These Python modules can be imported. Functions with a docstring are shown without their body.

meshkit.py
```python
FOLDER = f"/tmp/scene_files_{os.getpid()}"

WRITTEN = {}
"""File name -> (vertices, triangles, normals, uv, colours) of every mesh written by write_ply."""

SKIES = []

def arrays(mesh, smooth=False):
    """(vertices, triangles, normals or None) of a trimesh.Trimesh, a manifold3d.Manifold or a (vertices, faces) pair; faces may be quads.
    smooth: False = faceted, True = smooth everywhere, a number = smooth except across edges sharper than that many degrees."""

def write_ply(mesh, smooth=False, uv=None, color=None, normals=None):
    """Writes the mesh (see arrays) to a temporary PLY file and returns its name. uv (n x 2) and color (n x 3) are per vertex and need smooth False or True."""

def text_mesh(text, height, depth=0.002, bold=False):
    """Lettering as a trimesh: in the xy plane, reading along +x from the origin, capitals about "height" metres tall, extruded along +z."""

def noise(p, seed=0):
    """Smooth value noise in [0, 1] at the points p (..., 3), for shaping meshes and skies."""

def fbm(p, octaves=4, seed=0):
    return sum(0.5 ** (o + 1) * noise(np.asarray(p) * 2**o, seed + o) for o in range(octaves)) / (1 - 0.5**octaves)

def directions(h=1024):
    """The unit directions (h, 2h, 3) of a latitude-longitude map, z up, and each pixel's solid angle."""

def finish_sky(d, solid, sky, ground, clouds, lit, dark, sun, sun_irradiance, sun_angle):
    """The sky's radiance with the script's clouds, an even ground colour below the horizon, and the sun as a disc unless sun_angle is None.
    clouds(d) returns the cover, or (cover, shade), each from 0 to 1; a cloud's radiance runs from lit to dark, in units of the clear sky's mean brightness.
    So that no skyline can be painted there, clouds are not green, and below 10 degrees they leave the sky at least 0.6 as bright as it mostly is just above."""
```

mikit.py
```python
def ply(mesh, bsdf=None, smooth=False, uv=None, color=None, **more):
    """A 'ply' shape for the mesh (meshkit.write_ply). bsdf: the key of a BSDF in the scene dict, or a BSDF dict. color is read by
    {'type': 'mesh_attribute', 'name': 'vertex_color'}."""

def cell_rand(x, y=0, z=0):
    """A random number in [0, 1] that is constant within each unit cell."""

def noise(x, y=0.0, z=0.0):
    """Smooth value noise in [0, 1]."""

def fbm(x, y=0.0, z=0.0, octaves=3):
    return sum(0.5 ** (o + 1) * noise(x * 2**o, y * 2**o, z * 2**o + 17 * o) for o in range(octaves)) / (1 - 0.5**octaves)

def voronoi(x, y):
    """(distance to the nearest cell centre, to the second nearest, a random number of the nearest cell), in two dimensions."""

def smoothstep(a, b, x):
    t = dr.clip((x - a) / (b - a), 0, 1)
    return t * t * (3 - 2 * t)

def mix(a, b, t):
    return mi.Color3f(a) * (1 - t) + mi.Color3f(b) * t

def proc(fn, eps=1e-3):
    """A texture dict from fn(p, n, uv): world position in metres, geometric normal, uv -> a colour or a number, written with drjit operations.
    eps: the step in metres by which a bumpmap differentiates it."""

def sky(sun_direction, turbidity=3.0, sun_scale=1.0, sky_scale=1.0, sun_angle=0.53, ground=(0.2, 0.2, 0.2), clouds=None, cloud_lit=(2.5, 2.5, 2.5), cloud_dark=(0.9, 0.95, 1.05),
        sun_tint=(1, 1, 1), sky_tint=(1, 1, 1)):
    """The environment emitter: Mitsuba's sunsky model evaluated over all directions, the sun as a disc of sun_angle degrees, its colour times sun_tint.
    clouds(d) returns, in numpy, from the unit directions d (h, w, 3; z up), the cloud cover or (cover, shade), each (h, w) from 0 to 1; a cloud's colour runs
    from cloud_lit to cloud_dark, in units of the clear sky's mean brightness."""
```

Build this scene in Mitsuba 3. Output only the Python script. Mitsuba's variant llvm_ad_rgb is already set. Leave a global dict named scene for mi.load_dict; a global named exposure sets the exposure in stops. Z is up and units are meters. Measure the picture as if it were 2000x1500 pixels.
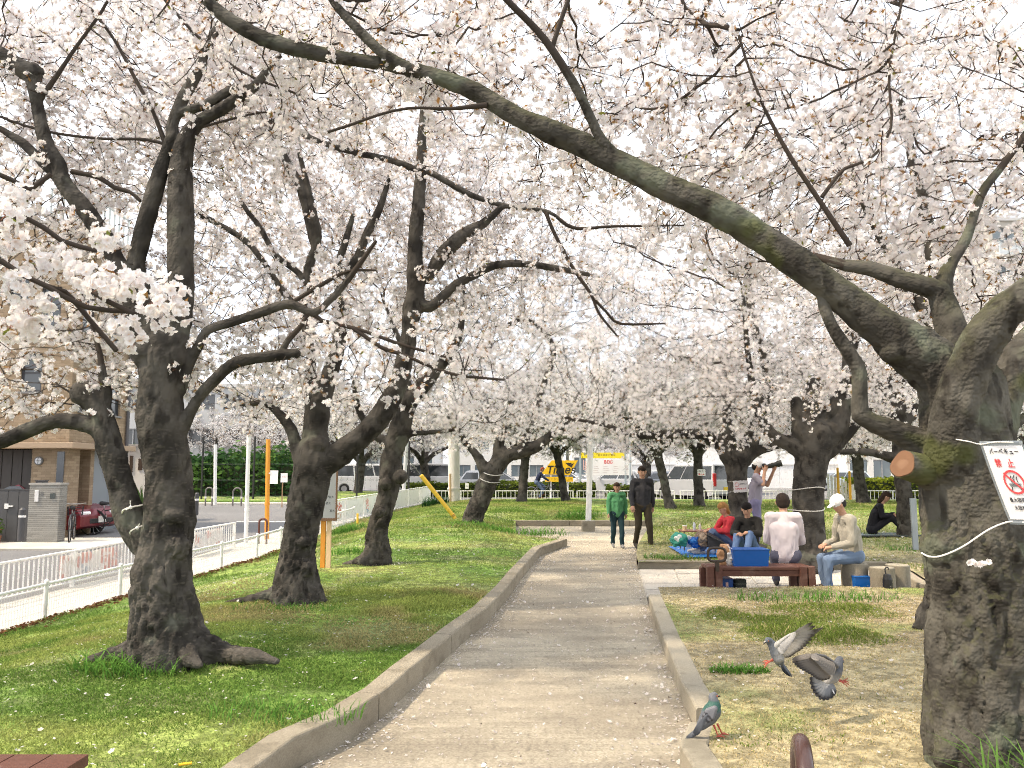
import math, random, numpy as np, trimesh, mitsuba as mi, mikit, meshkit, drjit as dr
import manifold3d as m3
from scipy.spatial import cKDTree
from scipy.spatial.transform import Rotation
T = mi.ScalarTransform4f
scene, labels = {}, {}
# ---------------------------------------------------------------- camera, sky, exposure
EYE, FOC, PITCH = np.array([0, 0, 1.6]), 1600.0, math.atan(0.1075)
CP, SP = math.cos(PITCH), math.sin(PITCH)
scene['camera'] = {'type': 'perspective', 'fov': 2 * math.degrees(math.atan(1000 / FOC)), 'fov_axis': 'x',
                   'near_clip': 0.05, 'far_clip': 3000.0,
                   'to_world': T().look_at(origin=EYE.tolist(), target=(EYE + [0, CP, SP]).tolist(), up=[0, 0, 1])}


def cloud(d):
    n = meshkit.fbm(d * np.array([3.0, 3.0, 5.0]), 4, 7)
    c = np.clip(0.90 + (n - 0.5) * 1.0, 0.62, 1.0)
    return c, np.clip((n - 0.55) * 1.2, 0, 0.35)


scene['sky'] = mikit.sky([-0.60, -0.20, 0.86], turbidity=3.5, sun_scale=0.64, sky_scale=1.22, sun_angle=3.5, clouds=cloud,
                         cloud_lit=(2.7, 2.7, 2.75), cloud_dark=(1.6, 1.65, 1.75), sun_tint=(1.0, 0.995, 0.975), ground=(0.25, 0.23, 0.18))
exposure = 2.45

# ---------------------------------------------------------------- helpers


def P(u, v, y):
    """World point at the distance y (metres north of the camera) seen at photo pixel u, v: how the survey of the photograph is read off."""
    a, b = (u - 1000) / FOC, (750 - v) / FOC
    d = np.array([a, CP - b * SP, SP + b * CP])
    return EYE + d * (y / d[1])


def ground_at(u, v, h):
    y = 20.0
    lo, hi = 1.0, 200.0
    for _ in range(50):
        y = (lo + hi) / 2
        p = P(u, v, y)
        if p[2] > h(p[0], p[1]):
            lo = y
        else:
            hi = y
    return P(u, v, y)


_count = {}


def key_for(name, parent=None):
    base = f'{parent}__{name}' if parent else name
    n = _count.get(base, 0)
    _count[base] = n + 1
    return base if n == 0 else f'{base}_{n:03d}'


def tag(k, label=None, cat=None, group=None, kind=None):
    d = labels.setdefault(k, {})
    for a, b in (('label', label), ('category', cat), ('group', group), ('kind', kind)):
        if b:
            d[a] = b
    return k


def thing(name, label, cat, group=None):
    return tag(key_for(name), label, cat, group)


def part(parent, name, mesh, bsdf, smooth=False, label=None, kind=None, color=None, to_world=None):
    k = key_for(name, parent)
    s = mesh if isinstance(mesh, dict) else mikit.ply(mesh, bsdf, smooth=smooth, color=color)
    s = dict(s)
    if to_world is not None:
        s['to_world'] = to_world
    if isinstance(mesh, dict) and bsdf is not None:
        s['bsdf'] = {'type': 'ref', 'id': bsdf}
    scene[k] = s
    if label or kind:
        tag(k, label, None, None, kind)
    return k


def struct(name, mesh, bsdf, label, smooth=False, kind='structure', color=None):
    k = part(None, name, mesh, bsdf, smooth, color=color)
    return tag(k, label, None, None, kind)


_mats = {}


def mat(rgb, rough=0.6, metal=0.0, spec=0.5, coat=0.0):
    i = (tuple(rgb), rough, metal, spec, coat)
    if i not in _mats:
        k = f'paint_{len(_mats)}'
        _mats[i] = k
        b = {'type': 'principled', 'base_color': {'type': 'rgb', 'value': list(map(float, rgb))}, 'roughness': float(rough),
             'metallic': float(metal), 'specular': float(spec)}
        if coat:
            b['clearcoat'] = float(coat)
            b['clearcoat_gloss'] = 0.9
        scene[k] = {'type': 'twosided', 'b': b}
    return _mats[i]


def proc_mat(name, fn, rough=0.85, bump=None, eps=2e-3, spec=0.3):
    b = {'type': 'principled', 'base_color': mikit.proc(fn), 'roughness': rough, 'specular': spec}
    if bump is not None:
        b = {'type': 'bumpmap', 'arbitrary': mikit.proc(bump, eps), 'scale': 1.0, 'bsdf': b}
    scene[name] = {'type': 'twosided', 'b': b}
    return name


def box(x0, x1, y0, y1, z0, z1, ch=0.0):
    if ch > 0:
        e = ch
        pts = []
        for x, sx in ((x0, 1), (x1, -1)):
            for y, sy in ((y0, 1), (y1, -1)):
                for z, sz in ((z0, 1), (z1, -1)):
                    pts += [(x + sx * e, y + sy * e, z), (x + sx * e, y, z + sz * e), (x, y + sy * e, z + sz * e)]
        return hull(pts)
    m = trimesh.creation.box((x1 - x0, y1 - y0, z1 - z0))
    m.apply_translation(((x0 + x1) / 2, (y0 + y1) / 2, (z0 + z1) / 2))
    return m


def hull(pts):
    return tm(m3.Manifold.hull_points(np.asarray(pts, float)))


def tm(m):
    q = m.to_mesh()
    return trimesh.Trimesh(np.array(q.vert_properties[:, :3]), np.array(q.tri_verts), process=False)


def mf(mesh):
    return m3.Manifold(m3.Mesh(np.asarray(mesh.vertices, np.float32), np.asarray(mesh.faces, np.uint32)))


def cat(ms):
    return trimesh.util.concatenate(list(ms))


def cyl(p, q, r, n=10, r2=None):
    return tube([p, q], [r, r if r2 is None else r2], n, caps=True)


def tube(pts, rad, n=8, caps=True):
    p = np.asarray(pts, float)
    rad = np.broadcast_to(rad, (len(p),))
    t = np.gradient(p, axis=0)
    t /= np.linalg.norm(t, axis=1, keepdims=True) + 1e-12
    a = np.zeros_like(p)
    ref = np.array([0, 0, 1.0]) if abs(t[0, 2]) < 0.9 else np.array([1.0, 0, 0])
    for i in range(len(p)):
        ref = ref - t[i] * (ref @ t[i])
        ref /= np.linalg.norm(ref) + 1e-12
        a[i] = ref
    b = np.cross(t, a)
    ang = np.arange(n) * 2 * np.pi / n
    v = p[:, None] + rad[:, None, None] * (np.cos(ang)[None, :, None] * a[:, None] + np.sin(ang)[None, :, None] * b[:, None])
    i, j = np.meshgrid(np.arange(len(p) - 1), np.arange(n), indexing='ij')
    k = (j + 1) % n
    f = np.stack([i * n + j, i * n + k, (i + 1) * n + k, (i + 1) * n + j], -1).reshape(-1, 4)
    f = np.vstack([f[:, [0, 1, 2]], f[:, [0, 2, 3]]])
    v = v.reshape(-1, 3)
    if caps:
        m = len(v)
        v = np.vstack([v, p[:1], p[-1:]])
        jj = np.arange(n)
        f = np.vstack([f, np.stack([jj * 0 + m, (jj + 1) % n, jj], 1), np.stack([jj * 0 + m + 1, (len(p) - 1) * n + jj, (len(p) - 1) * n + (jj + 1) % n], 1)])
    return trimesh.Trimesh(v, f, process=False)


_ICO = {s: np.array(trimesh.creation.icosphere(s).vertices) for s in (1, 2)}


def ball(c, r, s=2):
    return np.asarray(c) + _ICO[s] * r


def catmull(pts, per):
    """A smooth polyline through rows of (x, y, z, r...)."""
    p = np.asarray(pts, float)
    q = np.vstack([2 * p[0] - p[1], p, 2 * p[-1] - p[-2]])
    out = []
    for i in range(1, len(q) - 2):
        L = np.linalg.norm(q[i + 1, :3] - q[i, :3])
        n = max(1, int(math.ceil(L / per)))
        for t in np.arange(n) / n:
            a, b, c, d = q[i - 1], q[i], q[i + 1], q[i + 2]
            out.append(0.5 * (2 * b + (c - a) * t + (2 * a - 5 * b + 4 * c - d) * t * t + (3 * b - a - 3 * c + d) * t ** 3))
    out.append(p[-1])
    return np.array(out)


def solid(chains, cell, smooth=8, seg=0.6, ico=1):
    """One closed surface round all chains of (x, y, z, r) rows."""
    ms = []
    for c in chains:
        c = np.asarray(c, float)
        for a, b in zip(c[:-1], c[1:]):
            ms.append(m3.Manifold.hull_points(np.vstack([ball(a[:3], a[3], ico), ball(b[:3], b[3], ico)])))
    m = m3.Manifold.batch_boolean(ms, m3.OpType.Add)
    m = tm(m.simplify(cell * 0.15).refine_to_length(cell))
    m.merge_vertices()
    if smooth:
        trimesh.smoothing.filter_taubin(m, lamb=0.5, nu=0.52, iterations=smooth)
    return m


def grid_mesh(X, Y, Z):
    n, m = X.shape
    i, j = np.meshgrid(np.arange(n - 1), np.arange(m - 1), indexing='ij')
    a = i * m + j
    f = np.stack([a, a + 1, a + m + 1, a + m], -1).reshape(-1, 4)
    return np.stack([X, Y, Z], -1).reshape(-1, 3), np.vstack([f[:, [0, 1, 2]], f[:, [0, 2, 3]]])


def sstep(a, b, x):
    t = np.clip((np.asarray(x, float) - a) / (b - a), 0, 1)
    return t * t * (3 - 2 * t)


def rot_z(a):
    return np.array([[math.cos(a), -math.sin(a), 0], [math.sin(a), math.cos(a), 0], [0, 0, 1]])


# ---------------------------------------------------------------- surveyed ground: street, lawns, path, kerbs
def z_street(x, y):
    return np.clip(-0.45 + 0.0145 * np.asarray(y, float), -0.5, 0.2)




def on_level(rows, z=0.0):
    """Where the sight lines through photo pixels meet the level z."""
    out = []
    for u, v in rows:
        p = P(u, v, 1.0) - EYE
        out.append((EYE + p * ((z - 1.6) / p[2]))[:2])
    return np.array(out)


KL = np.vstack([[(-1.45, 1.6), (-1.42, 3.2)], on_level([(575, 1500), (680, 1449), (755, 1395), (800, 1350), (851, 1305), (899, 1260), (950, 1218), (992, 1170), (1016, 1134), (1055, 1086), (1108, 1067)])])  # foot of the left kerb


def kl(y):
    return np.interp(y, KL[:, 1], KL[:, 0])


KR = np.vstack([[(0.85, 1.6), (0.90, 3.2)], on_level([(1328, 1500), (1346, 1452), (1350, 1405), (1332, 1370), (1295, 1270), (1267, 1182), (1258, 1150), (1247, 1115), (1243, 1095), (1246, 1075), (1262, 1048), (1275, 1028)])])
YE, YF = float(KL[-1, 1]), float(KR[-1, 1])  # where the left kerb and the path end


def kr(y):
    return np.interp(y, KR[:, 1], KR[:, 0])


def left_edge(y):
    return np.interp(y, [-3, 10.1, 17.4, 28, 40, 43], [-7.1, -6.0, -5.3, -5.2, -3.9, -3.7])


def h_left(x, y):
    x, y = np.asarray(x, float), np.asarray(y, float)
    e = left_edge(y)
    kd = np.where(y < YE + 0.05, kl(y) - 0.15 - x, np.where(y < YF, 0.1 - x, np.maximum(0.1 - x, y - YF - 0.1)))
    mid = 0.155 + 0.16 * sstep(10, 22, y) * sstep(0.0, 1.3, kd)
    w = sstep(0.0, 3.0, x - e)
    p = np.stack([x, y, 0 * x], -1)
    return (z_street(x, y) + 0.03) * (1 - w) + mid * w + (0.05 * (meshkit.fbm(p * 1.3, 3, 3) - 0.5) + 0.10 * (meshkit.fbm(p * 0.35, 2, 5) - 0.5) * w) * sstep(0.0, 0.6, kd)


def h_right(x, y):
    x, y = np.asarray(x, float), np.asarray(y, float)
    p = np.stack([x, y, 0 * x], -1)
    kd = np.where(y < YF, x - kr(y) - 0.17, 1.0)
    return 0.125 + 0.19 * sstep(13, 28, y) * sstep(0, 1.5, kd) + (0.05 * (meshkit.fbm(p * 1.3, 3, 13) - 0.5)) * sstep(0.0, 0.5, kd)


def h_any(x, y):
    y_ = np.asarray(y, float)
    return np.where(np.asarray(x, float) < 1.0 + 0.06 * y_, h_left(x, y), h_right(x, y))


def fbm_c(p, s, o=3):
    return mikit.fbm(p.x * s, p.y * s, p.z * s, o)


def c_ground(p, n, uv):
    a = fbm_c(p, 0.35, 3)
    g = mikit.noise(p.x * 60, p.y * 60, p.z * 60)
    return mi.Color3f(0.132, 0.132, 0.1338) * (0.75 + 0.5 * a) * (0.85 + 0.3 * g)


proc_mat('asphalt', c_ground, 0.9)


def c_left(p, n, uv):
    a = mikit.smoothstep(0.34, 0.66, fbm_c(p, 0.9, 4))
    b = mikit.smoothstep(0.45, 0.72, fbm_c(p + mi.Vector3f(31, 7, 0), 1.7, 4))
    c = mikit.mix((0.09614, 0.1663, 0.03154), (0.209, 0.2614, 0.07096), a)
    c = mikit.mix(c, (0.2006, 0.1901, 0.1133), b * 0.6)
    m = mikit.smoothstep(0.3, 0.7, mikit.fbm(p.x * 13, p.y * 13, 2.0, 3))
    c = mikit.mix(c * 0.62, c * 1.22, m)
    return c * (0.55 + 0.9 * mikit.noise(p.x * 75, p.y * 75, p.z * 20))


def c_right(p, n, uv):
    a = mikit.smoothstep(0.35, 0.65, fbm_c(p, 1.1, 4))
    g = mikit.smoothstep(0.52, 0.70, fbm_c(p + mi.Vector3f(11, 47, 0), 0.8, 4))
    far = mikit.smoothstep(12.0, 20.0, p.y)
    c = mikit.mix((0.2817, 0.2468, 0.1525), (0.2134, 0.184, 0.1201), a)
    c = mikit.mix(c, (0.1366, 0.1795, 0.0462), dr.clip(g * 0.9 + far * 0.7, 0, 0.9))
    m = mikit.smoothstep(0.3, 0.7, mikit.fbm(p.x * 15, p.y * 15, 2.0, 3))
    c = mikit.mix(c * 0.68, c * 1.2, m)
    e = mikit.smoothstep(0.62, 0.75, fbm_c(p + mi.Vector3f(5, 3, 0), 2.2, 4))
    c = mikit.mix(c, (0.1622, 0.1302, 0.0924), e * 0.7)
    return c * (0.55 + 0.9 * mikit.noise(p.x * 80, p.y * 80, p.z * 20))


proc_mat('soil_left', c_left, 0.95)
proc_mat('soil_right', c_right, 0.95)


def c_path(p, n, uv):
    # worn block paving under a skin of dried earth and sand
    w = (fbm_c(p, 3.0, 2) - 0.5) * 0.02
    bx, by = p.x / 0.205 + 0.5 * dr.floor(p.y / 0.105) + w, p.y / 0.105 + w
    fx, fy = bx - dr.floor(bx), by - dr.floor(by)
    joint = 1 - mikit.smoothstep(0.0, 0.09, dr.minimum(dr.minimum(fx, 1 - fx), dr.minimum(fy, 1 - fy) * 0.6))
    tone = mikit.cell_rand(bx, by, 5)
    a = mikit.smoothstep(0.3, 0.7, fbm_c(p, 0.8, 4))
    st = mikit.smoothstep(0.42, 0.75, mikit.fbm(p.x * 1.1, p.y * 3.2, 3.0, 4))
    c = mikit.mix((0.3343, 0.3023, 0.2359), (0.2596, 0.2329, 0.183), a) * (0.93 + 0.14 * tone)
    st2 = mikit.smoothstep(0.45, 0.7, mikit.fbm(p.x * 3.0, p.y * 9.0, 7.0, 4))
    c = mikit.mix(c, (0.1792, 0.1565, 0.1232), st * 0.6)
    c = mikit.mix(c, (0.1937, 0.1705, 0.1368), st2 * 0.45)
    c = c * (1 - 0.16 * joint * mikit.smoothstep(0.35, 0.6, fbm_c(p, 1.7, 2)))
    return c * (0.72 + 0.56 * mikit.noise(p.x * 100, p.y * 100, 1.0))


proc_mat('path_earth', c_path, 0.95)


def c_conc(p, n, uv):
    a = fbm_c(p, 2.0, 4)
    s = mikit.smoothstep(0.5, 0.75, fbm_c(p, 6.0, 3))
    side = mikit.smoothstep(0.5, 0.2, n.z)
    c = mikit.mix((0.3168, 0.2904, 0.2306), (0.22, 0.2006, 0.1584), a)
    c = mikit.mix(c, (0.132, 0.1206, 0.0924), s * 0.6)
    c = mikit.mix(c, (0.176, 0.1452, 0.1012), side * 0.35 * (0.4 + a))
    return c * (0.8 + 0.4 * mikit.noise(p.x * 140, p.y * 140, p.z * 140))


proc_mat('concrete', c_conc, 0.92)


def c_slab(p, n, uv):
    a = fbm_c(p, 1.4, 4)
    s = mikit.smoothstep(0.5, 0.8, fbm_c(p + mi.Vector3f(9, 0, 0), 3.5, 3))
    c = mikit.mix((0.44, 0.418, 0.3696), (0.352, 0.33, 0.2904), a)
    return mikit.mix(c, (0.2376, 0.2112, 0.176), s * 0.4) * (0.88 + 0.24 * mikit.noise(p.x * 120, p.y * 120, p.z * 120))


proc_mat('slab', c_slab, 0.9)


def c_pave(p, n, uv):
    a = fbm_c(p, 1.0, 3)
    t = mikit.smoothstep(0.42, 0.5, dr.abs(p.x + 6.8 - 0.0)) * 0
    return mikit.mix((0.4576, 0.44, 0.396), (0.3872, 0.3608, 0.3168), a) * (0.9 + 0.2 * mikit.noise(p.x * 60, p.y * 60, 0.0)) + t


proc_mat('pavement_face', c_pave, 0.9)

ys = np.concatenate([[-600, -60], np.linspace(-10, 45, 23), [60, 90, 160, 900]])
xs = np.concatenate([[-900, -120], np.linspace(-40, 60, 21), [150, 900]])
X, Y = np.meshgrid(xs, ys)
struct('ground', grid_mesh(X, Y, z_street(X, Y)), 'asphalt', 'grey asphalt of the street and the car park, out to the horizon')

# footway between the low mesh fence and the railing
yy = np.linspace(-3, 30, 34)
V = np.array([(x, y, z_street(x, y) + 0.012) for y in yy for x in (left_edge(y) - 1.45, left_edge(y) + 0.02)])
i = np.arange(33)
struct('pavement', (V, np.stack([i * 2, i * 2 + 1, i * 2 + 3, i * 2 + 2], 1)), 'pavement_face', 'pale beige footway running beside the street')

# the path
yy = np.concatenate([np.arange(-1.5, YE, 0.35), [YE + 0.005]])
V = [(kl(y), y, 0.0) for y in yy] + [(kr(y), y, 0.0) for y in yy]
n = len(yy)
i = np.arange(n - 1)
F_ = np.stack([i, i + n, i + n + 1, i + 1], 1)
Vh = np.array([(0.08, YE + 0.006, 0), (kr(YE), YE + 0.006, 0), (kr(YF), YF, 0), (0.08, YF, 0)])
V = np.vstack([V, Vh])
F_ = np.vstack([F_, [[2 * n, 2 * n + 1, 2 * n + 2, 2 * n + 3]]])
struct('path', (V, F_), 'path_earth', 'earth-dusted paved path strewn with fallen petals, leading to the people')


def kerb(line, side, top, w, name, label, lens, stop=None):
    """Kerb stones along a foot line; side +1: the lawn lies to its right. Each stone is a piece."""
    p = np.asarray(line, float)
    s = np.concatenate([[0], np.cumsum(np.linalg.norm(np.diff(p, axis=0), axis=1))])
    k = thing(name, label, 'kerb')
    labels[k] = {'label': label, 'kind': 'structure'}
    at, rng = 0.0, random.Random(name + str(len(p)))
    j = 0
    while at < s[-1] - 0.02:
        L = min(lens, s[-1] - at)
        q = np.unique(np.concatenate([[at + 0.007, at + L - 0.007], s[(s > at + 0.03) & (s < at + L - 0.03)]]))
        c = np.stack([np.interp(q, s, p[:, 0]), np.interp(q, s, p[:, 1])], 1)
        t = np.gradient(c, axis=0)
        t /= np.linalg.norm(t, axis=1, keepdims=True)
        nrm = np.stack([t[:, 1], -t[:, 0]], 1) * side
        dz = rng.uniform(-0.006, 0.006)
        e = 0.014
        prof = [(0.0, -0.3), (0.0, top - e + dz), (e * 0.35, top - e * 0.35 + dz), (e, top + dz), (w - e, top + dz), (w, top - e + dz), (w, -0.3)]
        V = np.array([[c[a, 0] + nrm[a, 0] * o, c[a, 1] + nrm[a, 1] * o, z] for a in range(len(c)) for o, z in prof])
        m = len(prof)
        F_ = [[a * m + b, a * m + (b + 1) % m, (a + 1) * m + (b + 1) % m, (a + 1) * m + b] for a in range(len(c) - 1) for b in range(m)]
        Q = [[F[0], F[1], F[2]] for F in F_] + [[F[0], F[2], F[3]] for F in F_]
        for base, flip in ((0, 1), ((len(c) - 1) * m, 0)):
            for b in range(1, m - 1):
                Q.append([base, base + b + (not flip), base + b + flip])
        mesh = trimesh.Trimesh(V, np.array(Q), process=False)
        part(k, 'stone', mesh, 'concrete', smooth=25)
        at += L
        j += 1
    return k


kerb(KL, -1, 0.165, 0.17, 'kerb', 'long curving concrete kerb along the left edge of the path', 2.0)
kerb(KR[:4], 1, 0.13, 0.155, 'kerb', 'near end of the right-hand kerb, in front of the standing pigeon', 1.6)
kerb(np.vstack([[(KR[4, 0] - 0.02, KR[4, 1] - 0.25)], KR[4:8]]), 1, 0.135, 0.155, 'kerb', 'right-hand concrete kerb between the pigeons and the picnic paving', 2.05)
PN = on_level([(1263, 1166), (1796, 1160), (1735, 1115), (1248, 1112)])  # corners of the picnic paving
PY0, PY1 = float(PN[0, 1]), float(PN[2, 1])
kerb(np.array([PN[3], (PN[3] + PN[2]) / 2, PN[2]]) + [0, 0.02], -1, 0.13, 0.15, 'kerb', 'low kerb behind the picnic paving', 1.8)
kerb(np.array([PN[2], (PN[2] + PN[1]) / 2, PN[1]]) + [0.01, 0], -1, 0.12, 0.15, 'kerb', 'kerb at the right of the picnic paving', 1.5)
kerb(np.array([(-0.1, YF), (1.4, YF + 0.02), (kr(YF), YF + 0.05), (9.0, YF + 0.4)]), -1, 0.17, 0.16, 'kerb', 'far kerb where the path ends at the grass mound', 1.8)

# paved picnic pad
pv = np.array([(x + (-0.06 if i_ in (0, 3) else 0.0), y, z) for z in (-0.3, -0.004) for i_, (x, y) in enumerate(PN)])
pk = struct('picnic_paving', hull(pv), 'slab', 'pale slab paving under the picnic bench')
nu, nv = 7, 5


def pad_at(s, t):
    return (PN[0] * (1 - s) + PN[1] * s) * (1 - t) + (PN[3] * (1 - s) + PN[2] * s) * t


for a_ in range(nu):
    for b_ in range(nv):
        g = 0.003
        q = [pad_at(a_ / nu + g, b_ / nv + g), pad_at((a_ + 1) / nu - g, b_ / nv + g), pad_at((a_ + 1) / nu - g, (b_ + 1) / nv - g), pad_at(a_ / nu + g, (b_ + 1) / nv - g)]
        top = 0.007 + 0.004 * ((a_ * 7 + b_ * 3) % 4) / 3
        part(pk, 'slab', hull([(x, y, z) for x, y in q for z in (-0.1, top)]), 'slab')


def pad_right(y):
    return np.interp(y, [PY0, PY1], [PN[1, 0], PN[2, 0]])


# lawns as sheets
def lawn(rows, xa, xb, nx, h, m, label):
    X, Y = [], []
    for y in rows:
        t = np.linspace(0, 1, nx)
        X.append(xa(y) + (xb(y) - xa(y)) * t)
        Y.append(np.full(nx, y))
    X, Y = np.array(X), np.array(Y)
    return struct('lawn', grid_mesh(X, Y, h(X, Y)), m, label, smooth=True)


def h_far(x, y):
    return h_left(x, y) * (1 - sstep(3, 7, x)) + h_right(x, y) * sstep(3, 7, x)


rows = np.concatenate([np.arange(-2, YE, 0.2), [YE + 0.01]])
lawn(rows, left_edge, lambda y: kl(y) - 0.165, 60, h_left, 'soil_left', 'green lawn under the cherry trees left of the path')
rows = np.concatenate([np.arange(YE + 0.03, YF, 0.25), [YF + 0.16]])
lawn(rows, left_edge, lambda y: 0.1, 40, h_left, 'soil_left', 'rough grass left of the end of the path')
rows = np.concatenate([np.arange(YF + 0.17, 41.0, 0.4)])
lawn(rows, left_edge, lambda y: 30.0, 130, h_far, 'soil_left', 'grass mound at the far end of the park')
rows = np.concatenate([np.arange(-2, PY0, 0.2), [PY0 - 0.003]])
lawn(rows, lambda y: kr(y) + 0.15, lambda y: 24.0, 110, h_right, 'soil_right', 'dry patchy lawn right of the path where the pigeons are')
rows = np.linspace(PY0 - 0.002, PY1 + 0.16, 14)
lawn(rows, lambda y: pad_right(y) + 0.14, lambda y: 24.0, 60, h_right, 'soil_right', 'lawn right of the picnic paving')
rows = np.concatenate([np.arange(PY1 + 0.165, YF + 0.2, 0.3), [YF + 0.3]])
lawn(rows, lambda y: kr(y) + 0.0, lambda y: 30.0, 100, h_right, 'soil_right', 'lawn behind the picnic paving')
# ---------------------------------------------------------------- bark, blossom
def c_bark(p, n, uv):
    a = fbm_c(p, 5.0, 4)
    len_ = mikit.smoothstep(0.6, 0.85, mikit.noise(p.x * 30, p.y * 30, p.z * 75)) * mikit.smoothstep(2.6, 1.6, p.z)
    crack = mikit.smoothstep(0.56, 0.75, mikit.fbm(p.x * 16, p.y * 16, p.z * 6.0, 3))
    c = mikit.mix((0.03024, 0.02746, 0.02411), (0.09274, 0.08543, 0.0749), mikit.smoothstep(0.28, 0.72, a))
    c = mikit.mix(c, (0.121, 0.1068, 0.08721), len_ * 0.4)
    c = mikit.mix(c, (0.01008, 0.008136, 0.007182), crack * 0.7)
    lich = mikit.smoothstep(0.66, 0.78, fbm_c(p + mi.Vector3f(3, 9, 5), 4.0, 4))
    return mikit.mix(c, (0.1361, 0.1424, 0.1129), lich * 0.6)


def c_bark_old(p, n, uv):
    """Bark of the big tree on the right: lenticels, lichen and moss on what faces up."""
    a = fbm_c(p, 6.0, 4)
    len_ = mikit.smoothstep(0.55, 0.8, mikit.noise(p.x * 28, p.y * 28, p.z * 80)) * mikit.smoothstep(2.5, 1.7, p.z)
    crack = mikit.smoothstep(0.55, 0.72, mikit.fbm(p.x * 18, p.y * 18, p.z * 5.0, 3))
    c = mikit.mix((0.03388, 0.03065, 0.02614), (0.1008, 0.09536, 0.08103), mikit.smoothstep(0.25, 0.75, a))
    c = mikit.mix(c, (0.1251, 0.115, 0.09583), len_ * 0.4)
    c = mikit.mix(c, (0.009681, 0.007663, 0.006098), crack * 0.7)
    lich = mikit.smoothstep(0.56, 0.72, fbm_c(p + mi.Vector3f(3, 9, 5), 4.5, 5))
    c = mikit.mix(c, (0.1332, 0.1489, 0.1089), lich * 0.7)
    moss = mikit.smoothstep(-0.1, 0.75, n.z) * mikit.smoothstep(0.36, 0.62, fbm_c(p + mi.Vector3f(1, 2, 8), 3.0, 5))
    c = mikit.mix(c, (0.06857, 0.06982, 0.03485), moss * 0.7)
    mg = mikit.smoothstep(0.66, 0.76, fbm_c(p + mi.Vector3f(8, 2, 1), 2.6, 4))
    return mikit.mix(c, (0.07665, 0.0894, 0.01916), mg * 0.6)


def b_bark(p, n, uv):
    return (0.030 * mikit.fbm(p.x * 22, p.y * 22, p.z * 11.0, 4) + 0.003 * mikit.noise(p.x * 28, p.y * 28, p.z * 75)
            + 0.006 * mikit.noise(p.x * 90, p.y * 90, p.z * 90) + 0.003 * mikit.noise(p.x * 190, p.y * 190, p.z * 190))


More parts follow.
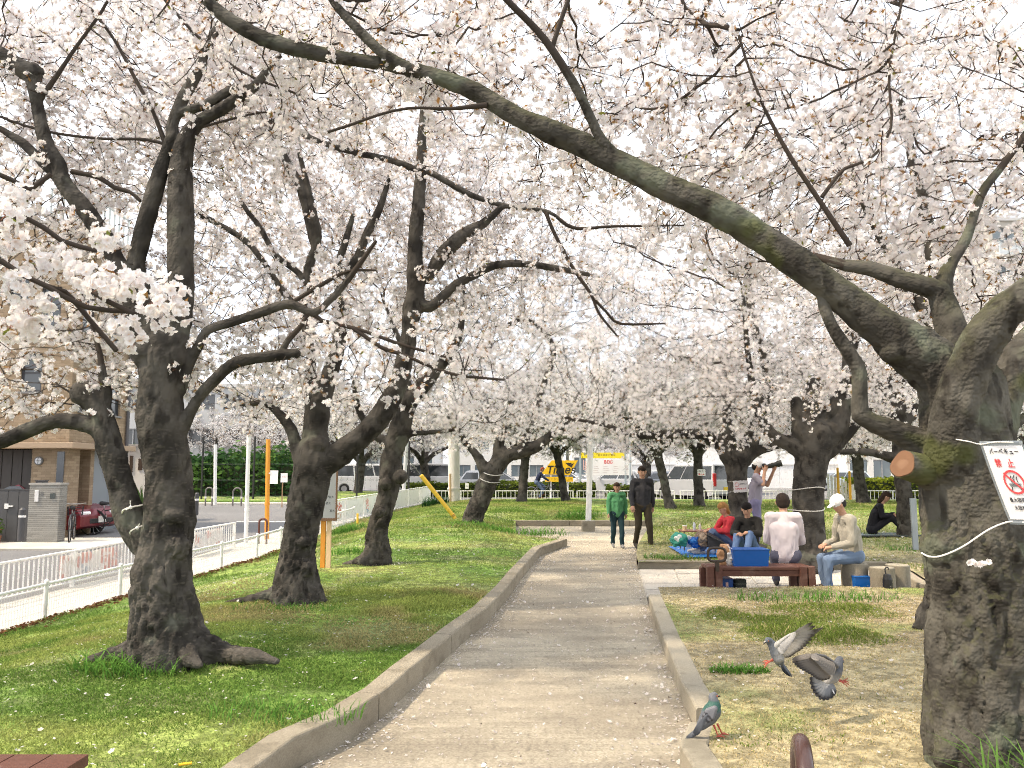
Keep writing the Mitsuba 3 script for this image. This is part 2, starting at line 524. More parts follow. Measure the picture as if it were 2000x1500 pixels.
proc_mat('bark', c_bark, 0.9, b_bark, 3e-3)
proc_mat('bark_old', c_bark_old, 0.9, b_bark, 3e-3)
scene['twig_bark'] = {'type': 'twosided', 'b': {'type': 'principled', 'base_color': {'type': 'rgb', 'value': [0.05, 0.040, 0.033]}, 'roughness': 0.85, 'specular': 0.2}}
scene['blossom'] = {'type': 'principledthin', 'base_color': {'type': 'mesh_attribute', 'name': 'vertex_color'}, 'roughness': 0.7, 'diff_trans': 0.9, 'spec_trans': 0.0}
scene['leafy'] = {'type': 'principledthin', 'base_color': {'type': 'mesh_attribute', 'name': 'vertex_color'}, 'roughness': 0.6, 'diff_trans': 0.6, 'spec_trans': 0.0}
scene['tinted'] = {'type': 'twosided', 'b': {'type': 'principled', 'base_color': {'type': 'mesh_attribute', 'name': 'vertex_color'}, 'roughness': 0.75, 'specular': 0.3}}

YM = 1.0
PETAL, PETAL_IN, LEAF, WOOD, CALYX = (0.955, 0.952, 0.952), (0.92, 0.84, 0.83), (0.36, 0.20, 0.075), (0.055, 0.042, 0.034), (0.33, 0.16, 0.11)


class Soup:
    def __init__(self):
        self.v, self.f, self.c, self.n = [], [], [], 0

    def add(self, v, f, c):
        v = np.asarray(v, float)
        self.v.append(v)
        self.f.append(np.asarray(f, int) + self.n)
        self.c.append(np.broadcast_to(np.asarray(c, float), v.shape))
        self.n += len(v)

    def get(self):
        return np.vstack(self.v), np.vstack(self.f), np.vstack(self.c)


def frame(d):
    d = d / (np.linalg.norm(d) + 1e-9)
    a = np.cross(d, [0, 0, 1.0] if abs(d[2]) < 0.9 else [1.0, 0, 0])
    a /= np.linalg.norm(a)
    return a, np.cross(d, a), d


def flower(s, c, nrm, r, rng, lod, tint=1.0):
    a, b, d = frame(nrm)
    ph = rng.uniform(0, 6.28)
    petal = np.array(PETAL) * tint
    inner = np.array(PETAL_IN) * tint
    V, F_, C = [c - d * r * 0.1], [], [inner]
    cup = rng.uniform(0.1, 0.45) if lod else rng.uniform(0.3, 0.75)
    for k in range(5):
        t = ph + k * 1.2566
        u, w = math.cos(t) * a + math.sin(t) * b, -math.sin(t) * a + math.cos(t) * b
        i = len(V)
        if lod == 0:
            V += [c + r * (0.62 * u + 0.46 * w) + d * r * cup * 0.6, c + r * (0.98 * u + 0.20 * w) + d * r * cup, c + r * 0.9 * u + d * r * cup * 0.9, c + r * (0.98 * u - 0.20 * w) + d * r * cup, c + r * (0.62 * u - 0.46 * w) + d * r * cup * 0.6]
            C += [petal] * 5
            F_ += [[0, i, i + 1], [0, i + 1, i + 2], [0, i + 2, i + 3], [0, i + 3, i + 4]]
        elif lod == 1:
            V += [c + r * (0.72 * u + 0.42 * w) + d * r * cup * 0.6, c + r * u + d * r * cup, c + r * (0.72 * u - 0.42 * w) + d * r * cup * 0.6]
            C += [petal] * 3
            F_ += [[0, i, i + 1], [0, i + 1, i + 2]]
        else:
            V += [c + r * (0.95 * u + 0.42 * w) + d * r * cup, c + r * (0.95 * u - 0.42 * w) + d * r * cup]
            C += [petal] * 2
            F_ += [[0, i, i + 1]]
    s.add(V, F_, C)
    if lod == 0:
        for k in range(7):
            t = rng.uniform(0, 6.28)
            q = c + d * r * 0.42 + r * 0.26 * (math.cos(t) * a + math.sin(t) * b)
            w = r * 0.035 * a
            s.add([c - w, c + w, q], [[0, 1, 2]], [(0.85, 0.75, 0.55), (0.85, 0.75, 0.55), (0.65, 0.42, 0.12)])


def twig_seg(s, p, q, r0, r1, col, n=3):
    a, b, d = frame(q - p)
    an = np.arange(n) * 2 * np.pi / n
    ring = np.cos(an)[:, None] * a + np.sin(an)[:, None] * b
    V = np.vstack([p + r0 * ring, q + r1 * ring])
    F_ = [[i, (i + 1) % n, n + (i + 1) % n] for i in range(n)] + [[i, n + (i + 1) % n, n + i] for i in range(n)]
    s.add(V, F_, col)


def corymb(s, p, out, nf, rng, lod, r=0.018, leaf=0.5):
    tint = rng.uniform(0.9, 1.02)
    for k in range(nf):
        d = out + rng.normal(size=3) * 0.6 + [0, 0, -0.12]
        d /= np.linalg.norm(d)
        L = rng.uniform(0.020, 0.042) * (r / 0.018)
        c = p + d * L
        if lod < 2:
            a, b, _ = frame(d)
            w = 0.0011 * a
            s.add([p - w, p + w, c], [[0, 1, 2]], CALYX)
        flower(s, c, d + rng.normal(size=3) * 0.35, r * rng.uniform(0.85, 1.15), rng, lod, tint)
    if rng.random() < leaf:
        for k in range(rng.integers(1, 4)):
            d = out + rng.normal(size=3) * 0.8 + [0, 0, 0.3]
            d /= np.linalg.norm(d)
            a, b, _ = frame(d)
            L = rng.uniform(0.025, 0.05)
            g = rng.uniform(0.7, 1.3)
            col = np.array(LEAF if rng.random() < 0.75 else (0.22, 0.22, 0.05)) * g
            s.add([p, p + d * L * 0.5 + a * L * 0.2, p + d * L, p + d * L * 0.5 - a * L * 0.2], [[0, 1, 2], [0, 2, 3]], col)


def spray(seed, lod, n_cor, length, per):
    """A flowering shoot along x: corymbs of blossoms on a crooked twig."""
    rng = np.random.default_rng(seed)
    s = Soup()
    pts = [np.array([-length * 0.5, 0, 0])]
    for k in range(4):
        pts.append(pts[-1] + np.array([length / 4, *rng.normal(size=2) * length * 0.06]))
    for k in range(4):
        twig_seg(s, pts[k], pts[k + 1], 0.0035 - 0.0006 * k, 0.0029 - 0.0006 * k, WOOD)
    for k in range(n_cor):
        t = (k + rng.uniform(0.1, 0.9)) / n_cor * 3.99
        i = int(t)
        p = pts[i] + (pts[i + 1] - pts[i]) * (t - i)
        o = rng.normal(size=3) * [0.35, 1, 1]
        o /= np.linalg.norm(o)
        if rng.random() < 0.4:
            q = p + o * rng.uniform(0.04, 0.12)
            twig_seg(s, p, q, 0.0022, 0.0016, WOOD)
            p = q
        corymb(s, p, o, int(rng.integers(per[0], per[1])), rng, lod)
    return s.get()


def ball_spray(seed, n, rad, size):
    """The same seen from afar: bunches of blossom as small crossed petals."""
    rng = np.random.default_rng(seed)
    s = Soup()
    for k in range(n):
        d = rng.normal(size=3)
        d /= np.linalg.norm(d)
        p = d * rad * rng.random() ** 0.5 * np.array([1.4, 0.8, 0.75])
        a, b, _ = frame(d + rng.normal(size=3) * 0.5)
        r = size * rng.uniform(0.6, 1.2)
        t = rng.uniform(0.86, 1.02)
        if rng.random() < 0.2:
            c, r = np.array(LEAF) * 0.8, r * 0.7
        else:
            c = np.array(PETAL) * t * ((0.98, 0.95, 0.96) if rng.random() < 0.3 else (1, 1, 1))
        m = 5
        an = rng.uniform(0, 6.28) + np.arange(m) * 6.283 / m
        rr = r * rng.uniform(0.6, 1.1, m)
        V = np.vstack([p[None] + d * r * 0.3, p + rr[:, None] * (np.cos(an)[:, None] * a + np.sin(an)[:, None] * b)])
        s.add(V, [[0, 1 + i, 1 + (i + 1) % m] for i in range(m)], c)
    for k in range(4):
        d = rng.normal(size=3)
        d *= rad * 1.2 / np.linalg.norm(d)
        twig_seg(s, -d * 0.8, d, 0.009, 0.005, WOOD)
    return s.get()


GROUPS = {}
for lod, prm in ((1, (8, 0.46, (4, 8))), (2, (8, 0.52, (4, 8)))):
    for k in range(6):
        v, f, c = spray(100 * lod + k, lod, *prm)
        g = f'spray_{"abc"[lod]}{k}'
        scene[g] = {'type': 'shapegroup', 'blossom_mesh': mikit.ply((v, f), 'blossom', color=c)}
        GROUPS.setdefault(lod, []).append(g)
for k in range(6):
    v, f, c = ball_spray(900 + k, 42, 0.36, 0.052)
    g = f'spray_far{k}'
    scene[g] = {'type': 'shapegroup', 'blossom_mesh': mikit.ply((v, f), 'blossom', color=c)}
    GROUPS.setdefault(3, []).append(g)


def colonize(seeds, attr, step, di, dk, iters, rng, maxn=9000):
    pos = [np.asarray(p) for p in seeds]
    par = [-1] * len(pos)
    A = attr.copy()
    kids = {}
    for it in range(iters):
        if len(A) == 0 or len(pos) > maxn:
            break
        arr = np.array(pos)
        d, i = cKDTree(arr).query(A, distance_upper_bound=di)
        ok = np.isfinite(d)
        if not ok.any():
            di *= 1.3
            if di > 6:
                break
            continue
        ii, dirs = i[ok], A[ok] - arr[i[ok]]
        dirs /= np.linalg.norm(dirs, axis=1, keepdims=True) + 1e-9
        acc = np.zeros_like(arr)
        np.add.at(acc, ii, dirs)
        u = np.unique(ii)
        new = []
        for k in u:
            if kids.get(k, 0) >= 3:
                continue
            g = acc[k] / (np.linalg.norm(acc[k]) + 1e-9) + rng.normal(size=3) * 0.28
            if par[k] >= 0:
                h = arr[k] - arr[par[k]]
                g += 0.35 * h / (np.linalg.norm(h) + 1e-9)
            g /= np.linalg.norm(g)
            new.append((k, arr[k] + g * step))
            kids[k] = kids.get(k, 0) + 1
        if not new:
            break
        n0 = len(pos)
        for k, p in new:
            pos.append(p)
            par.append(k)
        dn, _ = cKDTree(np.array(pos[n0:])).query(A, distance_upper_bound=dk)
        A = A[~np.isfinite(dn)]
    return np.array(pos), np.array(par)


def edges_mesh(p, q, rp, rq, sides):
    d = q - p
    L = np.linalg.norm(d, axis=1, keepdims=True) + 1e-9
    d = d / L
    ref = np.where(np.abs(d[:, 2:]) < 0.9, [[0, 0, 1.0]], [[1.0, 0, 0]])
    a = np.cross(d, ref)
    a /= np.linalg.norm(a, axis=1, keepdims=True) + 1e-9
    b = np.cross(d, a)
    an = np.arange(sides) * 2 * np.pi / sides
    ring = np.cos(an)[None, :, None] * a[:, None] + np.sin(an)[None, :, None] * b[:, None]
    p, q = p - d * rp[:, None] * 0.4, q + d * rq[:, None] * 0.4
    V = np.concatenate([p[:, None] + ring * rp[:, None, None], q[:, None] + ring * rq[:, None, None]], 1).reshape(-1, 3)
    n = len(p)
    base = np.arange(n)[:, None] * 2 * sides
    i = np.arange(sides)
    k = (i + 1) % sides
    F_ = np.concatenate([np.stack([base + i, base + k, base + sides + k], -1), np.stack([base + i, base + sides + k, base + sides + i], -1)], 1).reshape(-1, 3)
    return V, F_


def PY(u, v, y):
    return P(u, v, y * YM)


def E(u, v, y, rx, ry, rz, n, rng, lowest=2.0):
    c = PY(u, v, y)
    out = []
    while len(out) < n:
        d = rng.normal(size=(n * 2, 3))
        d /= np.linalg.norm(d, axis=1, keepdims=True)
        p = c + d * (rng.random((n * 2, 1)) ** 0.4) * [rx, ry, rz]
        low = lowest - 0.28 + 0.016 * p[:, 1] + 0.22 * rng.normal(size=len(p))
        ok = (p[:, 2] > low) & (np.linalg.norm(p - EYE, axis=1) > 3.3)
        out += list(p[ok])
        if ok.mean() < 0.05:
            break
    return np.array(out[:n]).reshape(-1, 3)


def chain(y, rows, scale=1.0):
    """rows of photo (u, v, width px[, distance]) -> (x, y, z, radius)."""
    out = []
    for r in rows:
        yy = (r[3] if len(r) > 3 else y) * YM
        out.append([*P(r[0], r[1], yy), r[2] * scale * 0.90 * yy / FOC / 2])
    return np.array(out)


TREES = []


def cherry(label, chains, crowns, lod, seed, group=None, bark='bark', cell=0.05, step=0.16, spray_scale=1.0, keep=1.0, seed_above=1.9, ico=1, knobs=(), rmax=0.035, density=1.0, lowest=2.0, dens_tip=0.0):
    """chains: (x, y, z, r) rows, the first one the trunk from the ground up."""
    rng = np.random.default_rng(seed)
    k = thing('cherry_tree', label, 'tree', group)
    cs = [catmull(c, max(0.10, float(np.mean(c[:, 3])) * 0.8)) for c in chains]
    for c in cs:
        c[:, 3] = np.maximum(c[:, 3], 0.008)
        if bark and lod < 3:
            w = c[:, 3:4] * 0.18
            c[:, :3] += (meshkit.noise(c[:, :3] * 2.5 + seed, 1)[:, None] - 0.5) * w * [1, 0.3, 0.3]
            c[:, 3] *= 0.92 + 0.18 * meshkit.noise(c[:, :3] * 4.0, seed)
    thick, thin = [], []
    tr_ = 0.022 if lod < 2 else 0.03
    for c in cs:
        i = len(c)
        while i > 0 and c[i - 1, 3] < tr_:
            i -= 1
        if i > 1:
            thick.append(c[:i])
        if i < len(c):
            thin.append(c[max(0, i - 2):])
    m = solid([c for c in thick] + [np.array([[*q[:3], q[3]], [q[0] + 1e-3, q[1], q[2], q[3]]]) for q in knobs], cell, 5, ico=ico)
    v = np.array(m.vertices)
    nrm = np.array(m.vertex_normals)
    amp = 0.016 if lod < 3 else 0.02
    dd = amp * (meshkit.fbm(v * [9, 9, 4], 4, seed) - 0.5) * 2.2 + 0.020 * (meshkit.noise(v * [5, 5, 3], seed + 5) - 0.5)
    if lod < 3:
        rg = 1 - np.abs(2 * meshkit.fbm(v * [17, 17, 3.6], 3, seed + 9) - 1)
        lowz = 0.35 + 0.65 * np.clip(1 - (v[:, 2] - 0.5) / 1.0, 0, 1)
        dd = dd * 0.6 - 0.024 * np.clip(rg - 0.80, 0, 1) / 0.2 * lowz + 0.012 * (meshkit.noise(v * [26, 26, 14], seed + 2) - 0.5)
    tree_d, tree_i = cKDTree(np.vstack(cs)[:, :3]).query(v)
    lr = np.vstack(cs)[tree_i, 3]
    m.vertices = v + nrm * (dd * np.clip(lr / 0.12, 0.08, 1.5))[:, None]
    part(k, 'trunk', m, bark, smooth=True)
    # crown
    seeds = np.vstack([c[:, :3] for c in cs])
    rad = np.concatenate([c[:, 3] for c in cs])
    ok = seeds[:, 2] > seed_above
    seeds, rad = seeds[ok], rad[ok]
    attr = np.vstack([E(*e, rng, lowest) for e in crowns])
    pos, par = colonize(seeds, attr, step, 2.2, step * 1.35, 70, rng)
    n, ns = len(pos), len(seeds)
    r = np.zeros(n)
    kid = np.zeros(n)
    for i in range(n - 1, ns - 1, -1):
        if r[i] == 0:
            r[i] = 0.0038 if lod < 3 else 0.010
        r[par[i]] = (r[par[i]] ** 2.4 + r[i] ** 2.4) ** (1 / 2.4)
        kid[par[i]] += 1
    r = np.minimum(r, rmax)
    e = np.arange(ns, n)
    pr = np.minimum(r[par[e]], r[e] * 1.6)
    big = r[e] > 0.011
    vs, fs, base = [], [], 0
    for sel, sides in ((big, 6), (~big, 3)):
        if sel.any():
            a, b = edges_mesh(pos[par[e[sel]]], pos[e[sel]], pr[sel], r[e[sel]], sides)
            vs.append(a)
            fs.append(b + base)
            base += len(a)
    for c in thin:
        t_ = tube(c[:, :3], c[:, 3], 7)
        vs.append(np.array(t_.vertices))
        fs.append(np.array(t_.faces) + base)
        base += len(t_.vertices)
    part(k, 'twig', (np.vstack(vs), np.vstack(fs)), 'twig_bark', smooth=True, kind='stuff')
    # blossom
    g = GROUPS[lod]
    prob = np.where(r[e] < 0.0085, 0.84, np.where(r[e] < 0.014, 0.5, 0.10)) * density if lod < 3 else np.where(r[e] < 0.016, 0.95, 0.4) * density
    tot = 0
    for i, pb in zip(e, prob):
        while pb > 0:
            if rng.random() < pb:
                d = pos[i] - pos[par[i]]
                d = d / np.linalg.norm(d) + rng.normal(size=3) * 0.45
                a, b, d = frame(d)
                t = rng.uniform(0, 6.28)
                a2, b2 = math.cos(t) * a + math.sin(t) * b, -math.sin(t) * a + math.cos(t) * b
                s = spray_scale * rng.uniform(0.8, 1.2)
                M = np.eye(4)
                M[:3, :3] = np.stack([d, a2, b2], 1) * s
                M[:3, 3] = pos[i] + rng.normal(size=3) * 0.07 * spray_scale
                scene[f'{k}__blossom__{tot:05d}'] = {'type': 'instance', 'to_world': T(M), 'g': {'type': 'ref', 'id': g[rng.integers(len(g))]}}
                tot += 1
            pb -= 1
    tag(k + '__blossom', None, None, None, 'stuff')
    TREES.append((k, n, tot))
    return k


# ---- the tree in front, left: two main stems, a forked low stem on its left
y1 = 6.7
YM = 0.95
t1 = [chain(y1, [(335, 1300, 172), (328, 1255, 152), (320, 1180, 134), (319, 1105, 118), (328, 1045, 104), (331, 980, 98), (322, 880, 97), (314, 780, 95), (314, 715, 98), (324, 668, 82)]),
      chain(y1, [(320, 1250, 90), (270, 1272, 60), (210, 1284, 36), (165, 1292, 16)]),
      chain(y1, [(345, 1245, 100), (400, 1268, 70), (450, 1280, 46), (500, 1282, 30, 6.5), (540, 1292, 14, 6.4)]),
      chain(y1, [(350, 1262, 76), (372, 1288, 36, 6.45), (392, 1300, 14, 6.35)]),
      chain(y1, [(328, 700, 90), (342, 655, 64), (352, 600, 57), (353, 500, 54), (351, 400, 56), (354, 320, 50), (364, 275, 40), (385, 241, 32), (427, 217, 28), (458, 196, 26), (490, 175, 22), (504, 161, 20), (525, 133, 15), (548, 108, 10)]),
      chain(y1, [(310, 700, 80), (285, 630, 62), (266, 560, 56), (266, 515, 40), (276, 465, 38), (290, 413, 38), (304, 367, 38), (315, 332, 34), (325, 300, 28), (338, 270, 30), (338, 245, 26), (350, 210, 28), (371, 168, 26), (392, 133, 22), (402, 98, 20), (425, 55, 18), (455, 8, 14), (480, -40, 11)]),
      chain(y1, [(345, 222, 24), (399, 206, 22), (434, 185, 20), (460, 172, 18), (486, 170, 13)]),
      chain(y1, [(305, 690, 70), (270, 610, 52), (245, 545, 44), (222, 500, 42), (196, 455, 40), (168, 413, 40), (140, 378, 36), (119, 346, 36), (113, 318, 35), (94, 290, 32), (80, 245, 28), (72, 203, 26), (66, 168, 28), (64, 145, 42), (40, 133, 42), (10, 112, 38), (-60, 70, 30), (-140, 10, 20)]),
      chain(y1, [(118, 350, 26), (77, 311, 22), (45, 280, 20), (17, 262, 16), (-20, 240, 12)]),
      chain(y1, [(140, 335, 12), (192, 346, 11), (224, 367, 11), (252, 374, 9), (274, 393, 8)]),
      chain(y1, [(322, 1085, 70), (285, 1060, 66), (258, 1020, 62), (238, 960, 58), (222, 900, 56), (208, 845, 54), (198, 805, 50), (182, 780, 52), (162, 768, 56)]),
      chain(y1, [(205, 845, 46), (178, 830, 42), (145, 824, 38), (105, 822, 35), (60, 838, 34), (15, 858, 33), (-50, 872, 28), (-130, 850, 20)]),
      chain(y1, [(200, 800, 36), (208, 765, 24), (200, 735, 18), (195, 690, 12), (180, 640, 8)]),
      chain(y1, [(345, 840, 50), (368, 812, 28), (388, 776, 25), (420, 742, 25), (460, 708, 25), (520, 697, 24), (560, 692, 24), (578, 690, 22)]),
      chain(y1, [(548, 692, 15), (562, 665, 13), (585, 640, 11), (604, 610, 8)]),
      chain(y1, [(345, 760, 44), (366, 715, 26), (388, 675, 22), (405, 645, 20), (450, 630, 20), (510, 610, 22), (565, 594, 22), (612, 612, 16), (640, 590, 15), (668, 562, 14), (705, 512, 12), (735, 470, 7)]),
      chain(y1, [(612, 614, 10), (628, 626, 9), (700, 643, 8), (775, 670, 8), (868, 697, 5)]),
      chain(y1, [(655, 632, 9), (690, 642, 9), (745, 679, 9), (790, 694, 8), (880, 730, 7), (985, 742, 5)]),
      chain(y1, [(347, 290, 8), (287, 273, 7), (190, 270, 6), (88, 256, 6), (0, 228, 5), (-80, 190, 4)]),
      chain(y1, [(350, 262, 7), (420, 241, 6), (507, 220, 5), (562, 220, 4)]),
      chain(y1, [(300, -30, 8), (322, 0, 7), (385, 70, 7), (472, 140, 6), (577, 182, 5), (640, 205, 4)]),
      chain(y1, [(72, 203, 14), (110, 150, 10), (150, 90, 8), (200, 20, 7), (230, -40, 6)]),
      chain(y1, [(330, 300, 12), (300, 220, 9), (262, 150, 8), (225, 80, 7), (180, 20, 6)]),
      chain(y1, [(565, 594, 10), (630, 555, 9), (680, 530, 7), (735, 528, 5)])]
kn1 = [(*PY(338, 1010, 6.62), 0.115), (*PY(305, 1045, 6.62), 0.105), (*PY(285, 690, 6.64), 0.12), (*PY(345, 1068, 6.6), 0.11), (*PY(66, 142, 6.7), 0.08)]
cherry('dark cherry tree in the left foreground, its low stem tied with white cord', t1,
       [(150, 60, 7.6, 3.0, 1.3, 1.7, 620), (420, 180, 8.0, 1.7, 1.2, 1.5, 260), (60, 650, 7.3, 1.1, 0.9, 1.0, 220), (120, 740, 6.9, 0.9, 0.5, 0.5, 130), (130, 570, 6.9, 1.0, 0.5, 0.7, 150), (480, 640, 7.4, 1.2, 0.7, 0.8, 130), (800, 690, 6.7, 1.3, 0.5, 0.4, 110), (30, 330, 7.4, 1.0, 0.9, 1.1, 130)],
       1, 11, cell=0.024, knobs=kn1, step=0.15, ico=2, seed_above=2.1, lowest=2.05, density=0.72)

# ---- second tree on the left
y2 = 10.0
YM = 0.935
t2 = [chain(y2, [(582, 1178, 120), (580, 1150, 102), (580, 1080, 79), (595, 1000, 78), (607, 940, 84), (614, 890, 82), (620, 850, 54), (622, 805, 52), (626, 775, 48), (645, 730, 40), (657, 690, 34), (665, 640, 28), (662, 580, 22), (661, 520, 20), (675, 470, 16), (690, 420, 10)]),
      chain(y2, [(575, 1150, 70), (530, 1165, 36), (480, 1172, 18), (440, 1178, 8)]),
      chain(y2, [(590, 1150, 70), (620, 1172, 34), (640, 1180, 12)]),
      chain(y2, [(618, 905, 76), (648, 895, 58), (690, 866, 54), (730, 828, 50), (762, 782, 46), (782, 735, 42), (793, 690, 38), (800, 640, 38), (806, 600, 44), (812, 560, 42), (810, 500, 34), (813, 440, 33), (818, 400, 30), (821, 350, 28), (823, 300, 24), (826, 230, 18), (835, 150, 12)]),
      chain(y2, [(810, 590, 34), (838, 600, 24), (862, 582, 22), (890, 556, 21), (925, 538, 20), (955, 522, 20), (990, 515, 18), (1040, 517, 17), (1100, 527, 14), (1150, 536, 10)]),
      chain(y2, [(835, 545, 24), (862, 500, 34), (890, 472, 34), (915, 452, 28), (945, 436, 20), (985, 400, 12)]),
      chain(y2, [(610, 870, 50), (606, 800, 26), (606, 730, 24), (607, 690, 22), (596, 630, 20), (600, 570, 20), (604, 520, 22), (620, 470, 22), (612, 420, 20), (600, 360, 14), (585, 300, 10)]),
      chain(y2, [(600, 620, 18), (565, 585, 15), (545, 558, 14), (520, 520, 13), (485, 475, 14), (440, 445, 14), (393, 421, 13)]),
      chain(y2, [(602, 560, 16), (580, 530, 14), (540, 500, 13), (505, 440, 12), (478, 405, 10), (450, 350, 7)]),
      chain(y2, [(614, 480, 20), (602, 420, 22), (586, 362, 22), (556, 312, 20), (540, 270, 18), (520, 220, 14), (505, 180, 9), (490, 130, 6)]),
      chain(y2, [(820, 335, 18), (760, 312, 15), (690, 297, 14), (620, 275, 13), (560, 245, 13), (522, 226, 11)]),
      chain(y2, [(818, 325, 16), (850, 342, 14), (890, 365, 14), (930, 385, 13), (1000, 405, 11), (1070, 413, 9), (1120, 445, 8), (1200, 442, 6), (1350, 440, 4)]),
      chain(y2, [(1065, 413, 9), (1080, 450, 8), (1100, 490, 8), (1122, 528, 8), (1155, 576, 7), (1170, 612, 6), (1206, 657, 4)]),
      chain(y2, [(1155, 578, 7), (1185, 610, 6), (1212, 632, 6), (1300, 632, 4)]),
      chain(y2, [(662, 560, 18), (700, 500, 20), (715, 460, 20), (738, 415, 18), (760, 350, 10)]),
      chain(y2, [(600, 900, 60), (582, 880, 32), (570, 840, 25), (545, 808, 22), (518, 788, 16), (470, 790, 9)])]
kn2 = [(*PY(622, 870, 9.9), 0.12), (*PY(575, 1005, 9.86), 0.08), (*PY(592, 1060, 9.83), 0.09), (*PY(600, 1112, 9.82), 0.10)]
cherry('second cherry tree on the left, the notice board behind its trunk', t2,
       [(600, 330, 11.0, 3.0, 1.8, 2.2, 620), (450, 720, 10.3, 1.4, 1.0, 0.8, 170), (850, 380, 10.6, 1.6, 1.4, 1.6, 280), (1000, 560, 10.2, 1.5, 1.0, 0.7, 150)],
       1, 12, cell=0.035, knobs=kn2, step=0.17, lowest=2.1, density=0.8)

# ---- third on the left
y3 = 14.0
YM = 0.92
t3 = [chain(y3, [(733, 1105, 78), (736, 1080, 60), (737, 1040, 49), (752, 985, 47), (764, 930, 48), (765, 890, 46), (776, 855, 50), (787, 818, 46), (802, 782, 42), (830, 748, 36), (850, 725, 28), (880, 690, 22), (900, 640, 16), (905, 560, 10)]),
      chain(y3, [(735, 1085, 50), (700, 1098, 24), (670, 1104, 10)]),
      chain(y3, [(768, 875, 34), (750, 860, 24), (732, 850, 20), (700, 800, 14), (690, 740, 9)]),
      chain(y3, [(790, 812, 30), (796, 780, 22), (795, 740, 18), (790, 690, 14), (760, 620, 9)]),
      chain(y3, [(782, 850, 26), (812, 846, 12), (850, 844, 10), (900, 838, 6)])]
kn3 = [(*PY(782, 932, 13.7), 0.12), (*PY(752, 945, 13.75), 0.11), (*PY(742, 1000, 13.7), 0.1)]
cherry('knobbly leaning cherry tree, third on the left of the path', t3,
       [(780, 480, 15.0, 3.4, 2.3, 2.6, 640), (860, 790, 14.3, 1.9, 1.2, 0.7, 170), (640, 780, 14.6, 1.6, 1.2, 0.7, 140)],
       2, 13, cell=0.045, knobs=kn3, step=0.2, spray_scale=1.15, lowest=2.0, density=0.8)

# ---- fourth, leaning right on the mound
y4 = 22.0
YM = 0.975
t4 = [chain(y4, [(920, 1032, 54), (925, 1010, 47), (944, 960, 44), (964, 920, 42), (985, 890, 40), (1012, 884, 32), (1050, 870, 26), (1082, 845, 16), (1120, 820, 8)]),
      chain(y4, [(972, 905, 36), (975, 870, 24), (985, 830, 18), (1000, 780, 12)]),
      chain(y4, [(955, 930, 34), (930, 890, 20), (900, 850, 14), (870, 800, 9)]),
      chain(y4, [(1010, 885, 22), (1030, 850, 17), (1045, 800, 15), (1066, 740, 14), (1080, 700, 13), (1076, 668, 12), (1060, 645, 12), (1035, 628, 11), (1010, 625, 10), (985, 640, 9), (940, 662, 6)])]
cherry('cherry tree leaning strongly to the right on the grass mound, ringed by two wires', t4,
       [(960, 640, 23.5, 4.6, 3.2, 2.6, 620), (980, 830, 22.3, 3.0, 2.0, 0.7, 190)],
       2, 14, cell=0.09, step=0.26, spray_scale=1.5, lowest=2.2, density=0.9)

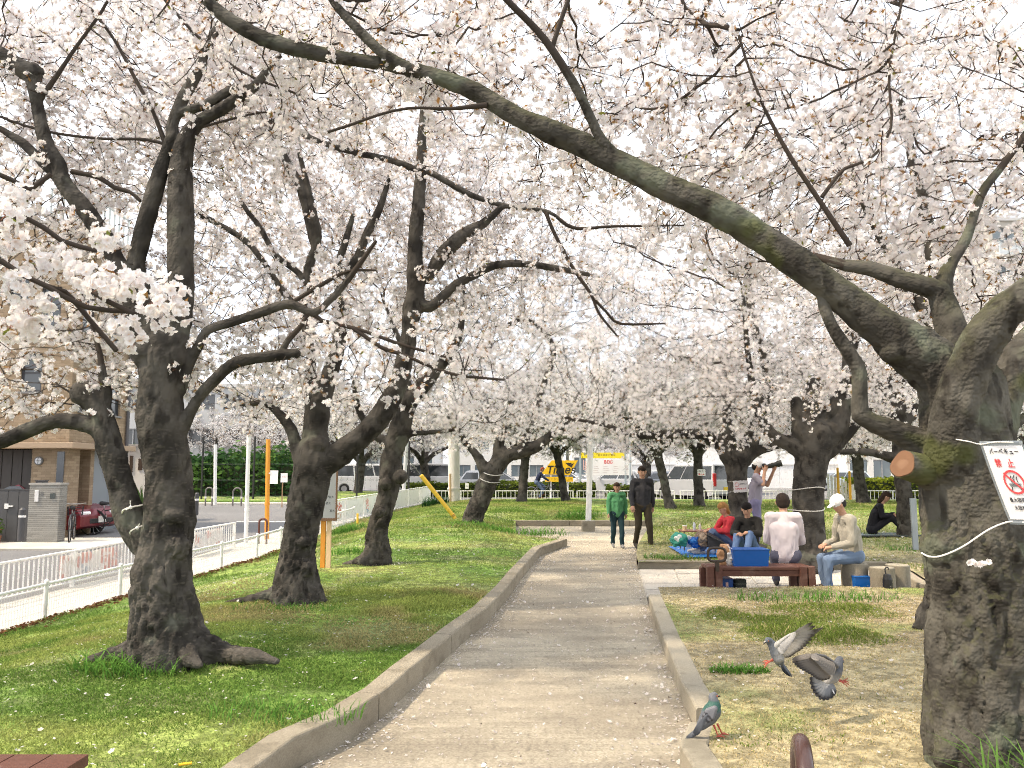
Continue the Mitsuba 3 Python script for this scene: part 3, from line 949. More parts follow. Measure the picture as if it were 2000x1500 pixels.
# ---- the big old tree on the right
yr = 4.5
YM = 0.955
tr = [chain(yr, [(1950, 1520, 280), (1940, 1460, 262), (1932, 1380, 246), (1928, 1300, 240), (1926, 1200, 226), (1915, 1100, 216), (1905, 1020, 208), (1895, 950, 196), (1888, 880, 186), (1885, 800, 178), (1880, 755, 170)]),
      chain(yr, [(1900, 1400, 120), (1862, 1450, 70, 4.4), (1840, 1485, 36, 4.35)]),
      chain(yr, [(1880, 800, 150), (1845, 740, 138), (1795, 692, 112), (1720, 640, 86), (1640, 573, 73), (1570, 522, 68), (1480, 460, 65, 4.55), (1400, 410, 63, 4.55), (1300, 365, 59, 4.6), (1200, 315, 57, 4.65), (1130, 280, 53, 4.7), (1060, 250, 49, 4.7), (1000, 222, 45, 4.75), (940, 185, 42, 4.8), (860, 152, 38, 4.8), (770, 128, 34, 4.85), (680, 115, 33, 4.9), (600, 100, 34, 4.9), (540, 85, 34, 4.9), (480, 58, 32, 4.9), (430, 25, 30, 4.9), (390, -15, 28, 4.9), (330, -80, 22, 4.9)]),
      chain(yr, [(1195, 300, 32, 4.62), (1168, 262, 22, 4.6), (1130, 180, 20, 4.55), (1082, 102, 18, 4.5), (1050, 60, 16, 4.5), (1008, 18, 15, 4.45), (960, -30, 13, 4.4)]),
      chain(yr, [(1078, 96, 12, 4.5), (1092, 50, 11, 4.5), (1110, 0, 10, 4.5), (1125, -40, 8, 4.5)]),
      chain(yr, [(800, 138, 34, 4.82), (748, 104, 26, 4.8), (702, 60, 22, 4.8), (660, 15, 19, 4.8), (630, -30, 14, 4.8)]),
      chain(yr, [(950, 205, 14, 4.75), (880, 212, 8, 4.7), (800, 211, 7, 4.65), (740, 224, 6, 4.6), (690, 242, 5, 4.6), (640, 258, 4, 4.6)]),
      chain(yr, [(1850, 905, 100), (1806, 868, 62), (1760, 846, 48), (1712, 828, 42), (1680, 812, 36), (1679, 775, 34), (1679, 725, 32), (1657, 686, 32), (1630, 645, 28), (1610, 600, 24), (1604, 570, 18)]),
      chain(yr, [(1860, 905, 120, 4.42), (1862, 850, 106, 4.35), (1868, 790, 98, 4.3), (1890, 725, 94, 4.28), (1920, 662, 88, 4.25), (1962, 610, 82, 4.2), (2012, 572, 76, 4.15), (2090, 520, 66, 4.1), (2200, 430, 50, 4.0)]),
      chain(yr, [(1940, 850, 90, 4.6), (1955, 780, 84, 4.65), (1980, 720, 80, 4.7), (2032, 655, 76, 4.75), (2110, 590, 66, 4.8), (2200, 500, 50, 4.9)]),
      chain(yr, [(1880, 770, 110, 4.6), (1872, 690, 78, 4.75), (1858, 640, 66, 4.8), (1845, 600, 58, 4.85), (1836, 572, 48, 4.85), (1800, 556, 44, 4.85), (1750, 543, 40, 4.9), (1700, 524, 33, 4.95), (1650, 519, 26, 5.0), (1590, 500, 16, 5.1)]),
      chain(yr, [(1842, 590, 46, 4.85), (1845, 545, 34, 4.9), (1862, 505, 26, 4.95), (1888, 465, 22, 5.0), (1916, 380, 19, 5.05), (1951, 332, 17, 5.1), (1996, 270, 13, 5.15), (2040, 190, 9, 5.2)]),
      chain(yr, [(1660, 480, 14, 5.0), (1594, 382, 11, 5.0), (1545, 308, 10, 5.0), (1496, 217, 8, 5.0), (1465, 140, 6, 5.0), (1440, 60, 5, 5.0)]),
      chain(yr, [(1605, 385, 9, 5.0), (1650, 329, 8, 5.0), (1699, 311, 7, 5.0), (1740, 250, 6, 5.0), (1737, 140, 6, 5.0), (1762, 0, 5, 5.0)]),
      chain(yr, [(1960, 850, 30, 4.7), (1990, 822, 22, 4.8), (2030, 800, 14, 4.9)])]
stub = np.array([PY(1850, 930, 4.5), PY(1800, 922, 4.42), PY(1772, 917, 4.37)])
tr.append(np.hstack([stub, [[0.100], [0.070], [0.052]]]))
knr = [(*PY(1742, 688, 4.46), 0.066), (*PY(1580, 512, 4.49), 0.05), (*PY(1862, 1060, 4.45), 0.16)]
TR = cherry('massive old cherry tree at the right edge, its mossy limb arching over the path', tr,
            [(1150, -60, 6.1, 2.6, 1.1, 1.4, 560), (1600, 220, 6.0, 2.0, 1.1, 1.4, 560), (1900, 420, 5.8, 1.1, 0.8, 1.1, 200), (680, 80, 5.6, 1.6, 0.7, 0.8, 220), (1250, 230, 5.6, 1.4, 0.6, 0.6, 180)],
            1, 21, bark='bark_old', cell=0.022, step=0.14, ico=2, seed_above=2.5, knobs=knr, lowest=2.6, density=0.75)
# the sawn face of the stub
ax = stub[2] - stub[0]
ax = ax / np.linalg.norm(ax)
fn = np.array([-0.66, -0.56, 0.50])
fn /= np.linalg.norm(fn)


def c_cut(p, n, uv):
    q = p - mi.Point3f(*stub[2].tolist())
    r = dr.norm(q) + 0.006 * mikit.noise(p.x * 40, p.y * 40, p.z * 40)
    ring = 0.5 + 0.5 * dr.sin(r * 700)
    c = mikit.mix((0.25, 0.145, 0.088), (0.32, 0.205, 0.13), ring * 0.5 + 0.5 * mikit.fbm(p.x * 30, p.y * 30, p.z * 30, 3))
    return mikit.mix(c, (0.17, 0.09, 0.05), mikit.smoothstep(0.05, 0.072, r))


proc_mat('sawn_wood', c_cut, 0.8)
fa, fb, _ = frame(fn)
an = np.linspace(0, 2 * np.pi, 37)[:-1]
rr = 0.068 * (1 + 0.05 * np.sin(3 * an) + 0.03 * np.sin(5 * an + 1))
cc = stub[2] + fn * 0.058
ringp = cc + rr[:, None] * (np.cos(an)[:, None] * fa * 0.86 + np.sin(an)[:, None] * fb * 1.1)
part(TR, 'sawn_face', hull(np.vstack([ringp, ringp - fn * 0.012])), 'sawn_wood', label='dull orange sawn face of a cut limb')
part(TR, 'limb_stub', hull(np.vstack([cc + (ringp - cc) * 1.06 - fn * 0.007, ball(stub[1], 0.066), ball(stub[0], 0.09)])), 'bark_old', smooth=50)

# ---- trees behind it on the right
y = 8.6
YM = 0.92
cherry('cherry tree hidden behind the big right-hand trunk, only its root flare and crown showing',
       [chain(y, [(1862, 1225, 150), (1860, 1180, 115), (1865, 1080, 100), (1870, 960, 95), (1880, 860, 95), (1890, 780, 80), (1880, 700, 60), (1850, 600, 45), (1820, 480, 35), (1790, 350, 25), (1760, 200, 16)]),
        chain(y, [(1850, 1180, 60), (1810, 1212, 30), (1785, 1224, 12)]),
        chain(y, [(1890, 800, 60), (1940, 700, 46), (1990, 560, 36), (2040, 400, 26), (2080, 250, 16)]),
        chain(y, [(1870, 690, 40), (1800, 600, 30), (1740, 500, 22), (1680, 380, 16), (1640, 260, 10)])],
       [(1750, 300, 9.2, 2.8, 1.8, 2.3, 640), (1920, 700, 9.4, 1.6, 1.2, 0.9, 150)], 1, 22, cell=0.06, step=0.18, lowest=2.3, density=0.8)
y = 14.95
YM = 0.90
cherry('stout cherry trunk behind the picnic paving with sawn limb stumps and wire round it',
       [chain(y, [(1582, 1110, 100), (1582, 1080, 80), (1580, 1030, 70), (1578, 970, 69), (1582, 915, 69), (1588, 880, 76), (1594, 850, 80)]),
        chain(y, [(1580, 860, 60), (1578, 820, 48), (1588, 780, 44), (1592, 752, 40)]),
        chain(y, [(1570, 850, 50), (1562, 820, 36), (1556, 785, 28)]),
        chain(y, [(1592, 850, 50), (1612, 815, 36), (1638, 780, 30), (1655, 745, 24), (1664, 700, 16), (1680, 640, 12)]),
        chain(y, [(1610, 860, 60), (1635, 830, 48), (1645, 800, 40), (1650, 770, 30), (1660, 600, 16), (1640, 480, 10)]),
        chain(y, [(1618, 880, 40), (1645, 862, 22), (1668, 835, 20), (1700, 800, 12)]),
        chain(y, [(1575, 885, 50), (1545, 868, 36), (1510, 850, 26), (1480, 800, 20), (1462, 700, 14), (1450, 560, 9)])],
       [(1220, 430, 16.0, 2.4, 1.6, 1.6, 220), (1540, 560, 15.5, 3.6, 2.4, 2.6, 640), (1400, 800, 15.0, 1.8, 1.4, 0.6, 130), (1620, 760, 15.2, 2.0, 1.4, 0.8, 150)],
       2, 23, cell=0.06, step=0.2, spray_scale=1.2, lowest=2.1, density=0.8)
y = 17.6
YM = 0.93
cherry('cherry tree forking in a wide V with a laminated notice tied to its trunk', 
       [chain(y, [(1448, 1075, 64), (1446, 1040, 50), (1442, 985, 43), (1439, 930, 44), (1437, 895, 58)]),
        chain(y, [(1425, 890, 44), (1408, 868, 34), (1382, 851, 25), (1330, 847, 21), (1270, 850, 18), (1230, 848, 13), (1180, 830, 9), (1100, 815, 5)]),
        chain(y, [(1428, 880, 40), (1420, 840, 26), (1420, 790, 22), (1416, 735, 20), (1408, 705, 18), (1370, 705, 16), (1320, 699, 10)]),
        chain(y, [(1448, 890, 46), (1466, 862, 36), (1480, 820, 28), (1500, 760, 22), (1492, 700, 20), (1474, 640, 20), (1463, 570, 18), (1460, 500, 12), (1450, 400, 8)]),
        chain(y, [(1450, 900, 40), (1475, 882, 26), (1510, 872, 18), (1545, 868, 10)])],
       [(1380, 640, 18.2, 4.0, 2.6, 2.6, 640), (1250, 830, 17.6, 2.4, 1.5, 0.6, 150), (1450, 830, 17.8, 1.6, 1.2, 0.5, 90)],
       2, 24, cell=0.07, step=0.23, spray_scale=1.3, lowest=2.05, density=0.85)
y = 21.0
YM = 0.87
cherry('straight cherry trunk with a person in black sitting against its left side',
       [chain(y, [(1772, 1052, 48), (1770, 1030, 38), (1765, 960, 35), (1760, 900, 34), (1755, 840, 36), (1750, 800, 44), (1748, 760, 38), (1752, 720, 30)]),
        chain(y, [(1755, 840, 30), (1790, 800, 24), (1840, 760, 18), (1900, 700, 10)]),
        chain(y, [(1750, 800, 30), (1710, 750, 22), (1670, 690, 16), (1640, 600, 10)]),
        chain(y, [(1762, 905, 30), (1730, 890, 22), (1680, 882, 17), (1630, 884, 10)])],
       [(1740, 640, 22, 4.0, 3.0, 2.4, 520), (1800, 840, 21.5, 2.8, 1.8, 0.6, 150)], 2, 25, cell=0.09, step=0.27, spray_scale=1.5, lowest=2.3)


YM = 1.0


def far_tree(label, u, y, lean, seed, v=None, w=22, group=None, sx=4.2, sz=2.1, n=400, z=None, density=1.3, low=1.95):
    """A more distant tree: short trunk, three to four limbs, a wide low dome."""
    rng = np.random.default_rng(seed)
    x = (u - 1000) / FOC * y
    g = float(h_any(x, y)) if z is None else z
    r = w / 2 * y / FOC
    top = np.array([x + lean * 1.9, y, g + 2.0])
    ch = [np.array([[x, y, g - 0.1, r * 1.5], [x + lean * 0.4, y, g + 0.3, r * 1.08], [x + lean, y + 0.1, g + 1.1, r], [*top, r * 1.0]])]
    for k in range(5):
        a = k * 1.2566 + rng.uniform(-0.4, 0.4)
        d = np.array([math.cos(a), math.sin(a), 0])
        ch.append(np.array([[*top, r * 0.75], [*(top + d * 0.7 + [0, 0, 0.6]), r * 0.5], [*(top + d * 1.7 + [0, 0, 1.1]), r * 0.36], [*(top + d * 2.7 + [0, 0, rng.uniform(1.0, 2.2)]), r * 0.18]]))
    c = (top[0], y, g + 2.0 + sz)
    q = (1000 + c[0] / y * FOC, 0)
    # centre given as a point: find its pixel row so that E() can be used
    t = (c[2] - 1.6) / y
    vv = 750 - FOC * math.tan(math.atan(t) - PITCH)
    return cherry(label, ch, [(q[0], vv, y, sx, sx * 0.8, sz, n)], 3, seed, group, cell=0.12, step=0.42, spray_scale=1.0, rmax=0.05, lowest=low, density=density)


FG = 'far cherry trees'
far_tree('slim cherry trunk on the mound just right of the leaning tree', 1018, 35, 0.1, 41, w=18)
far_tree('cherry tree on the mound in front of the yellow car park sign', 1105, 36, -0.2, 42, w=15)
far_tree('cherry tree forking low behind the walking people', 1308, 30, -0.25, 43, w=18)
far_tree('thin straight cherry trunk with a small red and white notice, beside the silver van', 1362, 32, 0.0, 44, w=19)
for k, (u, y, lean, w, lb) in enumerate([
        (700, 47, 0.1, 18, 'grey cherry trunk on the verge behind the railing, left of the knobbly tree'), (840, 50, -0.2, 16, 'cherry tree behind the dark net fence near the white truck'),
        (560, 58, 0.1, 18, 'far cherry crown above the paper notices on the orange pole'), (430, 64, 0.0, 18, 'far cherry crown above the hoop bollards'),
        (1262, 54, 0.0, 17, 'far cherry tree in the middle, just right of the price board'), (1560, 40, 0.1, 20, 'far cherry crown right of the wide V tree'),
        (1680, 36, -0.1, 22, 'far cherry crown above the yellow-green hedge'), (1850, 34, 0.1, 22, 'far cherry crown behind the right-hand trunk'),
        (2020, 30, -0.1, 24, 'far cherry crown at the right edge of the photo'), (1030, 28, -0.3, 24, ''), (640, 34, 0, 24, '')]):
    if not lb:
        continue
    far_tree(lb, u, y, lean, 60 + k, w=w, z=0.12 if y > 43 else None, sx=5.5 if y > 43 else 4.4, sz=2.4, n=400)

# ---- the tree just outside the frame on the left, whose branch hangs close to the camera
sf = Soup()
ft = [np.array([[-2.6, 1.3, -0.1, 0.30], [-2.55, 1.3, 0.5, 0.22], [-2.5, 1.35, 1.3, 0.2], [-2.4, 1.4, 2.0, 0.2]]),
      np.array([[-2.4, 1.4, 1.9, 0.16], [-2.2, 1.7, 2.5, 0.10], [-1.9, 2.1, 2.7, 0.06], [*P(-120, 380, 2.35), 0.022], [*P(0, 508, 2.4), 0.009], [*P(90, 558, 2.42), 0.007], [*P(170, 600, 2.45), 0.006], [*P(250, 608, 2.45), 0.004]]),
      np.array([[*P(-60, 440, 2.37), 0.010], [*P(50, 425, 2.5), 0.006], [*P(120, 470, 2.55), 0.005], [*P(190, 490, 2.6), 0.004]]),
      np.array([[*P(90, 558, 2.42), 0.006], [*P(128, 570, 2.5), 0.006], [*P(180, 630, 2.5), 0.0055], [*P(228, 685, 2.5), 0.004]]),
      np.array([[*P(170, 560, 2.45), 0.006], [*P(210, 588, 2.4), 0.0055], [*P(260, 612, 2.4), 0.005], [*P(330, 590, 2.4), 0.003]]),
      np.array([[*P(-120, 380, 2.35), 0.012], [*P(-30, 330, 2.5), 0.008], [*P(60, 370, 2.6), 0.005], [*P(100, 340, 2.6), 0.003]]),
      np.array([[-2.4, 1.4, 1.9, 0.14], [-2.9, 1.9, 2.8, 0.09], [-3.6, 2.4, 3.6, 0.05], [-4.2, 2.8, 4.2, 0.03]]),
      np.array([[-2.4, 1.4, 1.9, 0.14], [-2.7, 0.7, 2.8, 0.09], [-3.0, -0.2, 3.6, 0.05], [-3.3, -1.0, 4.1, 0.03]])]
TF = cherry('cherry tree just outside the left edge whose blossoming branch hangs close to the camera', ft, [(-900, -900, 2.4, 1.0, 1.2, 0.9, 60), (-1700, 200, 1.5, 1.2, 1.2, 0.8, 60)], 1, 31, cell=0.05, step=0.2, seed_above=2.7, ico=1, rmax=0.01)
rng = np.random.default_rng(5)
for (u, v, rpx) in [(45, 395, 48), (10, 420, 40), (85, 520, 36), (40, 560, 38), (165, 540, 44), (135, 505, 34), (205, 470, 30), (250, 560, 42), (225, 535, 34), (300, 590, 40), (335, 570, 44), (352, 605, 36), (245, 640, 34), (262, 668, 26), (320, 625, 34), (55, 610, 34), (20, 640, 34), (70, 640, 38), (30, 470, 34), (15, 520, 36), (195, 560, 38), (275, 560, 34), (100, 590, 26)]:
    yy = 2.4 + rng.uniform(-0.08, 0.14)
    c = P(u, v, yy)
    s = Soup()
    R = rpx * yy / FOC * 0.86
    for k in range(int(8 + rpx * 0.34)):
        d = rng.normal(size=3) + [0, -0.5, -0.1]
        d /= np.linalg.norm(d)
        p = c + d * R * rng.uniform(0.55, 0.95)
        a, b, _ = frame(d)
        s.add([c - 0.0012 * a, c + 0.0012 * a, p], [[0, 1, 2]], CALYX)
        flower(s, p, d + rng.normal(size=3) * 0.3, 0.0168 * rng.uniform(0.88, 1.1), rng, 0, rng.uniform(0.86, 0.98))
    for k in range(rng.integers(0, 4)):
        d = rng.normal(size=3)
        d /= np.linalg.norm(d)
        a, b, _ = frame(d)
        L = rng.uniform(0.03, 0.055)
        s.add([c, c + d * L * 0.5 + a * L * 0.22, c + d * L, c + d * L * 0.5 - a * L * 0.22], [[0, 1, 2], [0, 2, 3]], np.array(LEAF if rng.random() < 0.6 else (0.2, 0.24, 0.05)))
    v_, f_, c_ = s.get()
    part(TF, 'flower_cluster', (v_, f_), 'blossom', color=c_)
# ---------------------------------------------------------------- strokes for lettering
def strokes(lines, w, size, depth=0.0015):
    """Brush strokes: polylines in a unit box, drawn as flat bars of width w, scaled to (sx, sy); in the xz plane, facing -y."""
    ms = []
    sx, sz = size
    for ln in lines:
        p = np.array(ln, float) * [sx, sz]
        for a, b in zip(p[:-1], p[1:]):
            d = b - a
            L = np.linalg.norm(d)
            if L < 1e-6:
                continue
            d /= L
            n = np.array([-d[1], d[0]]) * w / 2
            q = [a - d * w * 0.3 + n, a - d * w * 0.3 - n, b + d * w * 0.3 - n, b + d * w * 0.3 + n]
            ms.append(hull([(x, y, z) for x, z in q for y in (0, -depth)]))
    return cat(ms)


KANA = {'ba': [[(.35, .8), (.1, .15)], [(.6, .8), (.85, .15)], [(.78, .98), (.84, .88)], [(.9, 1.0), (.96, .9)]], '-': [[(.1, .5), (.9, .5)]],
        'be': [[(.05, .4), (.35, .75), (.95, .2)], [(.7, .9), (.76, .78)], [(.85, .95), (.92, .83)]],
        'ki': [[(.2, .72), (.8, .8)], [(.1, .42), (.9, .5)], [(.45, .98), (.6, .05)]], 'yu': [[(.25, .5), (.7, .5), (.65, .1)], [(.1, .1), (.9, .1)]],
        'u': [[(.5, .95), (.5, .8)], [(.15, .55), (.15, .78), (.85, .78), (.75, .4), (.4, .05)]],
        'kin': [[(.05, .85), (.45, .85)], [(.25, .98), (.25, .58)], [(.25, .82), (.05, .6)], [(.25, .82), (.45, .65)], [(.55, .85), (.95, .85)], [(.75, .98), (.75, .58)], [(.75, .82), (.55, .6)], [(.75, .82), (.95, .62)],
                [(.2, .5), (.8, .5)], [(.08, .35), (.92, .35)], [(.5, .35), (.5, .02)], [(.28, .25), (.15, .08)], [(.72, .25), (.88, .08)]],
        'shi': [[(.5, .95), (.5, .08)], [(.5, .55), (.85, .55)], [(.22, .6), (.22, .08)], [(.05, .06), (.95, .06)]],
        'dai': [[(.1, .62), (.9, .62)], [(.5, .95), (.45, .5), (.1, .05)], [(.52, .6), (.9, .05)]],
        'ka': [[(.5, .95), (.45, .5), (.1, .05)], [(.52, .5), (.9, .05)], [(.22, .72), (.3, .5)], [(.8, .75), (.68, .52)]],
        'box': [[(.1, .9), (.9, .9), (.9, .1), (.1, .1), (.1, .9)], [(.1, .5), (.9, .5)], [(.5, .9), (.5, .1)]],
        'sai': [[(.25, .95), (.75, .95), (.75, .65), (.25, .65), (.25, .95)], [(.25, .8), (.75, .8)], [(.05, .55), (.95, .55)], [(.2, .55), (.2, .05)], [(.45, .55), (.45, .05)], [(.2, .35), (.45, .35)], [(.6, .42), (.9, .42), (.6, .05)], [(.62, .3), (.95, .05)]],
        'gen': [[(.1, .85), (.9, .85)], [(.15, .85), (.05, .05)], [(.3, .65), (.85, .65)], [(.3, .45), (.85, .45)], [(.4, .65), (.4, .05)], [(.7, .65), (.6, .2), (.9, .05)]]}


def put(mesh, o, R=None):
    mesh = mesh.copy()
    v = np.array(mesh.vertices)
    mesh.vertices = (v @ R.T if R is not None else v) + np.asarray(o)
    return mesh


def ink(name, parent, mesh, rgb, o, R=None):
    return part(parent, name, put(mesh, o, R), mat(rgb, 0.6))


def word(chars, h, gap=0.15, w=None):
    return cat([put(strokes(KANA[c], w or h * 0.1, (h * 0.9, h)), (i * h * (1 + gap), 0, 0)) for i, c in enumerate(chars)])


WHITE, BLACK, DGREY = (0.78, 0.78, 0.77), (0.02, 0.02, 0.022), (0.06, 0.06, 0.065)
STEEL = mat((0.78, 0.78, 0.77), 0.4)
M_BLACK = mat((0.018, 0.018, 0.02), 0.5)
RUST = mat((0.10, 0.035, 0.025), 0.45)


def c_worn(p, n, uv):
    a = mikit.smoothstep(0.58, 0.8, fbm_c(p, 7.0, 4))
    s = mikit.fbm(p.x * 25, p.y * 25, p.z * 3.0, 3)
    return mikit.mix((0.80, 0.80, 0.79), (0.55, 0.52, 0.47), a * 0.55) * (0.88 + 0.2 * s)


proc_mat('worn_white', c_worn, 0.45)


def post_xy(line, s):
    p = np.asarray(line, float)
    L = np.concatenate([[0], np.cumsum(np.linalg.norm(np.diff(p, axis=0), axis=1))])
    return np.stack([np.interp(s, L, p[:, 0]), np.interp(s, L, p[:, 1])], -1), L[-1]


# low mesh fence on the park side
line = [(left_edge(y) - 0.03, y) for y in np.linspace(5.5, 27.5, 23)]
k = thing('mesh_fence', 'low white wire-mesh fence with round posts along the edge of the lawn', 'fence')
_, L = post_xy(line, 0)
ss = np.arange(0.2, L, 1.68)
pp, _ = post_xy(line, ss)
for x, y in pp:
    z = z_street(x, y)
    part(k, 'post', cat([cyl((x, y, z - 0.1), (x, y, z + 0.50), 0.027, 10), cyl((x, y, z + 0.50), (x, y, z + 0.525), 0.034, 10, 0.02), cyl((x, y, z + 0.2), (x, y, z + 0.23), 0.033, 10), cyl((x, y, z), (x, y, z + 0.02), 0.045, 10)]), 'worn_white', smooth=40)
for a, b in zip(pp[:-1], pp[1:]):
    za, zb = z_street(*a) + 0.47, z_street(*b) + 0.47
    part(k, 'rail', cyl((*a, za), (*b, zb), 0.02, 8), 'worn_white', smooth=40)
    ms = []
    n = 34
    for t in (np.arange(n) + 0.5) / n:
        q = a + (b - a) * t
        z = za + (zb - za) * t
        ms.append(tube([(*q, z - 0.43), (*q, z)], 0.0022, 3, caps=False))
    for h in (0.06, 0.14, 0.24, 0.34, 0.42):
        ms.append(tube([(*a, za - h), (*b, zb - h)], 0.0024, 3, caps=False))
    part(k, 'wire_mesh', cat(ms), 'worn_white')


def railing(line, label, h=0.58, pitch=0.115, bay=2.0, low=0.08, bal=0.008, zf=z_street, posts=True, solid_from=None, group=None):
    k = thing('railing', label, 'railing', group)
    _, L = post_xy(line, 0)
    n = max(1, round(L / bay))
    ss = np.linspace(0, L, n + 1)
    pp, _ = post_xy(line, ss)
    for x, y in pp:
        z = float(zf(x, y))
        part(k, 'post', box(x - 0.028, x + 0.028, y - 0.028, y + 0.028, z - 0.1, z + h + 0.012, 0.006), 'worn_white')
    for a, b, s0 in zip(pp[:-1], pp[1:], ss):
        za, zb = float(zf(*a)), float(zf(*b))
        d = (b - a) / np.linalg.norm(b - a)
        a2, b2 = a + d * 0.031, b - d * 0.031
        for name, hh, r in (('top_rail', h, 0.021), ('bottom_rail', low, 0.015)):
            part(k, name, tube([(*a2, za + hh), (*b2, zb + hh)], r, 6), 'worn_white')
        if solid_from is not None and s0 >= solid_from:
            nn = np.array([-d[1], d[0]]) * 0.006
            part(k, 'panel', hull([(*(q + s * nn), z) for q, zz in ((a2 + d * .02, za), (b2 - d * .02, zb)) for s in (-1, 1) for z in (zz + low + .03, zz + h - .035)]), 'worn_white')
            continue
        m = int(np.linalg.norm(b2 - a2) / pitch)
        for t in (np.arange(m) + 0.5) / m:
            q = a2 + (b2 - a2) * t
            z = za + (zb - za) * t
            part(k, 'baluster', box(q[0] - bal, q[0] + bal, q[1] - bal, q[1] + bal, z + low + 0.014, z + h - 0.02), 'worn_white')
    return k, pp


lr_, pp = railing([(-7.75, 7.6), (-7.2, 12.9), (-6.52, 19.5)], 'white railing with upright bars between the footway and the road, on the left', h=0.58, pitch=0.105)


def c_banner(p, n, uv):
    a = mikit.smoothstep(0.52, 0.60, mikit.fbm(p.y * 4.0, p.z * 8.0, 3.0, 3))
    b = mikit.smoothstep(0.60, 0.66, mikit.fbm(p.y * 5.0, p.z * 6.0, 8.0, 3))
    c = mikit.mix((0.74, 0.72, 0.71), (0.62, 0.34, 0.31), a * 0.8)
    return mikit.mix(c, (0.30, 0.38, 0.48), b * 0.5)


proc_mat('banner_print', c_banner, 0.6)
for (u0, u1) in ((125, 238), (372, 440)):
    q = []
    for u in (u0, u1):
        # on the street side of the railing, between its bars and the road
        for y in np.linspace(8, 19.5, 400):
            xx = np.interp(y, [7.6, 12.9, 19.5], [-7.75, -7.2, -6.52]) - 0.04
            if xx / y * FOC / (CP) + 1000 > u:
                break
        q.append((xx, y))
    t = thing('picture_banner', 'reddish painted banner hung behind the bars of the left railing, ' + ('nearer the camera' if u0 < 200 else 'right of the front tree'), 'banner')
    (xa, ya), (xb, yb) = q
    za, zb = z_street(xa, ya), z_street(xb, yb)
    part(t, 'sheet', hull([(x + s, y, z + h) for x, y, z in ((xa, ya, za), (xb, yb, zb)) for s in (0, 0.004) for h in (0.12, 0.52)]), 'banner_print')

# the further railing, whose panels carry children's flower pictures
FR = [(left_edge(26) - 0.5, 25.2), (left_edge(30) - 0.25, 30), (left_edge(40) - 0.1, 40.2)]
k, pp = railing(FR, 'white panelled railing with flower pictures, running away behind the knobbly tree', h=0.80, pitch=0.14, bay=2.1, zf=lambda x, y: z_street(x, y) - 0.02, solid_from=0.0)
for (u, rgb, rgb2) in ((664, (0.55, 0.16, 0.12), (0.50, 0.33, 0.2)), (718, (0.62, 0.15, 0.14), (0.25, 0.38, 0.52))):
    for y in np.linspace(25.2, 40, 600):
        x = np.interp(y, [p_[1] for p_ in FR], [p_[0] for p_ in FR])
        if x / y * FOC / CP + 1000 > u:
            break
    t = thing('flower_picture', 'painted ' + ('red and brown' if u < 700 else 'red flower with blue leaves') + ' picture on the white panelled railing', 'picture')
    rng = np.random.default_rng(u)
    dirv = np.array([0.095, 1.0]) / 1.0045
    ms, ms2 = [], []
    for i in range(11):
        a = i * 2.4
        r = 0.05 + 0.018 * i
        c = np.array([x + 0.012, y, z_street(x, y) + 0.50]) + np.array([dirv[0], dirv[1], 0]) * math.cos(a) * r + [0, 0, math.sin(a) * r]
        ms.append(hull([c + np.array([dirv[0], dirv[1], 0]) * 0.045 * math.cos(w) + np.array([0, 0, 0.045 * math.sin(w)]) + [s, 0, 0] for w in np.arange(6) * 1.047 for s in (0, 0.004)]))
    for i in range(6):
        c = np.array([x + 0.012, y, z_street(x, y) + 0.22]) + np.array([dirv[0], dirv[1], 0]) * rng.uniform(-0.2, 0.2) + [0, 0, rng.uniform(-.04, .06)]
        ms2.append(hull([c + np.array([dirv[0], dirv[1], 0]) * 0.06 * math.cos(w) + np.array([0, 0, 0.02 * math.sin(w)]) + [s, 0, 0] for w in np.arange(6) * 1.047 for s in (0, 0.004)]))
    part(t, 'petals', cat(ms), mat(rgb))
    part(t, 'leaves', cat(ms2), mat(rgb2))

# fence across the far end, with a gap
zfar = lambda x, y: 0.02 + 0 * x
for a, b, lb in (((-4.0, 40.4), (-1.0, 40.5), 'left stretch of the white fence across the far end, behind the leaning tree'), ((-0.8, 40.5), (3.0, 40.6), 'middle stretch of the white far fence, where the cyclist passes'),
                 ((3.2, 40.6), (8.0, 40.7), 'stretch of the white far fence behind the walking people'), ((8.3, 40.7), (15.2, 40.8), 'stretch of the white far fence right of the silver van'), ((16.8, 40.8), (27.0, 41.2), 'right stretch of the white far fence, beyond the person in black')):
    railing([a, b], lb, h=0.66, pitch=0.19, bay=1.9, zf=zfar, bal=0.012, group=None)
# tall white slatted gate with yellow posts
k = thing('slatted_gate', 'tall white slatted gate panel sloping down to the right, right of the stumped trunk', 'gate')
for i in range(9):
    x = 15.35 + i * 0.17
    part(k, 'slat', box(x, x + 0.12, 40.2, 40.23, 0.05, 1.52 - 0.075 * i, 0.006), 'worn_white')
part(k, 'rail', box(15.3, 16.9, 40.24, 40.28, 0.4, 0.46), 'worn_white')
for i, (x, h) in enumerate(((15.85, 1.78), (16.42, 1.62))):
    t = thing('yellow_post', ('taller' if i == 0 else 'shorter') + ' of two yellow posts standing at the white slatted gate', 'post')
    part(t, 'shaft', cyl((x, 40.1, 0), (x, 40.1, h), 0.06, 12), mat((0.75, 0.42, 0.03), 0.45), smooth=40)
    part(t, 'cap', cyl((x, 40.1, h), (x, 40.1, h + 0.03), 0.06, 12, 0.03), mat((0.75, 0.42, 0.03), 0.45))


def pole(name, u0, v0, u1, v1, y, r, m, label, cat_, base=True, zb=None):
    """A pole whose foot and upper end are read off the photo."""
    a, b = P(u0, v0, y), P(u1, v1, y)
    d = (b - a) / np.linalg.norm(b - a)
    a = a - d * 0.15
    t = thing(name, label, cat_)
    part(t, 'shaft', tube([a, b], r, 12), m, smooth=40)
    part(t, 'collar', tube([a + d * 0.95, a + d * 1.02], r * 1.18, 12), m, smooth=40)
    return t, a, b


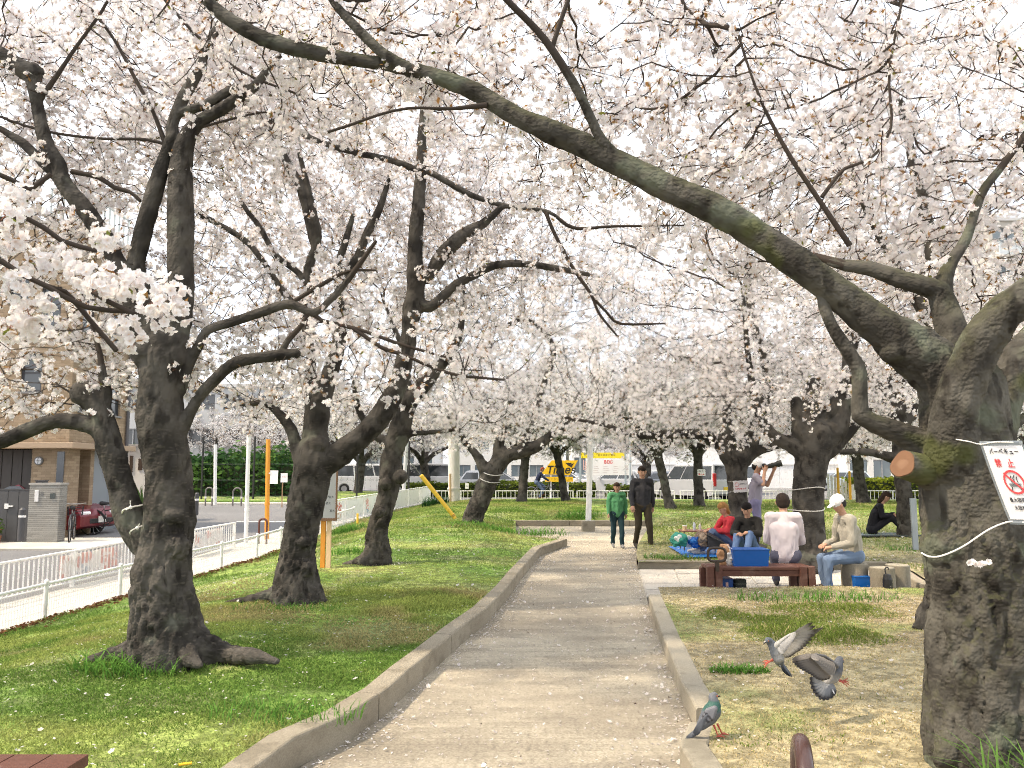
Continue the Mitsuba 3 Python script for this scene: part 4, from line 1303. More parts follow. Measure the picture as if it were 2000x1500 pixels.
M_ORANGE, M_YEL = mat((0.72, 0.30, 0.035), 0.45), mat((0.80, 0.52, 0.06), 0.45)
pole('white_pole', 480, 1062, 486, 850, 20.5, 0.052, 'worn_white', 'tall white pole at the end of the left railing', 'pole')
pole('white_pole', 420, 990, 421, 868, 38, 0.075, 'worn_white', 'thin white pole on the far pavement, beside the hoop bollards', 'pole')
ot, a, b = pole('orange_pole', 521, 1048, 524, 858, 21.5, 0.058, M_ORANGE, 'bright orange pole behind the low fence carrying a white notice', 'pole')
c = P(535, 932, 21.4)
t = thing('paper_notice', 'larger white paper notice fixed to the orange pole', 'notice')
part(t, 'sheet', box(c[0] - 0.1, c[0] + 0.105, c[1] - 0.004, c[1] + 0.004, c[2] - 0.175, c[2] + 0.175), mat((0.82, 0.82, 0.80)))
part(t, 'clip', box(c[0] - 0.13, c[0] - 0.09, c[1] - 0.02, c[1] + 0.02, c[2] + 0.09, c[2] + 0.12), STEEL)
c = P(555, 933, 36)
t = thing('paper_notice', 'smaller white notice on a wooden stake by the net fence', 'notice')
part(t, 'sheet', box(c[0] - 0.15, c[0] + 0.15, c[1] - 0.006, c[1] + 0.006, c[2] - 0.2, c[2] + 0.2), mat((0.82, 0.82, 0.80)))
part(t, 'stake', box(c[0] - 0.09, c[0] - 0.05, c[1] + 0.01, c[1] + 0.05, -0.1, c[2] + 0.1), mat((0.35, 0.22, 0.12)))
part(t, 'line', box(c[0] - 0.1, c[0] + 0.1, c[1] - 0.009, c[1] - 0.006, c[2] + 0.02, c[2] + 0.05), mat((0.55, 0.35, 0.33)))


def hoop(name, u, y, w, h, r, m, label, cat_, zf=None, bands=False, group=None):
    x = (u - 1000) / FOC * y * CP
    z = float(z_street(x, y)) if zf is None else zf
    pts = [(x - w / 2, y, z - 0.1), (x - w / 2, y, z + h - w / 2)] + [(x - w / 2 * math.cos(a), y, z + h - w / 2 + w / 2 * math.sin(a)) for a in np.linspace(0.2, math.pi - 0.2, 9)] + [(x + w / 2, y, z + h - w / 2), (x + w / 2, y, z - 0.1)]
    t = thing(name, label, cat_, group)
    part(t, 'hoop', tube(pts, r, 10), m, smooth=50)
    if bands:
        for s in (-1, 1):
            part(t, 'reflector', cyl((x + s * w / 2, y, z + h * 0.42), (x + s * w / 2, y, z + h * 0.52), r * 1.15, 10), 'worn_white')
    else:
        part(t, 'foot', cat([cyl((x + s * w / 2, y, z), (x + s * w / 2, y, z + 0.02), r * 1.6, 10) for s in (-1, 1)]), m)
    return t


M_IRON = mat((0.16, 0.15, 0.145), 0.4)
hoop('hoop_bollard', 410, 37, 0.30, 0.82, 0.035, M_IRON, 'grey steel hoop bollard left of the thin white pole', 'bollard', bands=True)
hoop('hoop_bollard', 465, 37, 0.38, 0.80, 0.035, M_IRON, 'grey steel hoop bollard between the two white poles', 'bollard', bands=True)
hoop('brown_hoop', 517, 20.3, 0.19, 0.62, 0.025, RUST, 'rust-brown steel hoop standing at the foot of the orange pole', 'bollard')
# the brown hoop in the foreground, its top just in the frame
c = P(1565, 1437, 3.05)
dv = np.array([0.25, 0.945])
pts = [(c[0] + 0.22 * dv[0] * math.cos(a), c[1] + 0.22 * dv[1] * math.cos(a), c[2] - 0.26 + 0.23 * math.sin(a)) for a in np.linspace(math.pi, 0, 19)]
pts = [(pts[0][0], pts[0][1], 0.0)] + pts + [(pts[-1][0], pts[-1][1], 0.0)]
t = thing('brown_hoop', 'brown painted steel hoop at the bottom edge, nearest the camera', 'bollard')
part(t, 'hoop', tube(pts, 0.031, 16), mat((0.055, 0.026, 0.022), 0.25, coat=0.6), smooth=60)
part(t, 'foot', cat([cyl((q[0], q[1], 0.10), (q[0], q[1], 0.14), 0.045, 14) for q in (pts[0], pts[-1])]), RUST)

# bollards in front of the house and on the road island
for u, v, h, y, lb in ((41, 1048, 0.62, 19.5, 'dark short bollard on the pavement before the dark gate'), (383, 1012, 0.9, 31, 'dark bollard at the road corner, just right of the front trunk')):
    c = P(u, v, y)
    t = thing('bollard', lb, 'bollard')
    part(t, 'shaft', cyl((c[0], c[1], c[2] - 0.1), (c[0], c[1], c[2] + h), 0.075, 14), mat(DGREY, 0.5), smooth=40)
    part(t, 'cap', cyl((c[0], c[1], c[2] + h), (c[0], c[1], c[2] + h + 0.05), 0.075, 14, 0.04), mat(DGREY, 0.5))
    part(t, 'band', cyl((c[0], c[1], c[2] + h * 0.72), (c[0], c[1], c[2] + h * 0.8), 0.078, 14), 'worn_white')

# notice board on two timber posts behind the second tree
y = 12.4
t = thing('notice_board', 'grey notice board in a brown frame on timber posts behind the second tree', 'sign')
c0, c1 = P(575, 905, y), P(655, 1012, y)
part(t, 'board', box(c0[0], c1[0], y, y + 0.02, c1[2], c0[2] - 0.05), mat((0.33, 0.35, 0.37)))
part(t, 'frame', cat([box(c1[0], c1[0] + 0.02, y - 0.01, y + 0.03, c1[2] - 0.02, c0[2] - 0.03), box(c0[0] - 0.02, c1[0] + 0.02, y - 0.008, y + 0.028, c1[2] - 0.04, c1[2] - 0.001)]), mat((0.16, 0.09, 0.05)))
for u, m in ((630, M_ORANGE), (641, mat((0.72, 0.52, 0.32), 0.7))):
    c = P(u, 1140, y + 0.1)
    part(t, 'post', box(c[0] - 0.032, c[0] + 0.032, y + 0.04, y + 0.1, -0.1, c1[2] + 0.3), m)
for (u, v) in ((646, 973), (648, 1000), (638, 972), (640, 985)):
    c = P(u, v, y - 0.002)
    part(t, 'print', put(word(['box', 'dai'], 0.035, w=0.005), (c[0] - 0.03, y - 0.001, c[2])), mat((0.10, 0.11, 0.12)))
c = P(655, 955, 12.6)
c0, c1 = P(659, 902, 14.6), P(657, 985, 14.6)
# yellow guard of a stay wire, and the wire above it
a, b = P(889, 1012, 20.5), P(822, 928, 20.2)
t = thing('stay_wire_guard', 'yellow tube of a stay wire slanting up to the left beside the leaning tree', 'guard')
part(t, 'tube', tube([a, a + (b - a) * 0.98, b], [0.048, 0.055, 0.04], 12), M_YEL, smooth=40)
part(t, 'wire', tube([b, b + (b - a) * 3.2], 0.008, 5), mat((0.3, 0.3, 0.3), 0.4, 0.8))
part(t, 'band', tube([a + (b - a) * 0.05, a + (b - a) * 0.09], 0.058, 12), mat((0.45, 0.28, 0.05)))
c = P(698, 1028, 25.5)
t = thing('yellow_stake', 'short yellow stake in the grass left of the knobbly tree', 'stake')
part(t, 'shaft', cyl((c[0], c[1], 0.0), (c[0], c[1], c[2] + 0.38), 0.035, 10), M_YEL, smooth=40)
part(t, 'cap', cyl((c[0], c[1], c[2] + 0.38), (c[0], c[1], c[2] + 0.40), 0.035, 10, 0.01), M_YEL)
# utility poles
pole('utility_pole', 887, 990, 885, 560, 38, 0.27, mat((0.62, 0.60, 0.56), 0.8), 'thick pale concrete utility pole behind the stay wire', 'pole')
pole('timber_pole', 880, 985, 879, 925, 37.6, 0.05, mat((0.5, 0.36, 0.22), 0.7), 'thin timber prop beside the pale utility pole', 'pole')
pole('grey_pole', 787, 985, 795, 850, 36, 0.085, mat((0.55, 0.56, 0.56), 0.5), 'grey steel pole seen just right of the knobbly trunk', 'pole')
pole('timber_pole', 957, 990, 960, 900, 35.5, 0.05, mat((0.62, 0.42, 0.25), 0.7), 'pale timber stake between the leaning tree and the slim trunk', 'pole')
pole('white_pole', 1765, 985, 1770, 905, 38.5, 0.06, 'worn_white', 'thin white pole in front of the clipped hedge, above the person in black', 'pole')
lp, a, b = pole('lamp_pole', 1149, 1024, 1154, 838, 22.6, 0.078, 'worn_white', 'white steel pole standing on a small footing at the end of the path', 'pole')
part(lp, 'upper_shaft', tube([a + (b - a) * 0.99, a + (b - a) * 1.25], [0.062, 0.056], 12), 'worn_white', smooth=40)
part(lp, 'footing', box(a[0] - 0.17, a[0] + 0.17, a[1] - 0.17, a[1] + 0.17, 0.0, a[2] + 0.25, 0.01), 'concrete')

# ---------------------------------------------------------------- the brick house on the left
def c_brick(p, n, uv):
    h = dr.select(dr.abs(n.x) > 0.5, p.y, p.x)
    row = p.z / 0.073
    k = h / 0.235 + 0.5 * dr.floor(row)
    fx, fz = k - dr.floor(k), row - dr.floor(row)
    j = 1 - mikit.smoothstep(0.02, 0.10, dr.minimum(dr.minimum(fx, 1 - fx) * 3, dr.minimum(fz, 1 - fz)))
    t = mikit.cell_rand(k, row, 3)
    c = mikit.mix((0.34, 0.265, 0.185), (0.24, 0.18, 0.12), t) * (0.85 + 0.3 * fbm_c(p, 1.0, 3))
    return mikit.mix(c, (0.20, 0.15, 0.11), j * 0.7)


def b_brick(p, n, uv):
    h = dr.select(dr.abs(n.x) > 0.5, p.y, p.x)
    row = p.z / 0.073
    k = h / 0.235 + 0.5 * dr.floor(row)
    fx, fz = k - dr.floor(k), row - dr.floor(row)
    return 0.008 * mikit.smoothstep(0.02, 0.12, dr.minimum(dr.minimum(fx, 1 - fx) * 3, dr.minimum(fz, 1 - fz)))


proc_mat('brick', c_brick, 0.85, b_brick, 4e-3)


def c_stone(p, n, uv):
    row = p.z / 0.05
    fz = row - dr.floor(row)
    j = 1 - mikit.smoothstep(0.05, 0.25, dr.minimum(fz, 1 - fz))
    h = p.x + p.y
    t = mikit.cell_rand(h / 0.3 + 0.37 * dr.floor(row), row, 2)
    return mikit.mix((0.30, 0.295, 0.275), (0.22, 0.215, 0.20), t) * (1 - 0.45 * j)


proc_mat('ledgestone', c_stone, 0.85)
HY = 22.0
hx = lambda u: (u - 1000) / FOC * HY * CP
hz = lambda v: float(P(1000, v, HY)[2])
H = thing('brick_house', 'three-storey tan brick house with a dark entrance and carport, across the street', 'house')
g0 = -0.2
cz = hz(876)
XR, XL = hx(131), hx(-420)
sy = lambda u: XR / ((u - 1000) / FOC * CP)  # along the side wall that faces the street
SY1 = sy(244)
zr = hz(436)
M_FRAME, M_PANE = mat((0.035, 0.035, 0.04), 0.4), mat((0.045, 0.055, 0.065), 0.08, spec=0.9)


def punched(bx, holes):
    m = mf(bx)
    for h in holes:
        m = m - mf(h)
    return tm(m)


wins = [(hx(-5), hx(34), hz(590), hz(535)), (hx(60), hx(100), hz(640), hz(560)), (hx(28), hx(70), hz(765), hz(690)), (hx(-120), hx(-60), hz(640), hz(540)), (hx(-120), hx(-60), hz(800), hz(690))]
part(H, 'wall', punched(box(XL, XR, HY, HY + 0.3, cz + 0.16, zr), [box(a, b, HY - 1, HY + 1, c, d) for a, b, c, d in wins]), 'brick')


def window(a, b, c, d, R, o):
    """Frame, pane and sill in a wall: a to b along it, c to d up it."""
    pl = lambda m: put(m, o, R)
    w = part(H, 'window', pl(cat([box(a, a + 0.05, 0.05, 0.13, c, d), box(b - 0.05, b, 0.05, 0.13, c, d), box(a + .05, b - .05, 0.05, 0.13, d - 0.05, d), box(a + .05, b - .05, 0.05, 0.13, c, c + 0.05), box(a + .05, b - .05, .06, .12, (c + d) / 2 - .02, (c + d) / 2 + .02)])), M_FRAME)
    part(w, 'pane', pl(box(a + 0.051, b - 0.051, 0.08, 0.10, c + 0.051, d - 0.051)), M_PANE)
    part(w, 'sill', pl(box(a - 0.04, b + 0.04, -0.05, 0.03, c - 0.05, c - 0.002)), mat((0.2, 0.2, 0.2)))


for w in wins:
    window(*w, np.eye(3), (0, HY, 0))
SW = [(sy(146), sy(170), hz(640), hz(560)), (sy(203), sy(229), hz(650), hz(585)), (sy(146), sy(170), hz(800), hz(725)), (sy(205), sy(228), hz(800), hz(730))]
RS = rot_z(math.pi / 2)  # x -> along +y, y -> towards -x
part(H, 'side_wall', punched(box(XR - 0.3, XR, HY + 0.302, SY1, cz + 0.16, zr), [box(XR - 1, XR + 1, a, b, c, d) for a, b, c, d in SW]), 'brick')
for w in SW:
    window(*w, RS, (XR, 0, 0))
# ground floor: pier, inner walls, canopy
part(H, 'canopy', box(XL, XR + 0.30, HY - 0.35, SY1, cz, cz + 0.155, 0.01), mat((0.36, 0.27, 0.19), 0.8))
part(H, 'pier', box(hx(60), XR, HY + 0.02, HY + 0.62, g0, cz - 0.003), 'brick')
part(H, 'pier', box(XR - 0.3, XR, sy(176), sy(183), g0, cz - 0.003), 'brick')
part(H, 'carport_wall', box(XR - 4.2, XR - 4.0, HY + 0.63, SY1, g0, cz - 0.003), mat((0.10, 0.06, 0.045), 0.8))
part(H, 'carport_side', box(XR - 3.99, XR - 0.31, sy(183) + 0.05, sy(183) + 0.2, g0, cz - 0.003), mat((0.20, 0.11, 0.07), 0.8))
part(H, 'shutter', box(XR - 0.2, XR - 0.14, sy(183) + 0.21, SY1, g0, cz - 0.003), mat((0.22, 0.25, 0.28), 0.5))
part(H, 'roof', box(XL, XR - 0.301, HY + 0.301, SY1, zr - 0.25, zr - 0.05), mat((0.3, 0.3, 0.3)))
part(H, 'back_wall', box(XL, XR - 0.302, SY1 + 0.003, SY1 + 0.2, g0, zr), mat((0.3, 0.2, 0.13)))
part(H, 'coping', cat([box(XL, XR + 0.03, HY - 0.04, HY + 0.32, zr + .001, zr + 0.07), box(XR - .32, XR + .03, HY + .321, SY1 + .04, zr + .001, zr + .07)]), mat((0.42, 0.40, 0.37)))
part(H, 'drainpipe', cyl((XR + 0.07, SY1 - 0.12, g0), (XR + 0.07, SY1 - 0.12, zr), 0.05, 10), mat((0.10, 0.10, 0.11)), smooth=40)
d = part(H, 'door', box(hx(-120), hx(60) - 0.01, HY + 0.5, HY + 0.56, g0, cz - 0.003), mat((0.035, 0.031, 0.03), 0.55))
for i in range(9):
    x = hx(-120) + i * 0.28
    part(d, 'board', box(x, x + 0.265, HY + 0.46, HY + 0.499, g0 + 0.02, cz - 0.02, 0.006), mat((0.045, 0.04, 0.038), 0.55))
w = part(H, 'slit_window', box(hx(110), hx(124), HY - 0.005, HY + 0.019, hz(945), hz(882)), mat((0.05, 0.06, 0.075), 0.1, spec=0.9))
c = P(75, 900, HY - 0.03)
w = part(H, 'porthole', cyl((c[0], HY - 0.03, c[2]), (c[0], HY + 0.015, c[2]), 0.115, 20), mat((0.12, 0.12, 0.12), 0.4), smooth=40)
part(w, 'glass', cyl((c[0], HY - 0.05, c[2]), (c[0], HY - 0.031, c[2]), 0.085, 20), mat((0.55, 0.57, 0.6), 0.15), smooth=40)
part(w, 'bar', cat([box(c[0] - .008, c[0] + .008, HY - .056, HY - .051, c[2] - .085, c[2] + .085), box(c[0] - .085, c[0] + .085, HY - .0565, HY - .0515, c[2] - .008, c[2] + .008)]), mat((0.15, .15, .15)))
M_RAIL = mat((0.42, 0.46, 0.46), 0.4)
ra = part(H, 'roof_rail', cat([box(hx(60), XR - .1, HY + 0.12, HY + 0.17, zr + 1.0, zr + 1.05), box(XR - .17, XR - .12, HY + .171, SY1, zr + 1.0, zr + 1.05)]), M_RAIL)
for q in [box(x - .02, x + .02, HY + 0.13, HY + 0.16, zr + .071, zr + 1.0) for x in np.arange(hx(62), XR - .15, .35)] + [box(XR - .165, XR - .125, q_, q_ + .04, zr + .071, zr + 1.0) for q_ in np.arange(HY + .3, SY1, .3)]:
    part(ra, 'bar', q, M_RAIL)
# forecourt: gate, gate post, mailbox
y = 20.6
gx = lambda u: (u - 1000) / FOC * y * CP
gz = lambda v: float(P(1000, v, y)[2])
t = thing('stone_gatepost', 'grey ledgestone gatepost with an intercom and a small mailbox slot', 'gatepost')
part(t, 'pier', box(gx(60), gx(119), y, y + 0.35, -0.3, gz(947)), 'ledgestone')
part(t, 'coping', box(gx(60) - 0.02, gx(119) + 0.02, y - 0.02, y + 0.37, gz(947) + 0.001, gz(944) + 0.01), mat((0.32, 0.31, 0.29)))
part(t, 'intercom', box(gx(71.5), gx(79), y - 0.03, y - 0.002, gz(980), gz(957), 0.004), mat((0.6, 0.6, 0.6), 0.4))
part(t, 'letter_slot', box(gx(101), gx(111), y - 0.02, y - 0.002, gz(974), gz(963), 0.003), mat((0.05, 0.06, 0.06), 0.4))
part(t, 'number_plate', box(gx(83.5), gx(87), y - 0.01, y - 0.002, gz(969), gz(960)), mat((0.12, 0.12, 0.12)))
part(t, 'lantern', cat([box(gx(66), gx(84), y + 0.1, y + 0.25, gz(944) + 0.011, gz(940)), box(gx(65), gx(85), y + 0.08, y + 0.27, gz(939.9), gz(938))]), mat((0.05, .05, .055)))
t = thing('dark_gate', 'dark grey board gate with a pale lever handle beside the stone gatepost', 'gate')
for i in range(6):
    x0 = gx(-70) + i * 0.27
    if x0 + 0.26 < gx(59):
        part(t, 'board', box(x0, x0 + 0.262, y + 0.1, y + 0.14, -0.17, gz(958), 0.005), mat((0.06, 0.06, 0.062), 0.5))
part(t, 'handle', cat([box(gx(10), gx(17), y + 0.06, y + 0.099, gz(994), gz(984)), box(gx(17.2), gx(26), y + 0.05, y + 0.09, gz(990.5), gz(987.5))]), mat((0.7, 0.7, 0.68), 0.3))
part(t, 'frame', box(gx(-72), gx(59) - 0.005, y + 0.09, y + 0.15, gz(958) + 0.002, gz(955)), mat((0.05, 0.05, 0.052), 0.5))
t = thing('planter', 'terracotta planter with leaves and red flowers at the left edge by the gate', 'planter')
part(t, 'pot', tube([(gx(3), y - 0.2, -0.2), (gx(3), y - 0.2, 0.02), (gx(3), y - 0.2, 0.04)], [0.16, 0.2, 0.21], 14), mat((0.3, 0.12, 0.07)), smooth=40)


def leafy(parent, name, c, r, n, size, col, seed, sq=(1, 1, 1), kind='stuff', col2=None):
    rng = np.random.default_rng(seed)
    s = Soup()
    for i in range(n):
        d = rng.normal(size=3)
        d /= np.linalg.norm(d)
        p = np.asarray(c) + d * np.asarray(sq) * r * rng.random() ** 0.4
        a, b, _ = frame(d + rng.normal(size=3) * 0.7)
        L = size * rng.uniform(0.6, 1.3)
        g = rng.uniform(0.6, 1.35)
        cc = np.array(col if col2 is None or rng.random() < 0.6 else col2) * g
        s.add([p - a * L, p + b * L * 0.45, p + a * L, p - b * L * 0.45], [[0, 1, 2], [0, 2, 3]], cc)
    v, f, c_ = s.get()
    return part(parent, name, (v, f), 'leafy', color=c_, kind=kind)


leafy(t, 'foliage', (gx(3), y - 0.2, 0.25), 0.26, 160, 0.05, (0.07, 0.12, 0.03), 3)
leafy(t, 'flowers', (gx(3), y - 0.25, 0.2), 0.22, 30, 0.035, (0.5, 0.06, 0.06), 4)
t = thing('potted_plant', 'spiky green plant in a pale pot beside the white annexe', 'plant')
c = P(276, 1005, 25)
part(t, 'pot', tube([(c[0], 25, c[2] - .15), (c[0], 25, c[2] + .3)], [0.15, 0.2], 14), mat((0.6, 0.58, 0.55)), smooth=40)
s = Soup()
rng = np.random.default_rng(8)
for i in range(46):
    a = rng.uniform(0, 6.28)
    d = np.array([math.cos(a) * 0.5, math.sin(a) * 0.5, 1.0])
    w = np.array([-math.sin(a), math.cos(a), 0]) * 0.018
    p0 = np.array([c[0], 25, c[2] + 0.28])
    L = rng.uniform(0.35, 0.75)
    s.add([p0 - w, p0 + w, p0 + d * L * 0.6 + w, p0 + d * L * 0.6 - w, p0 + d * L - [0, 0, 0.1]], [[0, 1, 2], [0, 2, 3], [3, 2, 4]], np.array((0.10, 0.16, 0.05)) * rng.uniform(.7, 1.3))
v, f, c_ = s.get()
part(t, 'leaves', (v, f), 'leafy', color=c_, kind='stuff')
# white annexe behind
A = thing('white_annexe', 'small white rendered building with dark slit windows behind the low stem of the front tree', 'building')
y = 27.5
ax_ = lambda u: (u - 1000) / FOC * y * CP
az = lambda v: float(P(1000, v, y)[2])
part(A, 'wall', box(ax_(150), ax_(286), y, y + 0.9, -0.2, az(872)), mat((0.72, 0.72, 0.70), 0.8))
part(A, 'roof', box(ax_(150) - .1, ax_(286) + .1, y - .1, y + 1.0, az(872) + .002, az(868)), mat((0.4, 0.4, 0.4)))
for u0, u1, v0, v1 in ((253, 259, 890, 923), (270, 278, 896, 918)):
    part(A, 'window', box(ax_(u0), ax_(u1), y - 0.03, y - 0.002, az(v1), az(v0)), mat((0.08, 0.06, 0.05), 0.3))
part(A, 'shutter', box(ax_(190), ax_(236), y - 0.04, y - 0.002, -0.2, az(900)), mat((0.25, 0.28, 0.31), 0.5))

# ---------------------------------------------------------------- the far side of the street: net fence, hedge, buildings, car park
def net_fence(x0, x1, y, h, label, pitch=2.4):
    k = thing('net_fence', label, 'fence')
    n = int((x1 - x0) / pitch)
    for i in range(n + 1):
        x = x0 + i * (x1 - x0) / n
        part(k, 'post', cyl((x, y, 0), (x, y, h), 0.05, 8), mat((0.02, 0.02, 0.02)), smooth=40)
    ms = []
    for z in np.arange(0.4, h, 0.8):
        ms.append(tube([(x0, y, z), (x1, y, z)], 0.010, 3))
    for x in np.arange(x0, x1, 0.3):
        ms.append(tube([(x, y + 0.02, 0.15), (x, y + 0.02, h)], 0.005, 3))
    part(k, 'netting', cat(ms), mat((0.012, 0.03, 0.024)), kind='stuff')


net_fence(-26, -5.2, 41.5, 3.4, 'tall dark green net fence along the far side of the crossing street')


def hedge(name, x0, x1, y0, y1, z0, z1, label, col, col2, n, seed, size=0.09, rough=0.12):
    k = thing(name, label, 'hedge')
    rng = np.random.default_rng(seed)
    core = box(x0 + .12, x1 - .12, y0 + .12, y1 - .12, z0, z1 - .12)
    part(k, 'core', core, mat((0.03, 0.04, 0.015), 0.9))
    s = Soup()
    for i in range(n):
        f = rng.random()
        p = np.array([rng.uniform(x0, x1), rng.uniform(y0, y1), rng.uniform(z0, z1)])
        if f < 0.5:
            p[2] = z1 - rng.random() ** 2 * 0.15
        elif f < 0.9:
            p[1] = y0 + rng.random() ** 2 * 0.15
        else:
            p[0] = x0 if rng.random() < .5 else x1
        p += rng.normal(size=3) * rough * 0.4
        p[2] += rough * (meshkit.noise(p * [0.9, 0.9, 0.3], seed) - 0.5) * 3
        a, b, _ = frame(rng.normal(size=3))
        L = size * rng.uniform(0.5, 1.2)
        c = np.array(col if meshkit.noise(p * 1.2, seed) < 0.5 else col2) * rng.uniform(0.65, 1.35)
        s.add([p - a * L, p + b * L * 0.6, p + a * L, p - b * L * 0.6], [[0, 1, 2], [0, 2, 3]], c)
    v, f, c = s.get()
    part(k, 'foliage', (v, f), 'leafy', color=c, kind='stuff')


hedge('shrub_bank', -25, -11.2, 43.2, 45.2, 0.1, 2.0, 'green shrubs behind the net fence, left of the orange pole', (0.10, 0.19, 0.05), (0.045, 0.10, 0.035), 9000, 1, 0.16, 0.7)
hedge('hedge', -6, 4.6, 46, 47.2, 0.1, 1.0, 'clipped hedge in front of the parked silver car, beyond the far fence', (0.13, 0.17, 0.03), (0.07, 0.10, 0.02), 5000, 2, 0.09)
hedge('hedge', 5.4, 12.4, 46, 47.2, 0.1, 0.9, 'clipped hedge beyond the far fence behind the walking people', (0.13, 0.17, 0.03), (0.07, 0.10, 0.02), 3000, 3, 0.09)
hedge('hedge', 18.2, 34, 43.6, 45.6, 0.1, 1.25, 'bright yellow-green clipped hedge on the right, beyond the person in black', (0.24, 0.28, 0.03), (0.12, 0.16, 0.02), 8000, 4, 0.09)
# verge of weeds along the net fence
X, Y = np.meshgrid(np.linspace(-26, -4.6, 30), np.linspace(39.4, 50, 6))
struct('verge', grid_mesh(X, Y, 0.17 + 0.05 * meshkit.noise(np.stack([X, Y, X * 0], -1)) + 0.25 * sstep(39.4, 46, Y)), 'soil_left', 'weedy green verge under the net fence', smooth=True)
# road paint
struct('road_line', box(-9.2, -5.9, 27.6, 27.78, float(z_street(0, 27.7)) - 0.02, float(z_street(0, 27.7)) + 0.006), 'worn_white', 'white stop line painted on the grey street')
struct('pavement', box(-26, -6.2, 38.3, 39.38, 0.0, 0.17, 0.01), 'pavement_face', 'far pavement of the crossing street under the hoop bollards')
struct('pavement', box(-26, -9.6, 18.9, 22.0, -0.4, float(z_street(0, 20)) + 0.03), 'slab', 'pale forecourt pavement before the brick house')


def building(name, x0, x1, y, d, z1, floors, label, wall, bays, glass=(0.16, 0.20, 0.22), sill_h=0.9, head=0.5, z0=0.1, band=None, cat_='building', balcony=False):
    k = thing(name, label, cat_)
    fh = (z1 - z0) / floors
    m = mf(box(x0, x1, y, y + 0.3, z0, z1))
    bw = (x1 - x0) / bays
    holes = []
    for f in range(floors):
        for b in range(bays):
            holes.append((x0 + b * bw + bw * 0.12, x0 + (b + 1) * bw - bw * 0.12, z0 + f * fh + sill_h, z0 + (f + 1) * fh - head))
    m = tm(m - m3.Manifold.batch_boolean([mf(box(a, b, y - 1, y + 2, c, e)) for a, b, c, e in holes], m3.OpType.Add))
    part(k, 'wall', m, wall)
    part(k, 'body', box(x0 + .01, x1 - .01, y + 0.32, y + d, z0, z1 - 0.01), wall)
    part(k, 'roof', box(x0 - .2, x1 + .2, y - .2, y + d + .2, z1 + .002, z1 + .25), mat((0.5, 0.5, 0.5)))
    gm, fm = mat(glass, 0.1, spec=0.9), mat((0.3, 0.31, 0.32), 0.4)
    for a, b, c, e in holes:
        w = part(k, 'window', cat([box(a, b, y + .1, y + .16, c, c + .07), box(a, b, y + .1, y + .16, e - .07, e), box((a + b) / 2 - .04, (a + b) / 2 + .04, y + .09, y + .17, c + .071, e - .071)]), fm)
        part(w, 'pane', box(a, b, y + .18, y + .2, c, e), gm)
    if balcony:
        for f in range(floors):
            part(k, 'balcony', box(x0 + .1, x1 - .1, y - 1.1, y - .01, z0 + f * fh - .1, z0 + f * fh + 0.05), wall)
            part(k, 'balustrade', box(x0 + .1, x1 - .1, y - 1.1, y - 1.04, z0 + f * fh + .051, z0 + f * fh + 1.05), mat((0.55, 0.6, 0.62), 0.3))
    return k


PALE = mat((0.66, 0.66, 0.64), 0.8)
building('white_building', 6.0, 27, 82, 10, 7.6, 2, 'long low white building with window bands behind the car park', PALE, 12, sill_h=1.2, head=0.8)
building('white_building', -6, 5.4, 86, 10, 8.6, 3, 'white building behind the yellow car park sign', PALE, 6, sill_h=1.0, head=0.6)
building('grey_building', -30, -14.5, 62, 12, 8.0, 3, 'grey concrete building with a dark open ground floor behind the shrubs', mat((0.42, 0.43, 0.44), 0.8), 6, glass=(0.05, 0.055, 0.06))
building('grey_building', -13.5, -7, 74, 10, 7.0, 2, 'pale grey building behind the white van', mat((0.55, 0.56, 0.56), 0.8), 4)
building('apartment_block', 37, 52, 62, 12, 21, 7, 'pale apartment block with balconies at the upper right edge', mat((0.50, 0.47, 0.42), 0.8), 6, balcony=True)
building('white_building', 28.5, 36.5, 70, 10, 6.2, 2, 'white building with a dark car bay behind the clipped hedge', PALE, 4)
# long white site wall
k = thing('white_wall', 'long white panel wall behind the parked cars', 'wall')
for i in range(10):
    part(k, 'panel', box(9 + i * 2.4, 11.36 + i * 2.4, 72, 72.1, 0.1, 3.4), 'worn_white')
part(k, 'rail', box(9, 33, 71.9, 71.99, 2.2, 2.3), mat((0.6, 0.6, 0.6)))


# ---------------------------------------------------------------- vehicles
M_GLASS = mat((0.03, 0.038, 0.045), 0.06, spec=1.0)
M_TYRE = mat((0.02, 0.02, 0.02), 0.8)
M_RIM = mat((0.45, 0.45, 0.46), 0.3, 0.7)


